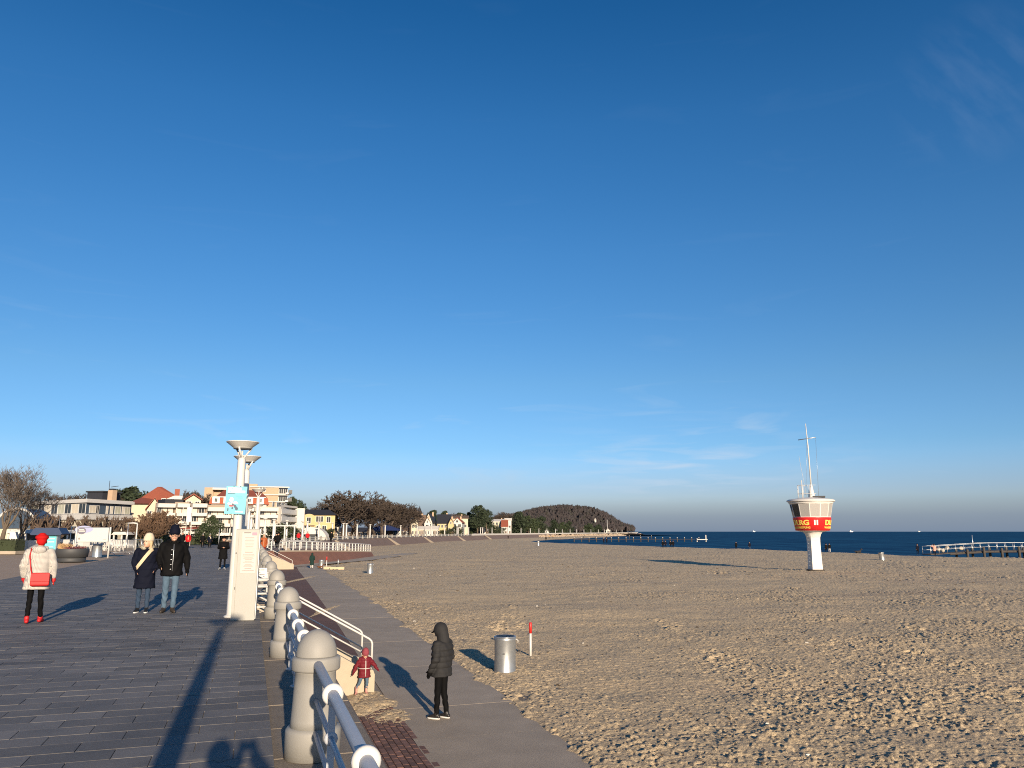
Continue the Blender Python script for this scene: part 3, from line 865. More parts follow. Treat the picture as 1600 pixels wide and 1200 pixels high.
def handrail(s, t0, z0, t1, z1, label, group='white handrails of the beach stairs', knee=True):
    root = thing('stair_handrail', label, 'handrail', W(s, 0, 0), A0, group)
    dt, dz = t1 - t0, z1 - z0
    pts = [(t0, 0, z0 - .75), (t0, 0, z0 - .06), (t0 + .05, 0, z0 - .01)]
    for k in range(1, 9): pts.append((t0 + dt * k / 9, 0, z0 + dz * k / 9))
    pts += [(t1 - .06, 0, z1 + .03), (t1 - .01, 0, z1 - .02), (t1 + .01, 0, z1 - .08), (t1 + .01, 0, z1 - .66)]
    part('top_rail', MB().tube(pts, .024, 10), m_white, root)
    if knee: part('knee_rail', MB().tube([(t0 + .02, 0, z0 - .38), (t1, 0, z1 - .38)], .019, 8), m_white, root)
    for k in (.10,):
        part('rail_post', MB().tube([(t0 + dt * k, 0, z0 + dz * k - .85), (t0 + dt * k, 0, z0 + dz * k)], .018, 8), m_white, root)
    return root
handrail(ST0 - .08, -.72, .88, 2.24, -.76, 'white double handrail on the nearer side of the first beach stairs')
handrail(ST1 + .08, -.72, .88, 2.24, -.76, 'white double handrail on the farther side of the first beach stairs')
handrail(SB0 - .08, -.2, .85, 3.5, -1.05, 'white handrail on the far stairs next to the red-brown ramp')
# guards across the promenade side of the stair opening
def guard(s, t0, t1, zs, label):
    root = thing('stair_guard', label, 'barrier', W(s, t0, 0), A0, 'white guards round the stair opening')
    for z, r in zs: part('guard_bar', MB().tube([(0, 0, z), (t1 - t0, 0, z)], r, 10), m_white, root)
    for x in (.02, t1 - t0 - .02): part('guard_post', MB().tube([(x, 0, 0), (x, 0, zs[0][0] + .02)], .022, 10), m_white, root)
    return root
guard(ST0 - .42, -.74, -.10, [(.665, .036), (.52, .022), (.37, .024), (.085, .024)], 'white barred guard between the info cabinet and the third pillar')
guard(ST1 + .42, -.72, -.10, [(.70, .03), (.40, .022), (.12, .022)], 'white guard on the far side of the stair opening, carrying the notice')
nt_ = thing('stair_notice', 'small white notice board with dark lines of print beside the stair handrail', 'sign', W(ST1 + .37, -.36, .70), A0)
part('notice_board', MB().box((0, 0, 0), (.44, .014, .245)), m_white, nt_)
pr = MB()
for z, ws in ((.075, [(-.17, -.04), (-.02, .05), (.06, .16)]), (.022, [(-.05, .07)]), (-.030, [(-.12, -.07), (-.06, .0), (.01, .17)]), (-.080, [(-.06, -.01), (.01, .17)])):
    for a, b in ws: pr.box(((a + b) / 2, -.009, z), (b - a, .004, .016))
m_print = M('dark_print', (.06, .06, .065), .7, .1, 5)
part('print_lines', pr, m_print, nt_)

# ------------------------------------------------------------------ street lamps
m_lampin = M('lamp_underside', (.10, .10, .10), .6, .1, 4)
def make_lamp(h=3.58, label='', col_r=.075):
    t = thing('street_lamp', label, 'street lamp', (0, 0, 0), 0, 'bowl street lamps in a row beside the railing')
    zb = h - .16
    cm = MB().lathe([(.16, 0), (.16, .03), (.12, .05), (.105, .06), (.10, 1.2), (.082, zb - .24), (.07, zb - .20), (.03, zb - .16)], 8, phase=.3)
    part('column', cm, m_white, t)
    bm_ = MB().lathe([(.185, zb + .018), (.20, zb + .035), (.325, zb + .135), (.335, zb + .14), (.335, zb + .155), (.32, zb + .155), (.19, zb + .055), (.02, zb + .04)], 32, smooth=False)
    part('bowl', bm_, m_white, t)
    part('bowl_underside', MB().lathe([(.02, zb - .005), (.18, zb + .0), (.184, zb + .016)], 24), m_lampin, t)
    for k in range(3):
        a = k * 2.094 + .5
        part('strut', MB().tube([(.02 * math.cos(a), .02 * math.sin(a), zb - .21), (.195 * math.cos(a), .195 * math.sin(a), zb + .03)], .019, 8), m_white, t)
    part('stem', MB().tube([(0, 0, zb - .2), (0, 0, zb - .03)], .02, 8), m_white, t)
    return t
LA = gnd(355, 966); LA = Vector((LA[0] + .02, LA[1] + .18, 0))
lamp0 = make_lamp(3.60, 'nearest white bowl lamp on a column, with the turquoise poster fixed to it')
lamp0.location = LA
dup(lamp0, (-.457, -.52, 0), .9, 'white bowl lamp beside the viewer, its long shadow crossing the paving', scale=(1, 1, 1.09))
dup(lamp0, (-6.72, 19.55, 0), 1.1, 'second white bowl lamp, standing just behind the one with the turquoise poster')
dup(lamp0, (-11.98, 36.7, 0), .4, 'third white bowl lamp, right of the turquoise poster and lower in the picture', scale=(1, 1, 1.03))
dup(lamp0, (-15.45, 47.6, 0), 1.7, 'fourth white bowl lamp, its column ending right of the info cabinet', scale=(1, 1, .94))
for i, s in enumerate((60, 70, 80, 90)):
    p = W(s, -.8 - .1 * i)
    dup(lamp0, p, i, 'white bowl lamp in the tight row behind the woman in orange', scale=(1, 1, .97))

# turquoise poster
m_turq = M('turquoise_print', (.13, .48, .54), .5, .06, 3); m_pw = M('poster_white', (.8, .8, .78), .5, .03, 3)
m_pd = M('poster_navy', (.03, .07, .12), .5, .1, 3); m_pr = M('poster_red', (.55, .06, .07), .5, .1, 3); m_pg = M('poster_teal', (.10, .42, .47), .5, .05, 3)
_a = at(368.5, 781.5, LA.y - .13)
ps = thing('poster_board', 'turquoise poster with white text strips and a small white figure, high on the lamp column', 'poster', (_a.x, LA.y - .13, _a.z), R(10))
ps.rotation_euler = (0, R(1.5), R(10))
part('poster_panel', MB().box((0, 0, 0), (.415, .012, .57)), m_turq, ps)
q = MB(); q.box((-.035, -.008, .235), (.27, .003, .045)); q.box((0, -.008, .175), (.345, .003, .046))
part('text_strip', q, m_pw, ps)
for tx, x, z, sz in (('GEMEINSAM', -.035, .222, .041), ('MIT ABSTAND!', 0, .162, .041)):
    me = text_mesh(tx, sz, m_turq, .0012, .0006); o = link('poster_lettering', me, ps, (x, -.0105, z)); o.rotation_euler = (R(90), 0, 0)
q = MB(); q.box((-.095, -.008, .133), (.15, .003, .012)); part('print_line', q, m_pd, ps)
q = MB(); q.box((.06, -.008, .085), (.13, .003, .02)); q.box((.09, -.008, .05), (.10, .003, .02)); part('speech_lines', q, m_pg, ps)
def disc(mb, x, z, rx, rz, y=-.008, n=16, rot=0):
    vs = []
    for k in range(n):
        a = 2 * math.pi * k / n; u, v = rx * math.cos(a), rz * math.sin(a)
        vs.append((x + u * math.cos(rot) - v * math.sin(rot), y, z + u * math.sin(rot) + v * math.cos(rot)))
    vs += [(a, y + .004, c) for a, _, c in vs]
    fs = [tuple(range(n - 1, -1, -1))] + [(i, (i + 1) % n, (i + 1) % n + n, i + n) for i in range(n)]
    mb.add([(a, b, c) for a, b, c in vs], [f for f in fs])
q = MB(); disc(q, -.085, .005, .038, .055); disc(q, -.03, -.06, .06, .022, -.0082, rot=.4); disc(q, .01, -.05, .05, .018, -.0084, rot=-.5); disc(q, -.13, -.075, .03, .02, -.0083); q.box((.085, -.008, -.235), (.16, .003, .022)); part('white_figure', q, m_pw, ps)
q = MB(); disc(q, -.075, -.115, .055, .022, -.0088, rot=.1); part('red_patch', q, m_pr, ps)
q = MB(); disc(q, -.05, -.09, .02, .028, -.009); disc(q, .0, -.13, .026, .045, -.0091, rot=.5); disc(q, .03, -.175, .03, .035, -.0092); disc(q, -.055, -.165, .018, .025, -.0089); q.box((-.14, -.0085, -.2), (.025, .003, .06)); tag(part('navy_patch', q, m_pd, ps), kind='stuff')
q = MB()
for x, z in ((-.06, .287), (.07, .287), (-.06, -.287), (.06, -.29)): q.box((x, .0, z), (.025, .02, .014))
part('clip', q, m_dark, ps)

# grey info cabinet at the foot of the lamp
m_cab = M('cabinet_paint', (.33, .325, .295), .5, .05, 4)
g = gnd(377, 970)
ic = thing('info_cabinet', 'tall pale grey info cabinet with a printed notice, at the foot of the nearest lamp', 'info cabinet', (g[0], g[1] + .08, 0), R(12))
part('cabinet_body', MB().bbox((0, 0, .885), (.445, .15, 1.77), .012), m_cab, ic)
part('door_edge', MB().box((-.165, -.077, .90), (.006, .006, 1.62)), M('cabinet_gap', (.25, .24, .21), .6, .1, 3), ic)
part('side_frame', MB().box((.236, 0, .9), (.012, .16, 1.74)), m_galv, ic)
sh = part('notice_sheet', MB().box((.045, -.079, 1.31), (.285, .006, .80)), M('notice_paper', (.50, .44, .40), .6, .03, 2), ic)
q = MB(); q.box((.135, -.0835, 1.675), (.095, .003, .06)); part('pink_header', q, M('pink_print', (.72, .22, .28), .6, .05, 2), sh)
q = MB(); q.box((.0, -.0835, 1.695), (.14, .003, .014)); part('header_print', q, m_print, sh)
q = MB(); rr_ = random.Random(9); z = 1.60
m_grey = M('grey_print', (.26, .235, .22), .7, .05, 2)
while z > .95:
    w = rr_.uniform(.12, .24); q.box((.045, -.0832, z), (w, .002, rr_.choice([.006, .009, .009, .012]))); z -= rr_.choice([.018, .028, .04])
part('print_lines', q, m_grey, sh)
q = MB(); q.lathe([(.012, 0), (.012, .01)], 10); q.v = [(x - .195, -.076 - z, y + 1.3) for x, y, z in q.v]; part('cabinet_lock', q, m_dark, ic)
q = MB(); q.box((-.18, -.077, .62), (.012, .006, .05)); part('hinge', q, m_dark, ic)

# ------------------------------------------------------------------ red-brown ramp with white fences
F0b, F1b = Vector((-24.2, 83.2, 0)), Vector((-20.3, 116.5, 0))
F0t, F1t = Vector((-26.0, 85.6, 0)), Vector((-21.2, 118.6, 0))
Kb0, Kb1 = Vector((-31.0, 87.5, 0)), Vector((-25.6, 121.0, 0))
Z0, Z1 = -.38, -1.28
mb = MB(); n = 14
def lerp(a, b, k): return a + (b - a) * k
vs = []
for i in range(n + 1):
    k = i / n; bow = math.sin(k * math.pi) * 1.2
    nb = Vector((bow, -bow * .1, 0)); z = Z0 + (Z1 - Z0) * (k ** 1.25)
    a, b, c = lerp(F0b, F1b, k) + nb, lerp(F0t, F1t, k) + nb, lerp(Kb0, Kb1, k) + nb
    if i == n: pass
    vs += [(a.x, a.y, BZ - .15), (b.x, b.y, z), (c.x, c.y, z), (c.x - 1, c.y + 2.0, BZ - .3)]
fs = []; mi = []
for i in range(n):
    for j in range(3): a = i * 4 + j; fs.append((a, a + 4, a + 5, a + 1))
ramp_mb = MB().add(vs, [(f[0], f[1], f[2], f[3]) for f in fs])
ramp_mb.f.append((n * 4, n * 4 + 3, n * 4 + 2, n * 4 + 1)); ramp_mb.mi.append(0); ramp_mb.sm.append(False)
ramp_mb.f.append((0, 1, 2, 3)); ramp_mb.mi.append(0); ramp_mb.sm.append(False)
ramp = struct('beach_ramp', ramp_mb, m_rampbrick)
cp = MB(); vs = []
for i in range(n + 1):
    k = i / n; bow = math.sin(k * math.pi) * 1.2; nb = Vector((bow, -bow * .1, 0)); z = Z0 + (Z1 - Z0) * (k ** 1.25)
    b, c = lerp(F0t, F1t, k) + nb, lerp(Kb0, Kb1, k) + nb
    out = Vector((.06, -.16, 0)); vs += [(b.x + out.x, b.y + out.y, z - .14), (b.x + out.x, b.y + out.y, z + .05), (b.x - .02, b.y + .4, z + .055), (b.x - .05, b.y + .6, z + .012), (c.x, c.y, z + .012)]
fs = []
for i in range(n):
    for j in range(4): a = i * 5 + j; fs.append((a, a + 5, a + 6, a + 1))
part('ramp_kerb', cp.add(vs, fs), m_cheek, ramp)
struct('ramp_foot_path', MB().add([(-24.6, 82.2, BZ + .03), (-22.5, 81.5, BZ + .03), (-18.0, 100, BZ + .05), (-16.0, 118, BZ + .07), (-15.6, 131, BZ + .09), (-18.2, 130, BZ + .09), (-20.0, 116.5, BZ + .07), (-21.5, 100, BZ + .05)], [(0, 1, 2, 7), (7, 2, 3, 6), (6, 3, 4, 5)]), m_concrete)
def fence(pts, label, step=1.5, h=1.0):
    p0 = pts[0]; root = thing('white_fence', label, 'fence', p0, 0, 'white fences of the beach ramp')
    ls = [0]
    for a, b in zip(pts[:-1], pts[1:]): ls.append(ls[-1] + (b - a).length)
    def P(l):
        for i in range(len(ls) - 1):
            if l <= ls[i + 1] + 1e-6: return lerp(pts[i], pts[i + 1], (l - ls[i]) / (ls[i + 1] - ls[i]))
        return pts[-1]
    for z, w in ((h, .075), (h * .62, .05), (h * .28, .05)):
        part('fence_rail', MB().tube([p + Vector((0, 0, z)) - p0 for p in pts], w * .75, 6, smooth=False), m_white, root)
    post = MB().box((0, 0, h / 2), (.11, .11, h)).mesh('fence_post', m_white)
    m_ = int(ls[-1] / step)
    for i in range(m_ + 1): link('fence_post', post, root, P(ls[-1] * i / m_) - p0)
    return root
def ramp_line(u, o, z_=.05, k0=0.0, k1=1.0):
    out = []
    for i in range(n + 1):
        k = k0 + (k1 - k0) * i / n; bow = math.sin(k * math.pi) * 1.2; z = Z0 + (Z1 - Z0) * (max(k, 0) ** 1.25)
        b, c = lerp(F0t, F1t, k), lerp(Kb0, Kb1, k); q_ = lerp(b, c, u) + Vector((bow, -bow * .1, 0)); out.append(Vector((q_.x, q_.y + o, z + z_)))
    return out
fence(ramp_line(.05, .1), 'white post and rail fence along the front edge of the red-brown ramp')
fence([v + Vector((0, 0, .25 * (1 - i / n))) for i, v in enumerate(ramp_line(.98, 0, .1, 0, .98))], 'white post and rail fence on the back edge of the ramp, behind the front one', 1.6)
# far stairs: pale wedges on the brown wall
wd = MB().prism([(.0, .02), (.5, .02), (4.4, -2.3), (-.2, -2.3)], -.45, .45); wd_me = wd.mesh('far_stairs', m_mortar)
for k, s in enumerate((117, 168, 225, 268, 318, 372)):
    o = solo('far_beach_stairs', wd_me, m_mortar, 'small pale flight of stairs on the distant brown sea wall', 'stairs', W(s, .3, 0), heading(s), 'pale stairs on the distant sea wall')
# low white parapet of the far front, lamp posts along it
pp = ribbon([(.05, 0), (.05, .75), (.25, .75), (.25, 0)], 345, 925, 4)
struct('far_parapet', pp, m_render)
fr = thing('far_front_railing', 'thin white railing along the distant sea front', 'railing', W(96), 0)
for z in (.3, .62): part('long_rail', ribbon([(-.03, z - .05), (.03, z - .05), (.03, z + .05), (-.03, z + .05), (-.03, z - .05)], 96, 345, 5.3).shift(W(96)), m_white, fr)
lp = MB().lathe([(.22, 0), (.20, .5), (.17, 3.0), (.13, 3.3)], 6); lp.lathe([(.15, 3.3), (.34, 3.5), (.34, 3.56), (.02, 3.58)], 10)
lp_me = lp.mesh('far_lamp', m_white)
rr_ = random.Random(4)
far_l = [100, 108, 113, 122, 133, 145, 147, 158, 171, 184, 186, 198, 212, 228, 245, 263, 282, 302, 322, 326, 345, 368, 372, 392, 415, 440, 465, 490, 515, 540, 566, 590, 615, 640, 670, 700, 730, 760, 790, 820, 850, 880]
for s in far_l:
    solo('street_lamp', lp_me, m_white, 'distant white lamp post standing along the far curve of the sea front', 'street lamp', W(s, -1.0 + rr_.uniform(-.4, .4)), 0, 'lamp posts along the far sea front')

# ------------------------------------------------------------------ beach furniture
def make_bin(label, group='steel litter bins'):
    t = thing('litter_bin', label, 'litter bin', (0, 0, 0), 0, group)
    part('bin_body', MB().lathe([(.28, 0), (.285, .03), (.278, .05), (.278, .80), (.286, .82), (.286, .86), (.278, .875)], 32), m_galv, t)
    part('bin_rim', MB().lathe([(.282, .876), (.292, .885), (.292, .905), (.270, .915), (.255, .91)], 32), m_galv, t)
    part('bin_lining', MB().lathe([(.255, .91), (.25, .80), (.02, .79)], 24), m_dark, t)
    part('bin_lock', MB().box((-.03, -.285, .50), (.05, .02, .025)), m_dark, t)
    part('bin_hook', MB().tube([(.28, .0, .84), (.34, .0, .80), (.335, 0, .74)], .012, 6), m_white, t)
    return t
b0 = make_bin('galvanised litter bin on the sand, nearest, beside the red and white stake')
b0.location = (*gnd(789, 1054, BZ), beach_z(np.array([-.18]), np.array([20.9]))[0] - .04); b0.location.y += .25
def sand_at(x, y): return float(beach_z(np.array([x]), np.array([y]))[0])
g = gnd(151, 871); dup(b0, (g[0], g[1], 0), 1.2, 'flared steel litter bin under the white hoarding', scale=(1.05, 1.05, 1.0))
for x, y, lab, sc in ((502, 887, 'pale litter bin beside the brick ramp, behind the person in the dark green coat', 1.0), (578, 897, 'single whitish litter bin standing alone on the sand right of the ramp', .95), (1379, 877, 'tilted litter bin alone on the far sand near the pier', 1.1), (841, 853, 'tiny pale bin on the far sand below the hill', 1.2)):
    g = gnd(x, y, BZ); o = dup(b0, (g[0], g[1], sand_at(*g) - .05 if g[1] < 600 else BZ), .5, lab, scale=sc)
    for c in children(o):
        if c.name.startswith(('bin_body', 'bin_rim')) : pass
    if x == 1379: o.rotation_euler = (R(3), R(-9), 0)
def make_stake(label, h=.98):
    t = thing('marker_stake', label, 'stake', (0, 0, 0), 0, 'red and white marker stakes')
    part('white_shaft', MB().lathe([(.036, -.1), (.036, h * .68)], 12), m_white, t)
    part('red_top', MB().lathe([(.042, h * .68), (.042, h - .01), (.03, h), (.002, h)], 12), m_red, t)
    return t
g = gnd(829, 1024, BZ); sk = make_stake('red-topped white marker stake in the sand behind the nearest litter bin'); sk.location = (g[0], g[1], sand_at(*g) - .02)
g = gnd(510, 888, BZ); dup(sk, (g[0], g[1], BZ + .02), 0, 'red-topped white stake rising from the pale timbers by the ramp', scale=1.15)
g = gnd(528, 887, BZ); t = solo('bare_post', MB().lathe([(.05, 0), (.05, .8), (.03, .82)], 8), m_galv, 'plain grey post between the pale timbers by the ramp', 'post', (g[0], g[1], BZ))
for x0, x1, y, lab in ((506, 517, 889, 'short pale timber lying on the sand by the ramp'), (516, 538, 889.5, 'long pale timber lying on the sand by the ramp')):
    a, b = gnd(x0, y, BZ), gnd(x1, y, BZ)
    solo('timber_beam', MB().box((0, 0, .12), (b[0] - a[0], .3, .26)), m_timber, lab, 'timber', ((a[0] + b[0]) / 2, a[1], BZ - .02), .02, 'pale timbers on the sand')
for x, y, h in ((587, 849, 1.0), (646, 846, 1.0), (709, 843, 1.0)):
    g = gnd(x, y, -2.05); solo('white_beach_bin', MB().lathe([(.32, 0), (.32, h * .9), (.2, h), (.02, h)], 10), m_white, 'tiny white bin at the foot of the distant brown sea wall', 'litter bin', (g[0], g[1], BZ - .05), 0, 'white bins below the distant wall')
g = gnd(600, 846, -2.0); t = thing('red_beach_box', 'small red box on a post at the foot of the distant sea wall', 'box', (g[0], g[1], BZ)); part('box_case', MB().bbox((0, 0, .95), (.75, .5, .9), .05), m_red, t); part('box_post', MB().tube([(0, 0, 0), (0, 0, .5)], .07, 6), m_dark, t)
for x0, x1, y, k in ((654, 662, 844.5, 'white kayak lying on the far sand before the brown wall'), (735, 741, 843, 'short white float lying on the far sand')):
    a, b = gnd(x0, y, -1.95), gnd(x1, y, -1.95); L_ = b[0] - a[0]
    solo('white_kayak', MB().ell((0, 0, .2), (L_ / 2, .4, .3), 12, 6), m_white, k, 'kayak' if x0 == 654 else 'float', ((a[0] + b[0]) / 2, a[1], BZ))

# ------------------------------------------------------------------ lifeguard tower
tg = gnd(1278, 893, BZ); TX, TY = tg[0], tg[1] + .55
def zt(y): return at(1275, y, TY).z
zg = sand_at(TX, TY)
tower = thing('lifeguard_tower', 'white lifeguard tower on one leg with a red lettered band and a leaning mast', 'tower', (TX, TY, zg), R(-17))
m_tw = M('tower_white', (.60, .585, .55), .5, .12, 1.6, detail=9); m_tred = M('tower_red', (.62, .018, .02), .4, .06, 2)
m_shade = M('tower_screen', (.335, .322, .30), .6, .05, .8); m_ty = M('letter_yellow', (.85, .62, .12), .5, .03, 2)
Z = lambda y: zt(y) - zg
z_b, z_band, z_win, z_sl, z_top = Z(829), Z(808.5), Z(787), Z(784.5), Z(778.5)
lg = MB(); vs = []; N_ = 32
ls_ = [(-.2, .72, 0), (0, .72, 0), (.5, .69, 0), (z_b - 1.5, .64, 0), (z_b - 1.0, .64, .2), (z_b - .65, .65, .5), (z_b - .35, .72, .85), (z_b - .16, .84, 1)]
for zz, rc, bl_ in ls_:
    for k in range(N_):
        th = 2 * math.pi * k / N_; q_ = ((th + math.pi / 4) % (math.pi / 2)) - math.pi / 4
        rsq = min(rc * .7071 / max(math.cos(((th) % (math.pi / 2)) - math.pi / 4), .01), rc * .97); rr__ = rsq * (1 - bl_) + rc * bl_
        a_ = th + R(-23.4); vs.append((rr__ * math.cos(a_), rr__ * math.sin(a_), zz))
fs = [(i * N_ + k, i * N_ + (k + 1) % N_, (i + 1) * N_ + (k + 1) % N_, (i + 1) * N_ + k) for i in range(len(ls_) - 1) for k in range(N_)]
lg.add(vs, fs)
part('leg', lg, m_tw, tower)
part('foot_flange', MB().lathe([(.80, 0), (.80, .10), (.7, .13)], 10), m_oldwood, tower)
q = MB()
for k in range(9): q.box((-.50, -.42, .5 + k * .33), (.05, .34, .035))
tag(part('leg_rung', q, m_galv, tower), kind='stuff')
r_b, r_band, r_w = 1.52, 1.70, 1.92
part('cabin_floor', MB().lathe([(.8, z_b - .17), (1.38, z_b - .02), (r_b, z_b)], 12, smooth=False), m_tw, tower)
part('red_band', MB().lathe([(r_b, z_b + .002), (r_band, z_band - .06), (r_band + .01, z_band)], 48), m_tred, tower)
# window panels, 12 sides
for k in range(12):
    a0, a1 = 2 * math.pi * k / 12 + R(21.8), 2 * math.pi * (k + 1) / 12 + R(21.8)
    def pt(a, r, z): return Vector((r * math.cos(a), r * math.sin(a), z))
    A_, B_, C_, D_ = pt(a0, r_band - .03, z_band), pt(a1, r_band - .03, z_band), pt(a1, r_w, z_win), pt(a0, r_w, z_win)
    c = (A_ + B_ + C_ + D_) / 4; inn = c.normalized() * .05; inn.z = 0
    def sh_(f, d=0): return [c + (p - c) * f - inn * d for p in (A_, B_, C_, D_)]
    q = MB(); o1, o2 = sh_(1.0), sh_(.9); vs = o1 + o2 + [p - inn for p in o1] + [p - inn for p in o2]
    fs = []
    for i in range(4):
        j = (i + 1) % 4; fs += [(i, j, j + 4, i + 4), (i + 4, j + 4, j + 12, i + 12)]
    fr_ = part('window_frame', q.add(vs, fs), m_tw, tower)
    p2 = sh_(.9, .5); part('window_screen', MB().add(p2, [(0, 1, 2, 3)]), m_shade if k not in (4, 5, 6) else m_glass, fr_)
part('roof_band', MB().lathe([(r_w - .02, z_win - .02), (r_w + .06, z_win + .01), (r_w + .08, z_sl)], 36), m_tw, tower)
part('roof', MB().lathe([(r_w + .08, z_sl + .002), (2.10, z_sl + .01), (2.17, z_sl + .07), (2.13, z_sl + .16), (1.98, z_top - .12), (1.0, z_top + .02), (.02, z_top + .10)], 48), m_tw, tower)
part('roof_hatch', MB().box((.75, .1, z_top + .12), (1.1, .8, .16)), m_dark, tower)
zm = Z(662); zr = Z(758)
mast = MB().tube([(.15, 0, z_top), (.12, 0, zm * .7 + z_top * .3), (.05, 0, zm)], [.075, .055, .035], 10)
mo = part('mast', mast, m_white, tower)
part('mast_foot', MB().lathe([(.30, z_top), (.26, z_top + .3), (.10, zr), (.08, zr + .05)], 8, (.15, 0, 0)), m_tw, tower)
zy = Z(685.5)
part('mast_yard', MB().tube([(-.72, .15, zy - .08), (.85, -.15, zy + .08)], .04, 8), m_galv, tower)
q = MB(); q.tube([(.85, -.15, zy + .06), (.72, -.3, z_top)], .012, 4); q.tube([(.07, 0, zy), (-.35, .3, z_top + .3)], .010, 4); part('halyard', q, m_galv, tower)
q = MB()
for x, y in ((-1.05, -.6), (-.62, -.75), (-1.05, .5), (-.05, -.8), (-.1, .6)): q.tube([(x, y, z_top - .05), (x, y, zr + .0)], .022, 6)
for z in (zr - .03, z_top + .42):
    q.tube([(-1.05, .5, z), (-1.05, -.6, z), (-.05, -.8, z), (.5, -.6, z)], .02, 6); q.tube([(-1.05, .5, z), (-.1, .6, z)], .02, 6)
part('roof_rail', q, m_white, tower)
part('aerial', MB().tube([(-.72, -.7, z_top), (-.72, -.7, zr + .42)], .05, 6), m_white, tower)
part('whip_aerial', MB().tube([(-.3, 0, z_top), (-.75, .1, Z(712))], .012, 4), m_white, tower)
# lettering wrapped round the band
def wrap_text(txt, size, z, ang, mat, bold, name, narrow=1.0):
    me = text_mesh(txt, size, mat, .012, bold)
    bm_ = bmesh.new(); bm_.from_mesh(me)
    for e in range(2): bmesh.ops.subdivide_edges(bm_, edges=[e_ for e_ in bm_.edges if e_.calc_length() > .18], cuts=1)
    for v in bm_.verts:
        zz = z + v.co.y; k = (zz - z_b) / (z_band - z_b); rad = r_b + (r_band - r_b) * k + .02 + v.co.z
        a = ang + v.co.x * narrow / (r_b + .1)
        v.co = (rad * math.cos(a), rad * math.sin(a), zz)
    bm_.to_mesh(me); bm_.free(); return link(name, me, tower)
m_lw = M('letter_white', (.8, .76, .66), .5, .03, 2)
FACE = R(-93.9)
for k in range(3):
    o_ = R(120 * k)
    wrap_text('DLRG', .62, z_b + .52, FACE + R(-43) + o_, m_ty, .022, 'band_lettering', 1.22)
    wrap_text('WASSERRETTUNG', .25, z_b + .19, FACE + R(-43) + o_, m_ty, .005, 'small_lettering', 1.0)
    wrap_text('II', .62, z_b + .52, FACE + R(12) + o_, m_lw, .014, 'band_lettering', 1.4)

# ------------------------------------------------------------------ pier and groynes
py0 = 124.5
def pz(y): return at(1500, y, py0).z
pier = thing('pier', 'low wooden pier with a pale railing running out over the water at right', 'pier', (at(1447, 858, py0).x, py0, BZ))
X0 = at(1447, 858, py0).x; X1 = at(1600, 858, py0).x + 45
dzk = [(0, .05), (3.0, .25), (9.0, .60), (14, .64), (X1 - X0, .64)]
def dz_(x): return float(np.interp(x, [a for a, b in dzk], [b for a, b in dzk]))
xs_ = np.arange(0, X1 - X0, 1.0)
pk = MB().box((0, 0, 0), (.96, 2.6, .10)).mesh('deck_plank', m_oldwood)
for x in xs_[:60]: o = link('deck_plank', pk, pier, (x + .5, 0, dz_(x + .5))); o.rotation_euler = (0, -math.atan(dz_(x + 1) - dz_(x)), 0)
for sy in (-1.2, 1.2):
    part('handrail', MB().tube([(x, sy, dz_(x) + 1.25) for x in (0, 1, 3, 6, 9, 12, 14, 20, 30, X1 - X0)], .036, 6), m_galv, pier)
    part('knee_rail', MB().tube([(x, sy, dz_(x) + .68) for x in (0, 1, 3, 6, 9, 12, 14, 20, 30, X1 - X0)], .025, 6), m_galv, pier)
post = MB().tube([(0, 0, 0), (0, 0, 1.25)], .04, 6).mesh('rail_post', m_galv)
for x in np.arange(.05, X1 - X0, 1.32):
    for sy in (-1.2, 1.2): link('rail_post', post, pier, (x, sy, dz_(x)))
pile = MB().lathe([(.19, -2.2), (.19, .62), (.16, .72), (.02, .74)], 8).mesh('pile', m_oldwood)
for i, x in enumerate((5.6, 8.2, 11.0, 13.7, 16.4, 19.1, 22, 25, 28)):
    for sy in (-1.55, 1.55): link('pile', pile, pier, (x, sy, dz_(x) - .25 + (0.2 if i % 2 else 0)))
part('edge_beam', MB().tube([(x, -1.32, dz_(x) - .15) for x in (3, 9, 14, 20, X1 - X0)], .09, 4, smooth=False), m_oldwood, pier)
part('lamp_mast', MB().tube([(8.2, 1.2, .6), (8.2, 1.2, 3.1)], .07, 6), m_galv, pier)
part('entry_gate', MB().box((.1, 0, .75), (.12, 2.5, .10)), m_galv, pier)
q = MB()
for x, sy in ((1.3, .6), (2.0, -1.6), (4.7, -1.8), (10.9, -1.7)): pass
for k, (px, py) in enumerate(((1467, 861), (1473, 862.5), (1480, 858), (1502, 859))):
    g = gnd(px, py, BZ - .2)
    solo('boulder', remesh(MB().ell((0, 0, .25), (.5, .4, .42)).ell((.2, .1, .2), (.4, .35, .3)), .12, m_cheek, 'boulder', 1), m_cheek, 'pale boulder on the sand at the shore end of the pier', 'boulder', (g[0], g[1], BZ - .15), k, 'pale boulders by the pier')
def groyne(x0, x1, y, step, Yd, label, deck=True):
    a, b = at(x0, y, Yd), at(x1, y, Yd * 1.02)
    root = thing('groyne', label, 'groyne', (a.x, a.y, -2.62), 0, 'rows of posts standing in the sea')
    d_ = Vector((b.x - a.x, b.y - a.y, 0)); n_ = int(abs(x1 - x0) / step)
    pm_ = MB().lathe([(.22, -1), (.22, 1.5), (.2, 1.62), (.02, 1.64)], 6).mesh('groyne_post', m_oldwood)
    cap_ = MB().lathe([(.22, 1.64), (.24, 1.8), (.02, 1.9)], 6).mesh('post_cap', m_render)
    for i in range(n_ + 1):
        o = link('groyne_post', pm_, root, d_ * (i / n_)); link('post_cap', cap_, o)
    if deck: part('groyne_beam', MB().tube([(0, 0, 1.1), d_ + Vector((0, 0, 1.1))], .08, 4, smooth=False), m_oldwood, root)
    return root
groyne(897, 1092, 842, 11.4, 330, 'long row of pale-capped posts standing in the sea below the hill')
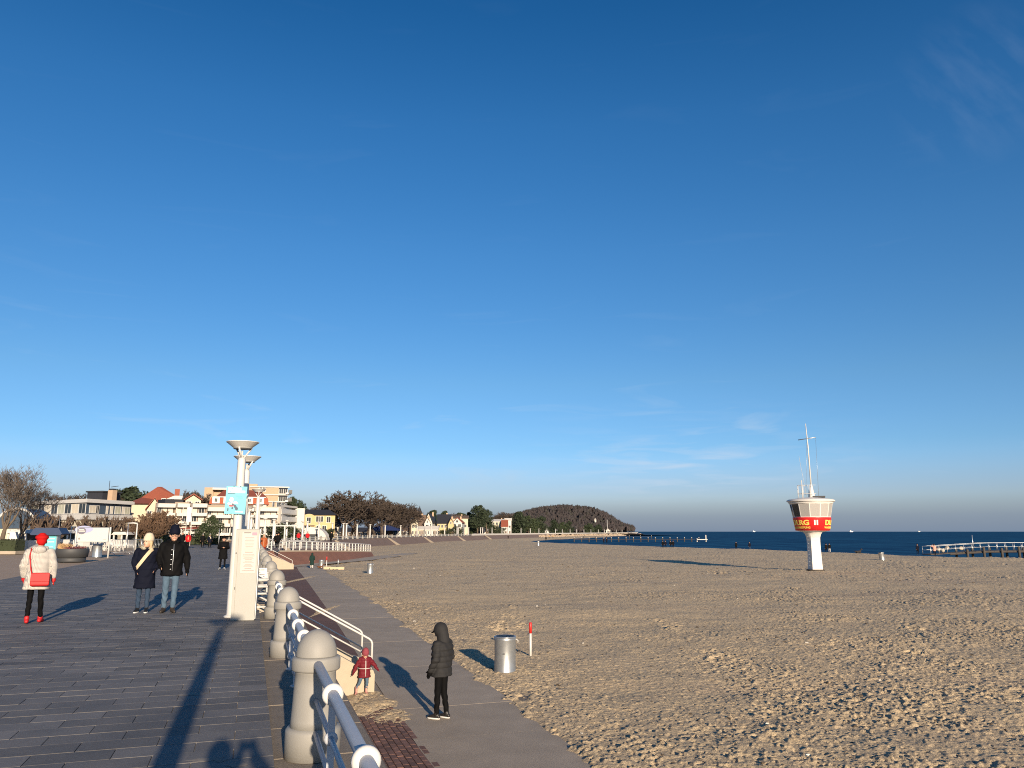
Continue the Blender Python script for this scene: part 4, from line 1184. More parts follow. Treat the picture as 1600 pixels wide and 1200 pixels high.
groyne(912, 1018, 837.5, 16, 480, 'farther row of posts standing in the sea close under the hill')
g = at(1096, 842, 335); pf = thing('bathing_platform', 'small white platform with posts at the end of the long post row', 'platform', (g.x, g.y, -2.62)); part('platform_deck', MB().box((0, 0, 1.0), (4.4, 3, .3)), m_render, pf)
for x in (-1.9, 1.9): part('platform_post', MB().lathe([(.25, -1), (.25, 2.9 if x > 0 else 1.4)], 6, (x, 0, 0)), m_render, pf)
for x, Yd, sc, lab in ((1178, 5200, .45, 'tiny white ship on the horizon left of the tower'), (1330, 5000, .6, 'tiny white ship on the horizon just right of the tower'), (1436, 5400, .35, 'tiny white ship on the horizon above the pier')):
    a = at(x, 830.5, Yd); t = thing('ship', lab, 'ship', (a.x, Yd, -2.6)); part('hull', MB().box((0, 0, 4.0), (34 * sc, 8, 6 * sc + 2), 0, 0, (1.1, 1)), m_white, t); part('superstructure', MB().box((-6 * sc, 0, 6.5 + 5 * sc), (10 * sc, 6, 8 * sc)), m_white, t)
# ------------------------------------------------------------------ trees
m_bark = M('winter_bark', (.11, .085, .06), .9, .3, 4)
m_twig = M('winter_twigs', (.125, .082, .052), .9, .25, .6)
m_twig3 = M('dark_winter_twigs', (.058, .043, .033), .9, .3, .5)
m_bark3 = M('dark_winter_bark', (.07, .052, .04), .9, .3, 3)
m_twig2 = M('reddish_twigs', (.11, .065, .038), .9, .25, .8)
m_bark2 = M('plane_bark', (.085, .058, .04), .9, .3, 4)
m_needle = M('pine_needles', (.040, .058, .024), .85, .45, .7)
m_ever = M('dark_evergreen', (.026, .040, .018), .85, .45, .5)
m_hedge = M('hedge_leaves', (.028, .038, .015), .9, .4, 1.5)
def bare_tree_meshes(seed, h, spread=1.0, depth=6, up=.25, trunk_h=.22, thick=.022, twig=None, bark=None, kids=(2, 3), tw=.0011, side=2):
    rd = random.Random(seed); tr = MB(); cr = MB()
    def go(p, d, L_, r, lev):
        k = 3 if lev < 3 else 2; pts = [p]; rs_ = [r]; dd = d.copy(); q = p.copy()
        for i in range(k):
            dd = (dd + Vector((rd.uniform(-.2, .2), rd.uniform(-.2, .2), rd.uniform(-.05, .15)))).normalized()
            q = q + dd * L_ / k; pts.append(q.copy()); rs_.append(r * (1 - .35 * (i + 1) / k))
        (tr if lev < 2 else cr).tube(pts, rs_, 6 if lev < 2 else (4 if lev < 4 else 3), caps=False, smooth=lev < 3)
        if lev >= depth: return
        nb = rd.choice(kids) + (1 if lev in (0, 1) else 0)
        base = rd.uniform(0, 6.28)
        for j in range(nb):
            a = base + j * 6.283 / nb + rd.uniform(-.5, .5); tilt = rd.uniform(.35, .85) * spread
            ref = Vector((0, 0, 1)) if abs(dd.z) < .95 else Vector((1, 0, 0))
            u = dd.cross(ref).normalized(); w = dd.cross(u)
            nd = (dd * math.cos(tilt) + (u * math.cos(a) + w * math.sin(a)) * math.sin(tilt) + Vector((0, 0, up * .5))).normalized()
            st_ = pts[-1] if (j < 2 or lev < 1) else pts[rd.randrange(1, len(pts))]
            go(st_, nd, L_ * rd.uniform(.66, .86), max(rs_[-1] * rd.uniform(.55, .75), h * tw), lev + 1)
        if lev >= 2 and lev < depth: # side twigs
            for j in range(side):
                a = rd.uniform(0, 6.28); nd = (dd + Vector((math.cos(a), math.sin(a), rd.uniform(-.2, .6)))).normalized()
                s0 = pts[rd.randrange(0, len(pts))]
                cr.tube([s0, s0 + nd * L_ * .35, s0 + (nd + Vector((0, 0, .2))) * L_ * .62], [h * tw * 1.2, h * tw, h * tw * .5], 3, caps=False)
    go(Vector((0, 0, -.2)), Vector((0, 0, 1)), h * trunk_h + .2, h * thick, 0)
    zmax = max(v[2] for v in cr.v); f = h / zmax
    for m_ in (tr, cr): m_.v = [(x * f, y * f, z * f if z > 0 else z) for x, y, z in m_.v]
    return tr.mesh('trunk', bark or m_bark), cr.mesh('crown', twig or m_twig)
BT = [bare_tree_meshes(s, 12, spread=sp, depth=6, up=up, trunk_h=.20) for s, sp, up in ((11, 1.0, .35), (12, 1.05, .25), (23, .85, .45))]
BF = [bare_tree_meshes(s, 12, spread=sp, depth=7, up=up, trunk_h=th, tw=.0023, side=3, twig=m_twig3, bark=m_bark3, kids=(2, 3)) for s, sp, up, th in ((41, 1.05, .12, .10), (42, 1.05, .2, .12), (53, 1.0, .15, .09))]
BS = [bare_tree_meshes(s, 4, spread=1.0, depth=6, up=.5, trunk_h=.08, thick=.02, twig=m_twig2, tw=.003, side=2) for s in (31, 32)]
def pollard_meshes(seed, h):
    rd = random.Random(seed); tr = MB(); cr = MB()
    tr.tube([(0, 0, -.2), (.05, 0, h * .25), (.0, .05, h * .5)], [.24, .19, .2], 8)
    for j in range(7):
        a = rd.uniform(0, 6.28); p = Vector((0, 0, h * rd.uniform(.42, .52))); out = Vector((math.cos(a), math.sin(a), 0))
        R_ = rd.uniform(.5, 1.9); pts = [p, p + out * R_ * .5 + Vector((0, 0, h * .09)), p + out * R_ + Vector((0, 0, h * rd.uniform(.12, .25)))]
        cr.tube(pts, [.15, .12, .10], 6)
        for k in range(2):
            e = pts[-1] if k else pts[1]; u_ = Vector((rd.uniform(-.5, .5), rd.uniform(-.5, .5), 1)).normalized(); L_ = h * rd.uniform(.14, .30)
            cr.tube([e, e + u_ * L_ * .5, e + u_ * L_ + Vector((rd.uniform(-.1, .1), 0, 0))], [.085, .075, .10], 5)
            cr.ell(e + u_ * L_, (.13, .13, .12), 6, 5)
            for i in range(3): q_ = e + u_ * L_; cr.tube([q_, q_ + Vector((rd.uniform(-.25, .25), rd.uniform(-.25, .25), .45))], [.02, .008], 3)
    return tr.mesh('trunk', m_bark2), cr.mesh('crown', m_bark2)
PT = [pollard_meshes(s, 4.0) for s in (1, 2, 3)]
def leafy_meshes(seed, h, w, mat, n=2600, leaf=.34, clumps=16, trunk=.25, shape=1.0):
    rd = random.Random(seed); tr = MB(); cr = MB()
    tr.tube([(0, 0, -.3), (rd.uniform(-.2, .2), 0, h * .4), (rd.uniform(-.3, .3), .2, h * .82)], [h * .03, h * .022, h * .008], 7)
    cs = []
    for i in range(clumps):
        z = h * (trunk + (1 - trunk) * (i + .5) / clumps); k = (z / h - trunk) / (1 - trunk)
        rad = w * .5 * (math.sin(math.pi * min(1, .18 + k * .82 * shape)) ** .7); a = rd.uniform(0, 6.28); o = rad * rd.uniform(.25, .85)
        c = Vector((o * math.cos(a), o * math.sin(a), z)); cs.append((c, rad * rd.uniform(.4, .62) + .2))
        tr.tube([(0, 0, max(z - h * .12, h * .12)), c], [h * .010, h * .004], 4)
    for i in range(n):
        c, r = rd.choice(cs); d_ = Vector((rd.gauss(0, 1), rd.gauss(0, 1), rd.gauss(0, .75))).normalized() * r * (rd.random() ** .35)
        p = c + d_; u = Vector((rd.uniform(-1, 1), rd.uniform(-1, 1), rd.uniform(-.6, .9))).normalized(); v = u.cross(Vector((rd.uniform(-1, 1), rd.uniform(-1, 1), rd.uniform(-1, 1)))).normalized()
        s_ = leaf * rd.uniform(.6, 1.3)
        cr.add([p - v * s_ * .4, p + u * s_ * .8, p + v * s_ * .4, p - u * s_ * .35], [(0, 1, 2, 3)])
    return tr.mesh('trunk', m_bark), cr.mesh('crown', mat)
LT = {'pine': leafy_meshes(5, 10, 6.5, m_needle, 3400, .42, 18, .22), 'pine2': leafy_meshes(6, 14, 9, m_ever, 4200, .55, 20, .30, .9),
      'dark': leafy_meshes(7, 10, 9, m_ever, 4200, .55, 18, .05, .95), 'bush': leafy_meshes(8, 3, 4, m_hedge, 1500, .3, 12, .0, .8), 'olive': leafy_meshes(9, 9, 7, m_needle, 3400, .5, 16, .10)}
def tree(name, ms, px, y0, ytop, Yd, h0, label, group=None, cat='tree', rz=None, sx=1.0, z0=0.0):
    a = at(px, 830, Yd); top = at(px, ytop, Yd).z; f = (top - z0) / h0
    t = thing(name, label, cat, (a.x, Yd, z0), rz if rz is not None else px * .7, group)
    t.scale = (f * sx, f * sx, f)
    for nm, me in zip(('trunk', 'crown'), ms): link(nm, me, t)
    return t
BARE = 'bare winter trees'
BN = [bare_tree_meshes(s, 12, spread=1.05, depth=7, up=.3, trunk_h=.17, tw=.0008, side=3, twig=M('grey_winter_twigs', (.13, .105, .085), .9, .25, .8)) for s in (61, 62)]
tree('bare_tree', BN[0], 4, 0, 722, 62, 12, 'tall bare tree at the left edge of the picture, over the white stalls', BARE)
tree('bare_tree', BN[1], 30, 0, 748, 66, 12, 'lower bare tree overlapping the right side of the tall one at the left edge', BARE)
for px, yt, Yd, lab in ((85, 770, 190, 'small bare tree showing above the flat white roof, left end'), (100, 768, 195, 'small bare tree showing above the flat white roof, right of its fellow'),
                    (188, 762, 180, 'bare tree right of the square chimney, behind the red roofs'), (205, 768, 185, 'bare tree just left of the red roofs, lower than its neighbour'),
                    (296, 764, 185, 'wide bare tree on the skyline right of the red gables'), (308, 766, 190, 'bare tree on the skyline left of the tan tower block'),
                    (272 + 180, 778, 230, 'bare tree above the flat roof of the white balcony block'), (478, 790, 240, 'low bare tree behind the yellow house')):
    tree('bare_tree', BF[int(px) % 3], px, 0, yt, Yd, 12, lab, BARE)
for px, yt, Yd, k, sx, lab in ((538, 766, 206, 0, 1.15, 'biggest bare tree on the sea front, right of the yellow house'), (560, 776, 222, 2, 1.1, 'bare tree with dense brown crown just right of the biggest one'),
                       (575, 775, 228, 1, 1.0, 'slim bare tree in the middle of the big brown group'), (596, 780, 245, 0, 1.0, 'pale bare tree with open crown right of the slim one'),
                       (612, 779, 258, 2, 1.15, 'round bare tree over the blue canopy'), (628, 785, 280, 1, 1.1, 'bare tree at the right of the group, lower crown'),
                       (641, 792, 300, 0, 1.0, 'last and lowest bare tree of the big brown group'), (518, 782, 215, 1, 1.0, 'bare tree at the left of the group, against the yellow house')):
    tree('bare_tree', BF[k], px, 0, yt, Yd, 12, lab, BARE, sx=sx * 1.12)
for px, yt, Yd, k, sx, lab in ((549, 781, 224, 1, 1.3, 'broad bare tree filling in behind the biggest one'), (586, 786, 246, 2, 1.4, 'broad low bare tree behind the slim one'), (604, 788, 262, 1, 1.3, 'low bare tree behind the blue canopy'), (634, 794, 300, 0, 1.4, 'low spreading bare tree at the right end of the group')):
    tree('bare_tree', BF[k], px, 0, yt, Yd, 12, lab, BARE, sx=sx)
for px, yt, Yd, lab in ((784, 798, 520, 'round bare tree on the skyline above the white villas'), (806, 800, 540, 'bare tree between the villas and the dark evergreen'), (719, 801, 430, 'bare tree top behind the red roofed white house')):
    tree('bare_tree', BF[int(px) % 3], px, 0, yt, Yd, 12, lab, BARE, sx=1.3)
POL = [(44, 806, 84), (58, 803, 88), (72, 802, 84), (86, 803, 90), (98, 804, 85), (112, 804, 92), (126, 807, 86), (140, 808, 92), (152, 803, 82), (163, 803, 88), (178, 808, 92), (192, 810, 88)]
for i, (px, yt, Yd) in enumerate(POL):
    tree('pollarded_tree', PT[i % 3], px, 0, yt, Yd, 4.0, ['pollarded plane tree with knobbly stubs in the row before the glass fronted building', 'pollarded plane tree standing before the dark corner of the glass fronted building'][0 if i < 8 else 1], 'pollarded trees in a row' if i < 8 else 'pollarded trees by the dark glass corner')
for px, yt, Yd, lab in ((212, 806, 92, 'brown bare shrub left of the couple, before the cream gable'), (228, 796, 95, 'tall brown bare shrub in front of the red roofed house'), (243, 800, 90, 'brown bare shrub with a pale stem behind the beanie man'),
                    (258, 808, 96, 'low brown bare shrub right beside the man in the beanie'), (236, 818, 88, 'spreading brown shrub above the woman in the cream hat'), (221, 816, 86, 'small brown shrub left of the woman in the cream hat')):
    tree('bare_shrub', BS[int(px) % 2], px, 0, yt, Yd, 4, lab, 'brown bare shrubs', 'shrub', sx=1.35)
tree('pine_tree', LT['pine'], 330, 0, 806, 98, 10, 'green pine left of the nearest lamp, before the white balconies', None, sx=1.0)
tree('pine_tree', LT['pine'], 318, 0, 818, 102, 10, 'smaller green pine at the left foot of the bigger pine', None, sx=1.2)
tree('evergreen_tree', LT['dark'], 203, 0, 765, 178, 10, 'dark evergreen on the skyline left of the big red roof', None, sx=1.3)
tree('evergreen_tree', LT['dark'], 456, 0, 780, 215, 10, 'dark evergreen behind the white balcony block', None, sx=.8)
for px, yt, Yd, k, h0, sx, lab in ((746, 791, 400, 'pine2', 14, 1.1, 'tall dark pine left of the white villas'), (733, 801, 410, 'olive', 9, 1.2, 'broad olive-green tree at the left of the tall dark pine'), (760, 797, 415, 'pine2', 14, 1.0, 'dark pine leaning over the white villas'),
                              (812, 801, 505, 'dark', 10, 1.25, 'big round dark evergreen right of the white villas'), (826, 806, 525, 'olive', 9, 1.3, 'olive-green tree right of the big round evergreen'), (845, 808, 560, 'dark', 10, 1.1, 'dark evergreen below the left of the hill'),
                              (835, 812, 545, 'olive', 9, 1.2, 'lower olive-green tree between two dark evergreens'), (866, 813, 600, 'dark', 10, 1.1, 'dark evergreen under the middle of the hill'), (880, 816, 620, 'olive', 9, 1.3, 'olive-green tree under the middle of the hill'),
                              (889, 815, 640, 'dark', 10, 1.0, 'small dark evergreen right of the middle of the hill'), (920, 818, 730, 'olive', 9, 1.6, 'olive-green wood edge under the right of the hill'), (936, 820, 770, 'dark', 10, 1.2, 'dark evergreen beside the white kiosk below the hill'),
                              (677, 799, 420, 'dark', 10, 1.2, 'dark evergreen between the white gabled and the yellow house'), (695, 800, 440, 'dark', 10, .9, 'pointed dark evergreen behind the yellow house'), (718, 803, 450, 'dark', 10, 1.6, 'dark evergreen behind the red roofed white house')):
    tree('evergreen_tree', LT[k], px, 0, yt, Yd, h0, lab, 'dark evergreens along the far front', sx=sx)
for px, yt, Yd, sx, lab in ((430, 822, 128, 1.6, 'olive bush behind the white posts by the balcony block'), (462, 826, 150, 1.2, 'low bush left of the yellow house'), (512, 828, 165, 1.3, 'low dark bush right of the yellow house'), (715, 824, 340, 1.1, 'round clipped bush before the red roofed white house'), (702, 827, 332, 1.1, 'clipped bush before the yellow house with blue roof'), (783, 826, 455, 1.4, 'bush at the foot of the white villas'), (770, 822, 450, 1.3, 'bush climbing the white villa'), (690, 829, 325, 1.3, 'low hedge bush left of the clipped ones')):
    tree('bush', LT['bush'], px, 0, yt, Yd, 3, lab, 'bushes along the front', 'bush', sx=sx)

# ------------------------------------------------------------------ buildings
_win = {}
def window_me(w, h, glass):
    k = (round(w, 2), round(h, 2), glass.name)
    if k not in _win:
        f = MB(); b = min(.09, w * .12)
        f.box((-w / 2 + b / 2, 0, 0), (b, .07, h)); f.box((w / 2 - b / 2, 0, 0), (b, .07, h))
        f.box((0, 0, h / 2 - b / 2), (w - 2 * b, .068, b)); f.box((0, 0, -h / 2 + b / 2), (w - 2 * b, .068, b)); f.box((0, 0, 0), (b * .6, .06, h - 2 * b))
        p = MB().box((0, .0, 0), (w - b, .04, h - b))
        _win[k] = (f.mesh('window', m_white), p.mesh('pane', glass))
    return _win[k]
def put_window(root, A, B, k, z, w, h, glass=None, out=.045):
    d_ = (B - A); d_.z = 0; nrm = Vector((d_.y, -d_.x, 0)).normalized(); p = A + d_ * k + nrm * out
    fm, pm = window_me(w, h, glass or m_glass)
    o = link('window', fm, root, Vector((p.x, p.y, z)) - root.location, math.atan2(d_.y, d_.x)); link('pane', pm, o)
    return o
def wall_poly(root, pts, z0, z1, mat, name='wall'):
    n = len(pts); mb = MB(); vs = [(p.x, p.y, z0) for p in pts] + [(p.x, p.y, z1) for p in pts]
    fs = [(i, (i + 1) % n, (i + 1) % n + n, i + n) for i in range(n)] + [tuple(range(2 * n - 1, n - 1, -1))[::-1]]
    return part(name, mb.add(vs, fs).shift(root.location), mat, root)
def P2(px, Yd): a = at(px, 830, Yd); return Vector((a.x, Yd, 0))
def zz(y, Yd): return at(800, y, Yd).z
def strip(root, A, B, z0, z1, out, mat, name, dep=.3):
    d_ = (B - A); d_.z = 0; L_ = d_.length; u = d_.normalized(); nrm = Vector((u.y, -u.x, 0))
    c = (A + B) / 2 + nrm * (out - dep / 2)
    return part(name, MB().box((0, 0, 0), (L_, dep, z1 - z0)), mat, root, Vector((c.x, c.y, (z0 + z1) / 2)) - root.location, math.atan2(u.y, u.x))
m_palewin = M('curtained_glass', (.42, .42, .33), .25, .35, .6)
# glass fronted white building
A_, B_, C_ = P2(36, 134), P2(131, 122), P2(202, 133)
D_, E_ = C_ + Vector((-16, 22, 0)), A_ + Vector((-10, 25, 0))
b1 = thing('glass_fronted_building', 'low white building with a flat roof and a long glazed upper floor behind pollards', 'building', B_)
zl0, zl1, zr0, zr1 = zz(812, 124), zz(803.5, 124), zz(786, 124), zz(781, 124)
wall_poly(b1, [A_, B_, C_, D_, E_], 0, zl0, m_cream)
wall_poly(b1, [A_ + (B_ - A_) * .01, B_, C_, D_, E_], zl1, zr0, m_bluepanel, 'glazed_storey')
ctr = (A_ + B_ + C_ + D_ + E_) / 5
grow = lambda f: [ctr + (p - ctr) * f for p in (A_, B_, C_, D_, E_)]
wall_poly(b1, grow(1.04), zl0, zl1, m_white, 'floor_band'); wall_poly(b1, grow(1.05), zr0, zr1, m_white, 'roof_slab'); wall_poly(b1, grow(1.02), zr1, zr1 + .08, m_render, 'roof_upstand')
hw = zr0 - zl1 - .12; zc = (zl1 + zr0) / 2
nL = 9
for k in range(nL): put_window(b1, A_ + (B_ - A_) * .01, B_, (k + .5) / nL, zc, (B_ - A_).length / nL * .93, hw, (m_glass, m_palewin, m_glass, m_blind, m_glass, m_palewin, m_glass, m_blind, m_glass)[k])
for k, w_, g_ in ((.13, 1.5, m_blind), (.23, .8, m_glass), (.44, .5, m_blind), (.54, .7, m_blind), (.68, 1.5, m_palewin), (.80, .5, m_blind), (.90, 1.4, m_palewin)):
    put_window(b1, B_, C_, k, zc - .12, w_, hw * .78, g_)
for k in (.1, .25, .4, .55, .7, .85): put_window(b1, A_, B_, k, 1.5, 1.8, 2.2)
for k in (.15, .4, .65, .88): put_window(b1, B_, C_, k, 1.5, 1.6, 2.2)
ph = P2(157, 136); part('roof_house', MB().box((0, 0, 0), (3.3, 4, zz(770, 136) - zr1)), m_slate, b1, Vector((ph.x, ph.y, (zz(770, 136) + zr1) / 2)) - b1.location, -.3)
part('roof_house_cap', MB().box((0, 0, 0), (3.7, 4.4, .25)), m_dark, b1, Vector((ph.x, ph.y, zz(769, 136))) - b1.location, -.3)
ph = P2(170, 134); part('chimney', MB().box((0, 0, 0), (1.0, 1.0, zz(766, 134) - zr1)), m_tan, b1, Vector((ph.x, ph.y, (zz(766, 134) + zr1) / 2)) - b1.location, -.3)
part('chimney_cap', MB().box((0, 0, 0), (.8, .8, .3)), m_dark, b1, Vector((ph.x, ph.y, zz(765, 134))) - b1.location, -.3)
ph = P2(164, 136); part('aerial', MB().tube([(0, 0, zr1), (0, 0, zz(751, 136))], .045, 5), m_dark, b1, Vector((ph.x, ph.y, 0)) - b1.location)
part('aerial_arm', MB().tube([(.3, 0, zz(761, 136)), (1.6, 0, zz(759.5, 136))], .05, 4), m_dark, b1, Vector((ph.x, ph.y, 0)) - b1.location)
# curved glass hood at its left
dm = thing('glass_dome', 'half round glass hood with a white rim left of the glazed building', 'conservatory', P2(28, 100))
prf = [(2.6 * math.sin(a), 2.2 + 2.4 * math.cos(a)) for a in np.linspace(-1.35, 1.35, 14)]
part('dome_shell', MB().prism(prf + [(2.4, 2.1), (-2.4, 2.1)], -.6, 3.5), m_bluepanel, dm); part('dome_rim', MB().tube([(x, -.65, z) for x, z in prf], .16, 6), m_white, dm)
part('dome_base', MB().box((0, 1.4, 1.1), (4.9, 3.6, 2.2)), m_cream, dm)

def gable_roof(root, c, w, dpt, z0, z1, rz, mat, over=.4, name='roof'):
    x, y = w / 2 + over, dpt / 2 + over; t = .22
    vs = [(-x, -y, z0), (x, -y, z0), (x, y, z0), (-x, y, z0), (0, -y, z1), (0, y, z1)]
    vs += [(a, b, z + t) for a, b, z in vs]
    fs = [(6, 10, 11, 9)[::-1], (7, 8, 11, 10)[::-1], (0, 4, 10, 6)[::-1], (4, 1, 7, 10)[::-1], (3, 9, 11, 5)[::-1], (5, 11, 8, 2)[::-1], (0, 6, 9, 3)[::-1], (1, 2, 8, 7)[::-1], (0, 3, 5, 4), (1, 4, 5, 2)]
    return part(name, MB().add(vs, [f[::-1] for f in fs]), mat, root, c, rz)
def gable_wall(root, c, w, dpt, z0, ze, z1, rz, mat, name='wall'):
    x = w / 2; return part(name, MB().prism([(-x, z0), (x, z0), (x, ze), (0, z1), (-x, ze)], -dpt / 2, dpt / 2), mat, root, c, rz)
def house(name, x0, x1, yeave, yridge, Yd, wall, roof, label, front=True, rz=0.0, win=(2, 2), z0=0.0, dpt=None, glass=None, chim=True, cat='house', yb=None, hw_=1.3):
    """front: gable towards the viewer; otherwise the ridge runs across"""
    A, B = P2(x0, Yd), P2(x1, Yd); w = (B - A).length; dpt = dpt or w * .9; ze, zr = zz(yeave, Yd), zz(yridge, Yd)
    c0_ = (A + B) / 2; face = math.atan2(-c0_.x, c0_.y); c = c0_ + Vector((-math.sin(face), math.cos(face), 0)) * dpt / 2; t = thing(name, label, cat, (c.x, c.y, z0), rz * .4 + face)
    if front:
        gable_wall(t, (0, 0, -z0), w, dpt, z0 - .3, ze, zr - .15, 0, wall); gable_roof(t, (0, 0, -z0), w, dpt, ze - .1, zr, 0, roof)
    else:
        gable_wall(t, (0, 0, -z0), dpt, w, z0 - .3, ze, zr - .15, math.pi / 2, wall); gable_roof(t, (0, 0, -z0), dpt, w, ze - .1, zr, math.pi / 2, roof)
    nr, nc = win; hh = (ze - z0) / max(nr, 1)
    for r_ in range(nr):
        for k in range(nc):
            wx = -w / 2 + w * (k + .5) / nc
            fm, pm = window_me(min(hw_, w / nc * .6), min(1.5, hh * .55), glass or m_glass)
            o = link('window', fm, t, (wx, -dpt / 2 - .05, hh * (r_ + .55))); link('pane', pm, o)
    if front and zr - ze > 2:
        fm, pm = window_me(min(hw_, w * .25), 1.1, glass or m_glass); o = link('window', fm, t, (0, -dpt / 2 - .05, ze - z0 + (zr - ze) * .3)); link('pane', pm, o)
    dm_ = MB().box((0, 0, 1.0), (1.0, .08, 2.0)); part('door', dm_, m_umber, t, (w * .28, -dpt / 2 - .04, 0))
    if chim: part('chimney', MB().box((0, 0, 0), (.7, .7, 1.8)), m_tan, t, (w * .2, dpt * .1, zr - z0 - .1))
    return t
# big house with red tiled roofs
Yd = 152
hA, hB = P2(200, Yd), P2(290, Yd)
b2 = thing('red_roofed_house', 'large house with steep red tiled roofs and three pale gables behind the brown shrubs', 'house', (hA + hB) / 2)
W2 = (hB - hA).length
def rel(px, Y_, z): a = at(px, 830, Y_); return Vector((a.x, Y_, z)) - b2.location
part('wall', MB().box((0, 0, 0), (W2 * .93, 11, zz(786, Yd))), m_cream, b2, (0, 7, zz(786, Yd) / 2))
# hipped main roof, its point above px 256
rx = at(256, 830, Yd).x - b2.location.x - 1.6; zt_, ze_ = zz(760.5, 158), zz(787, Yd)
part('main_roof', MB().add([(-W2 * .5, .5, ze_), (W2 * .5, .5, ze_), (W2 * .5, 13.5, ze_), (-W2 * .5, 13.5, ze_), (rx - .3, 7, zt_), (rx + .5, 7, zt_), (-W2 * .30, 7, zz(777.5, 158))], [(0, 1, 5, 4, 6), (1, 2, 5), (2, 3, 6, 4, 5), (3, 0, 6), (3, 2, 1, 0)]), m_tile, b2)
def gable(px0, px1, yp, ye, yb_, Y_, wall, dp=6, nw=1):
    A, B = P2(px0, Y_), P2(px1, Y_); c = (A + B) / 2; w = (B - A).length
    o = Vector((c.x, Y_ + dp / 2, 0)) - b2.location
    gable_wall(b2, o, w, dp, 0, zz(ye, Y_), zz(yp, Y_) - .2, 0, wall, 'gable_wall'); gable_roof(b2, o, w, dp, zz(ye, Y_), zz(yp, Y_), 0, m_tile, .25, 'gable_roof')
    for k in range(nw):
        fm, pm = window_me(.9, 1.2, m_glass); q_ = link('window', fm, b2, Vector((c.x + (k - (nw - 1) / 2) * 1.5, Y_ - .05, zz(ye + 6, Y_))) - b2.location); link('pane', pm, q_)
gable(209, 230, 778, 797, 803, 147, m_cream, 8, 2); gable(268, 291, 771.5, 781, 790, 148, m_cream, 8, 2)
p_ = part('white_gable_wall', MB().add([(-2.7, 0, zz(791, 148)), (2.5, 0, zz(786, 148)), (2.7, 0, zz(774, 148)), (1.2, 0, zz(774, 148)), (-2.7, 0, zz(789, 148)), (-2.7, 5, zz(791, 148)), (2.5, 5, zz(786, 148)), (2.7, 5, zz(774, 148)), (1.2, 5, zz(774, 148)), (-2.7, 5, zz(789, 148))], [(0, 1, 2, 3, 4), (9, 8, 7, 6, 5), (3, 2, 7, 8), (4, 3, 8, 9), (1, 6, 7, 2), (0, 4, 9, 5)]), m_render, b2, rel(241, 148, 0))
for dx in (-.6, .9): fm, pm = window_me(.8, 1.1, m_glass); q_ = link('window', fm, b2, rel(241, 148, zz(783, 148)) + Vector((dx, -.05, 0))); link('pane', pm, q_)
part('chimney', MB().box((0, 0, 0), (.9, .9, 1.8)), m_tile, b2, rel(284, 156, zz(771, 156)))
# terraced balcony flats
Yd = 138
fA, fB = P2(240, 132), P2(432, 144)
b3 = thing('balcony_flats', 'long stepped white apartment block with rounded balcony bands behind the pine', 'building', (fA + fB) / 2)
def fpt(px):
    k = (px - 240) / 192.0; Y_ = 132 + 12 * k; a = at(px, 830, Y_); return Vector((a.x, Y_, 0))
SEG = [(241, 268, 786), (271.5, 291, 784.5), (295, 318, 786), (320, 356, 789), (358, 392, 789), (394, 430, 792)]
ys_ = [(787, 793), (801.5, 806.5), (815, 820), (829.5, 834)]
for i, (p0, p1, yt_) in enumerate(SEG):
    a, b = fpt(p0 - 1.5), fpt(p1 + 1.5); back = Vector((-4, 12, 0)); Ym = (a.y + b.y) / 2
    wall_poly(b3, [a, b, b + back, a + back], 0, zz(yt_, Ym), m_brown if i % 2 else m_umber)
    for j, (y0, y1) in enumerate(ys_):
        if i >= 3: y0, y1 = y0 + 6 if j == 0 else y0 + 3, y1 + 6 if j == 0 else y1 + 3
        z1_, z0_ = zz(y0, Ym), zz(y1, Ym); aa, bb = fpt(p0), fpt(p1)
        strip(b3, aa, bb, z0_, z1_, 1.3, m_render, 'balcony_band', 1.35)
        if j > 0:
            zt2 = zz(ys_[j - 1][1] + (3 if i >= 3 else 0), Ym); hwin = (zt2 - z1_) + .35
        if j < 3:
            zn = zz(ys_[j + 1][0] + (3 if i >= 3 else 0), Ym); nw_ = max(2, int((p1 - p0) / 9))
            for k in range(nw_): put_window(b3, aa, bb, (k + .5) / nw_, (z0_ + zn) / 2 - .1, (bb - aa).length / nw_ * .82, z0_ - zn + .5, m_blind if (k + i + j) % 3 else m_glass, .06)
    nw_ = max(2, int((p1 - p0) / 12)); aa, bb = fpt(p0), fpt(p1)
    for k in range(nw_): put_window(b3, aa, bb, (k + .5) / nw_, 1.3, 1.9, 2.2, m_glass, .06)
p0 = fpt(241); p1 = fpt(291)
strip(b3, fpt(246) + Vector((0, 2, 0)), fpt(275) + Vector((0, 2, 0)), zz(787, 134), zz(779.5, 134), 0, m_slate, 'roof_house', 5)
aw = thing('red_awning', 'red awning along the foot of the white balcony flats', 'awning', fpt(310) + Vector((.6, -1.6, 2.3)), math.atan2(12, 40) * .4)
part('awning_cloth', MB().add([(-4.5, 0, 0), (3, 0, 0), (3, 1.8, .3), (-4.5, 1.8, .3), (-4.5, 0, -.2), (3, 0, -.2)], [(0, 1, 2, 3), (4, 5, 1, 0)]), M('awning_red', (.16, .02, .015), .8, .2, 2), aw); part('awning_bar', MB().tube([(-4.5, 0, -.2), (3, 0, -.2)], .05, 5), m_white, aw)
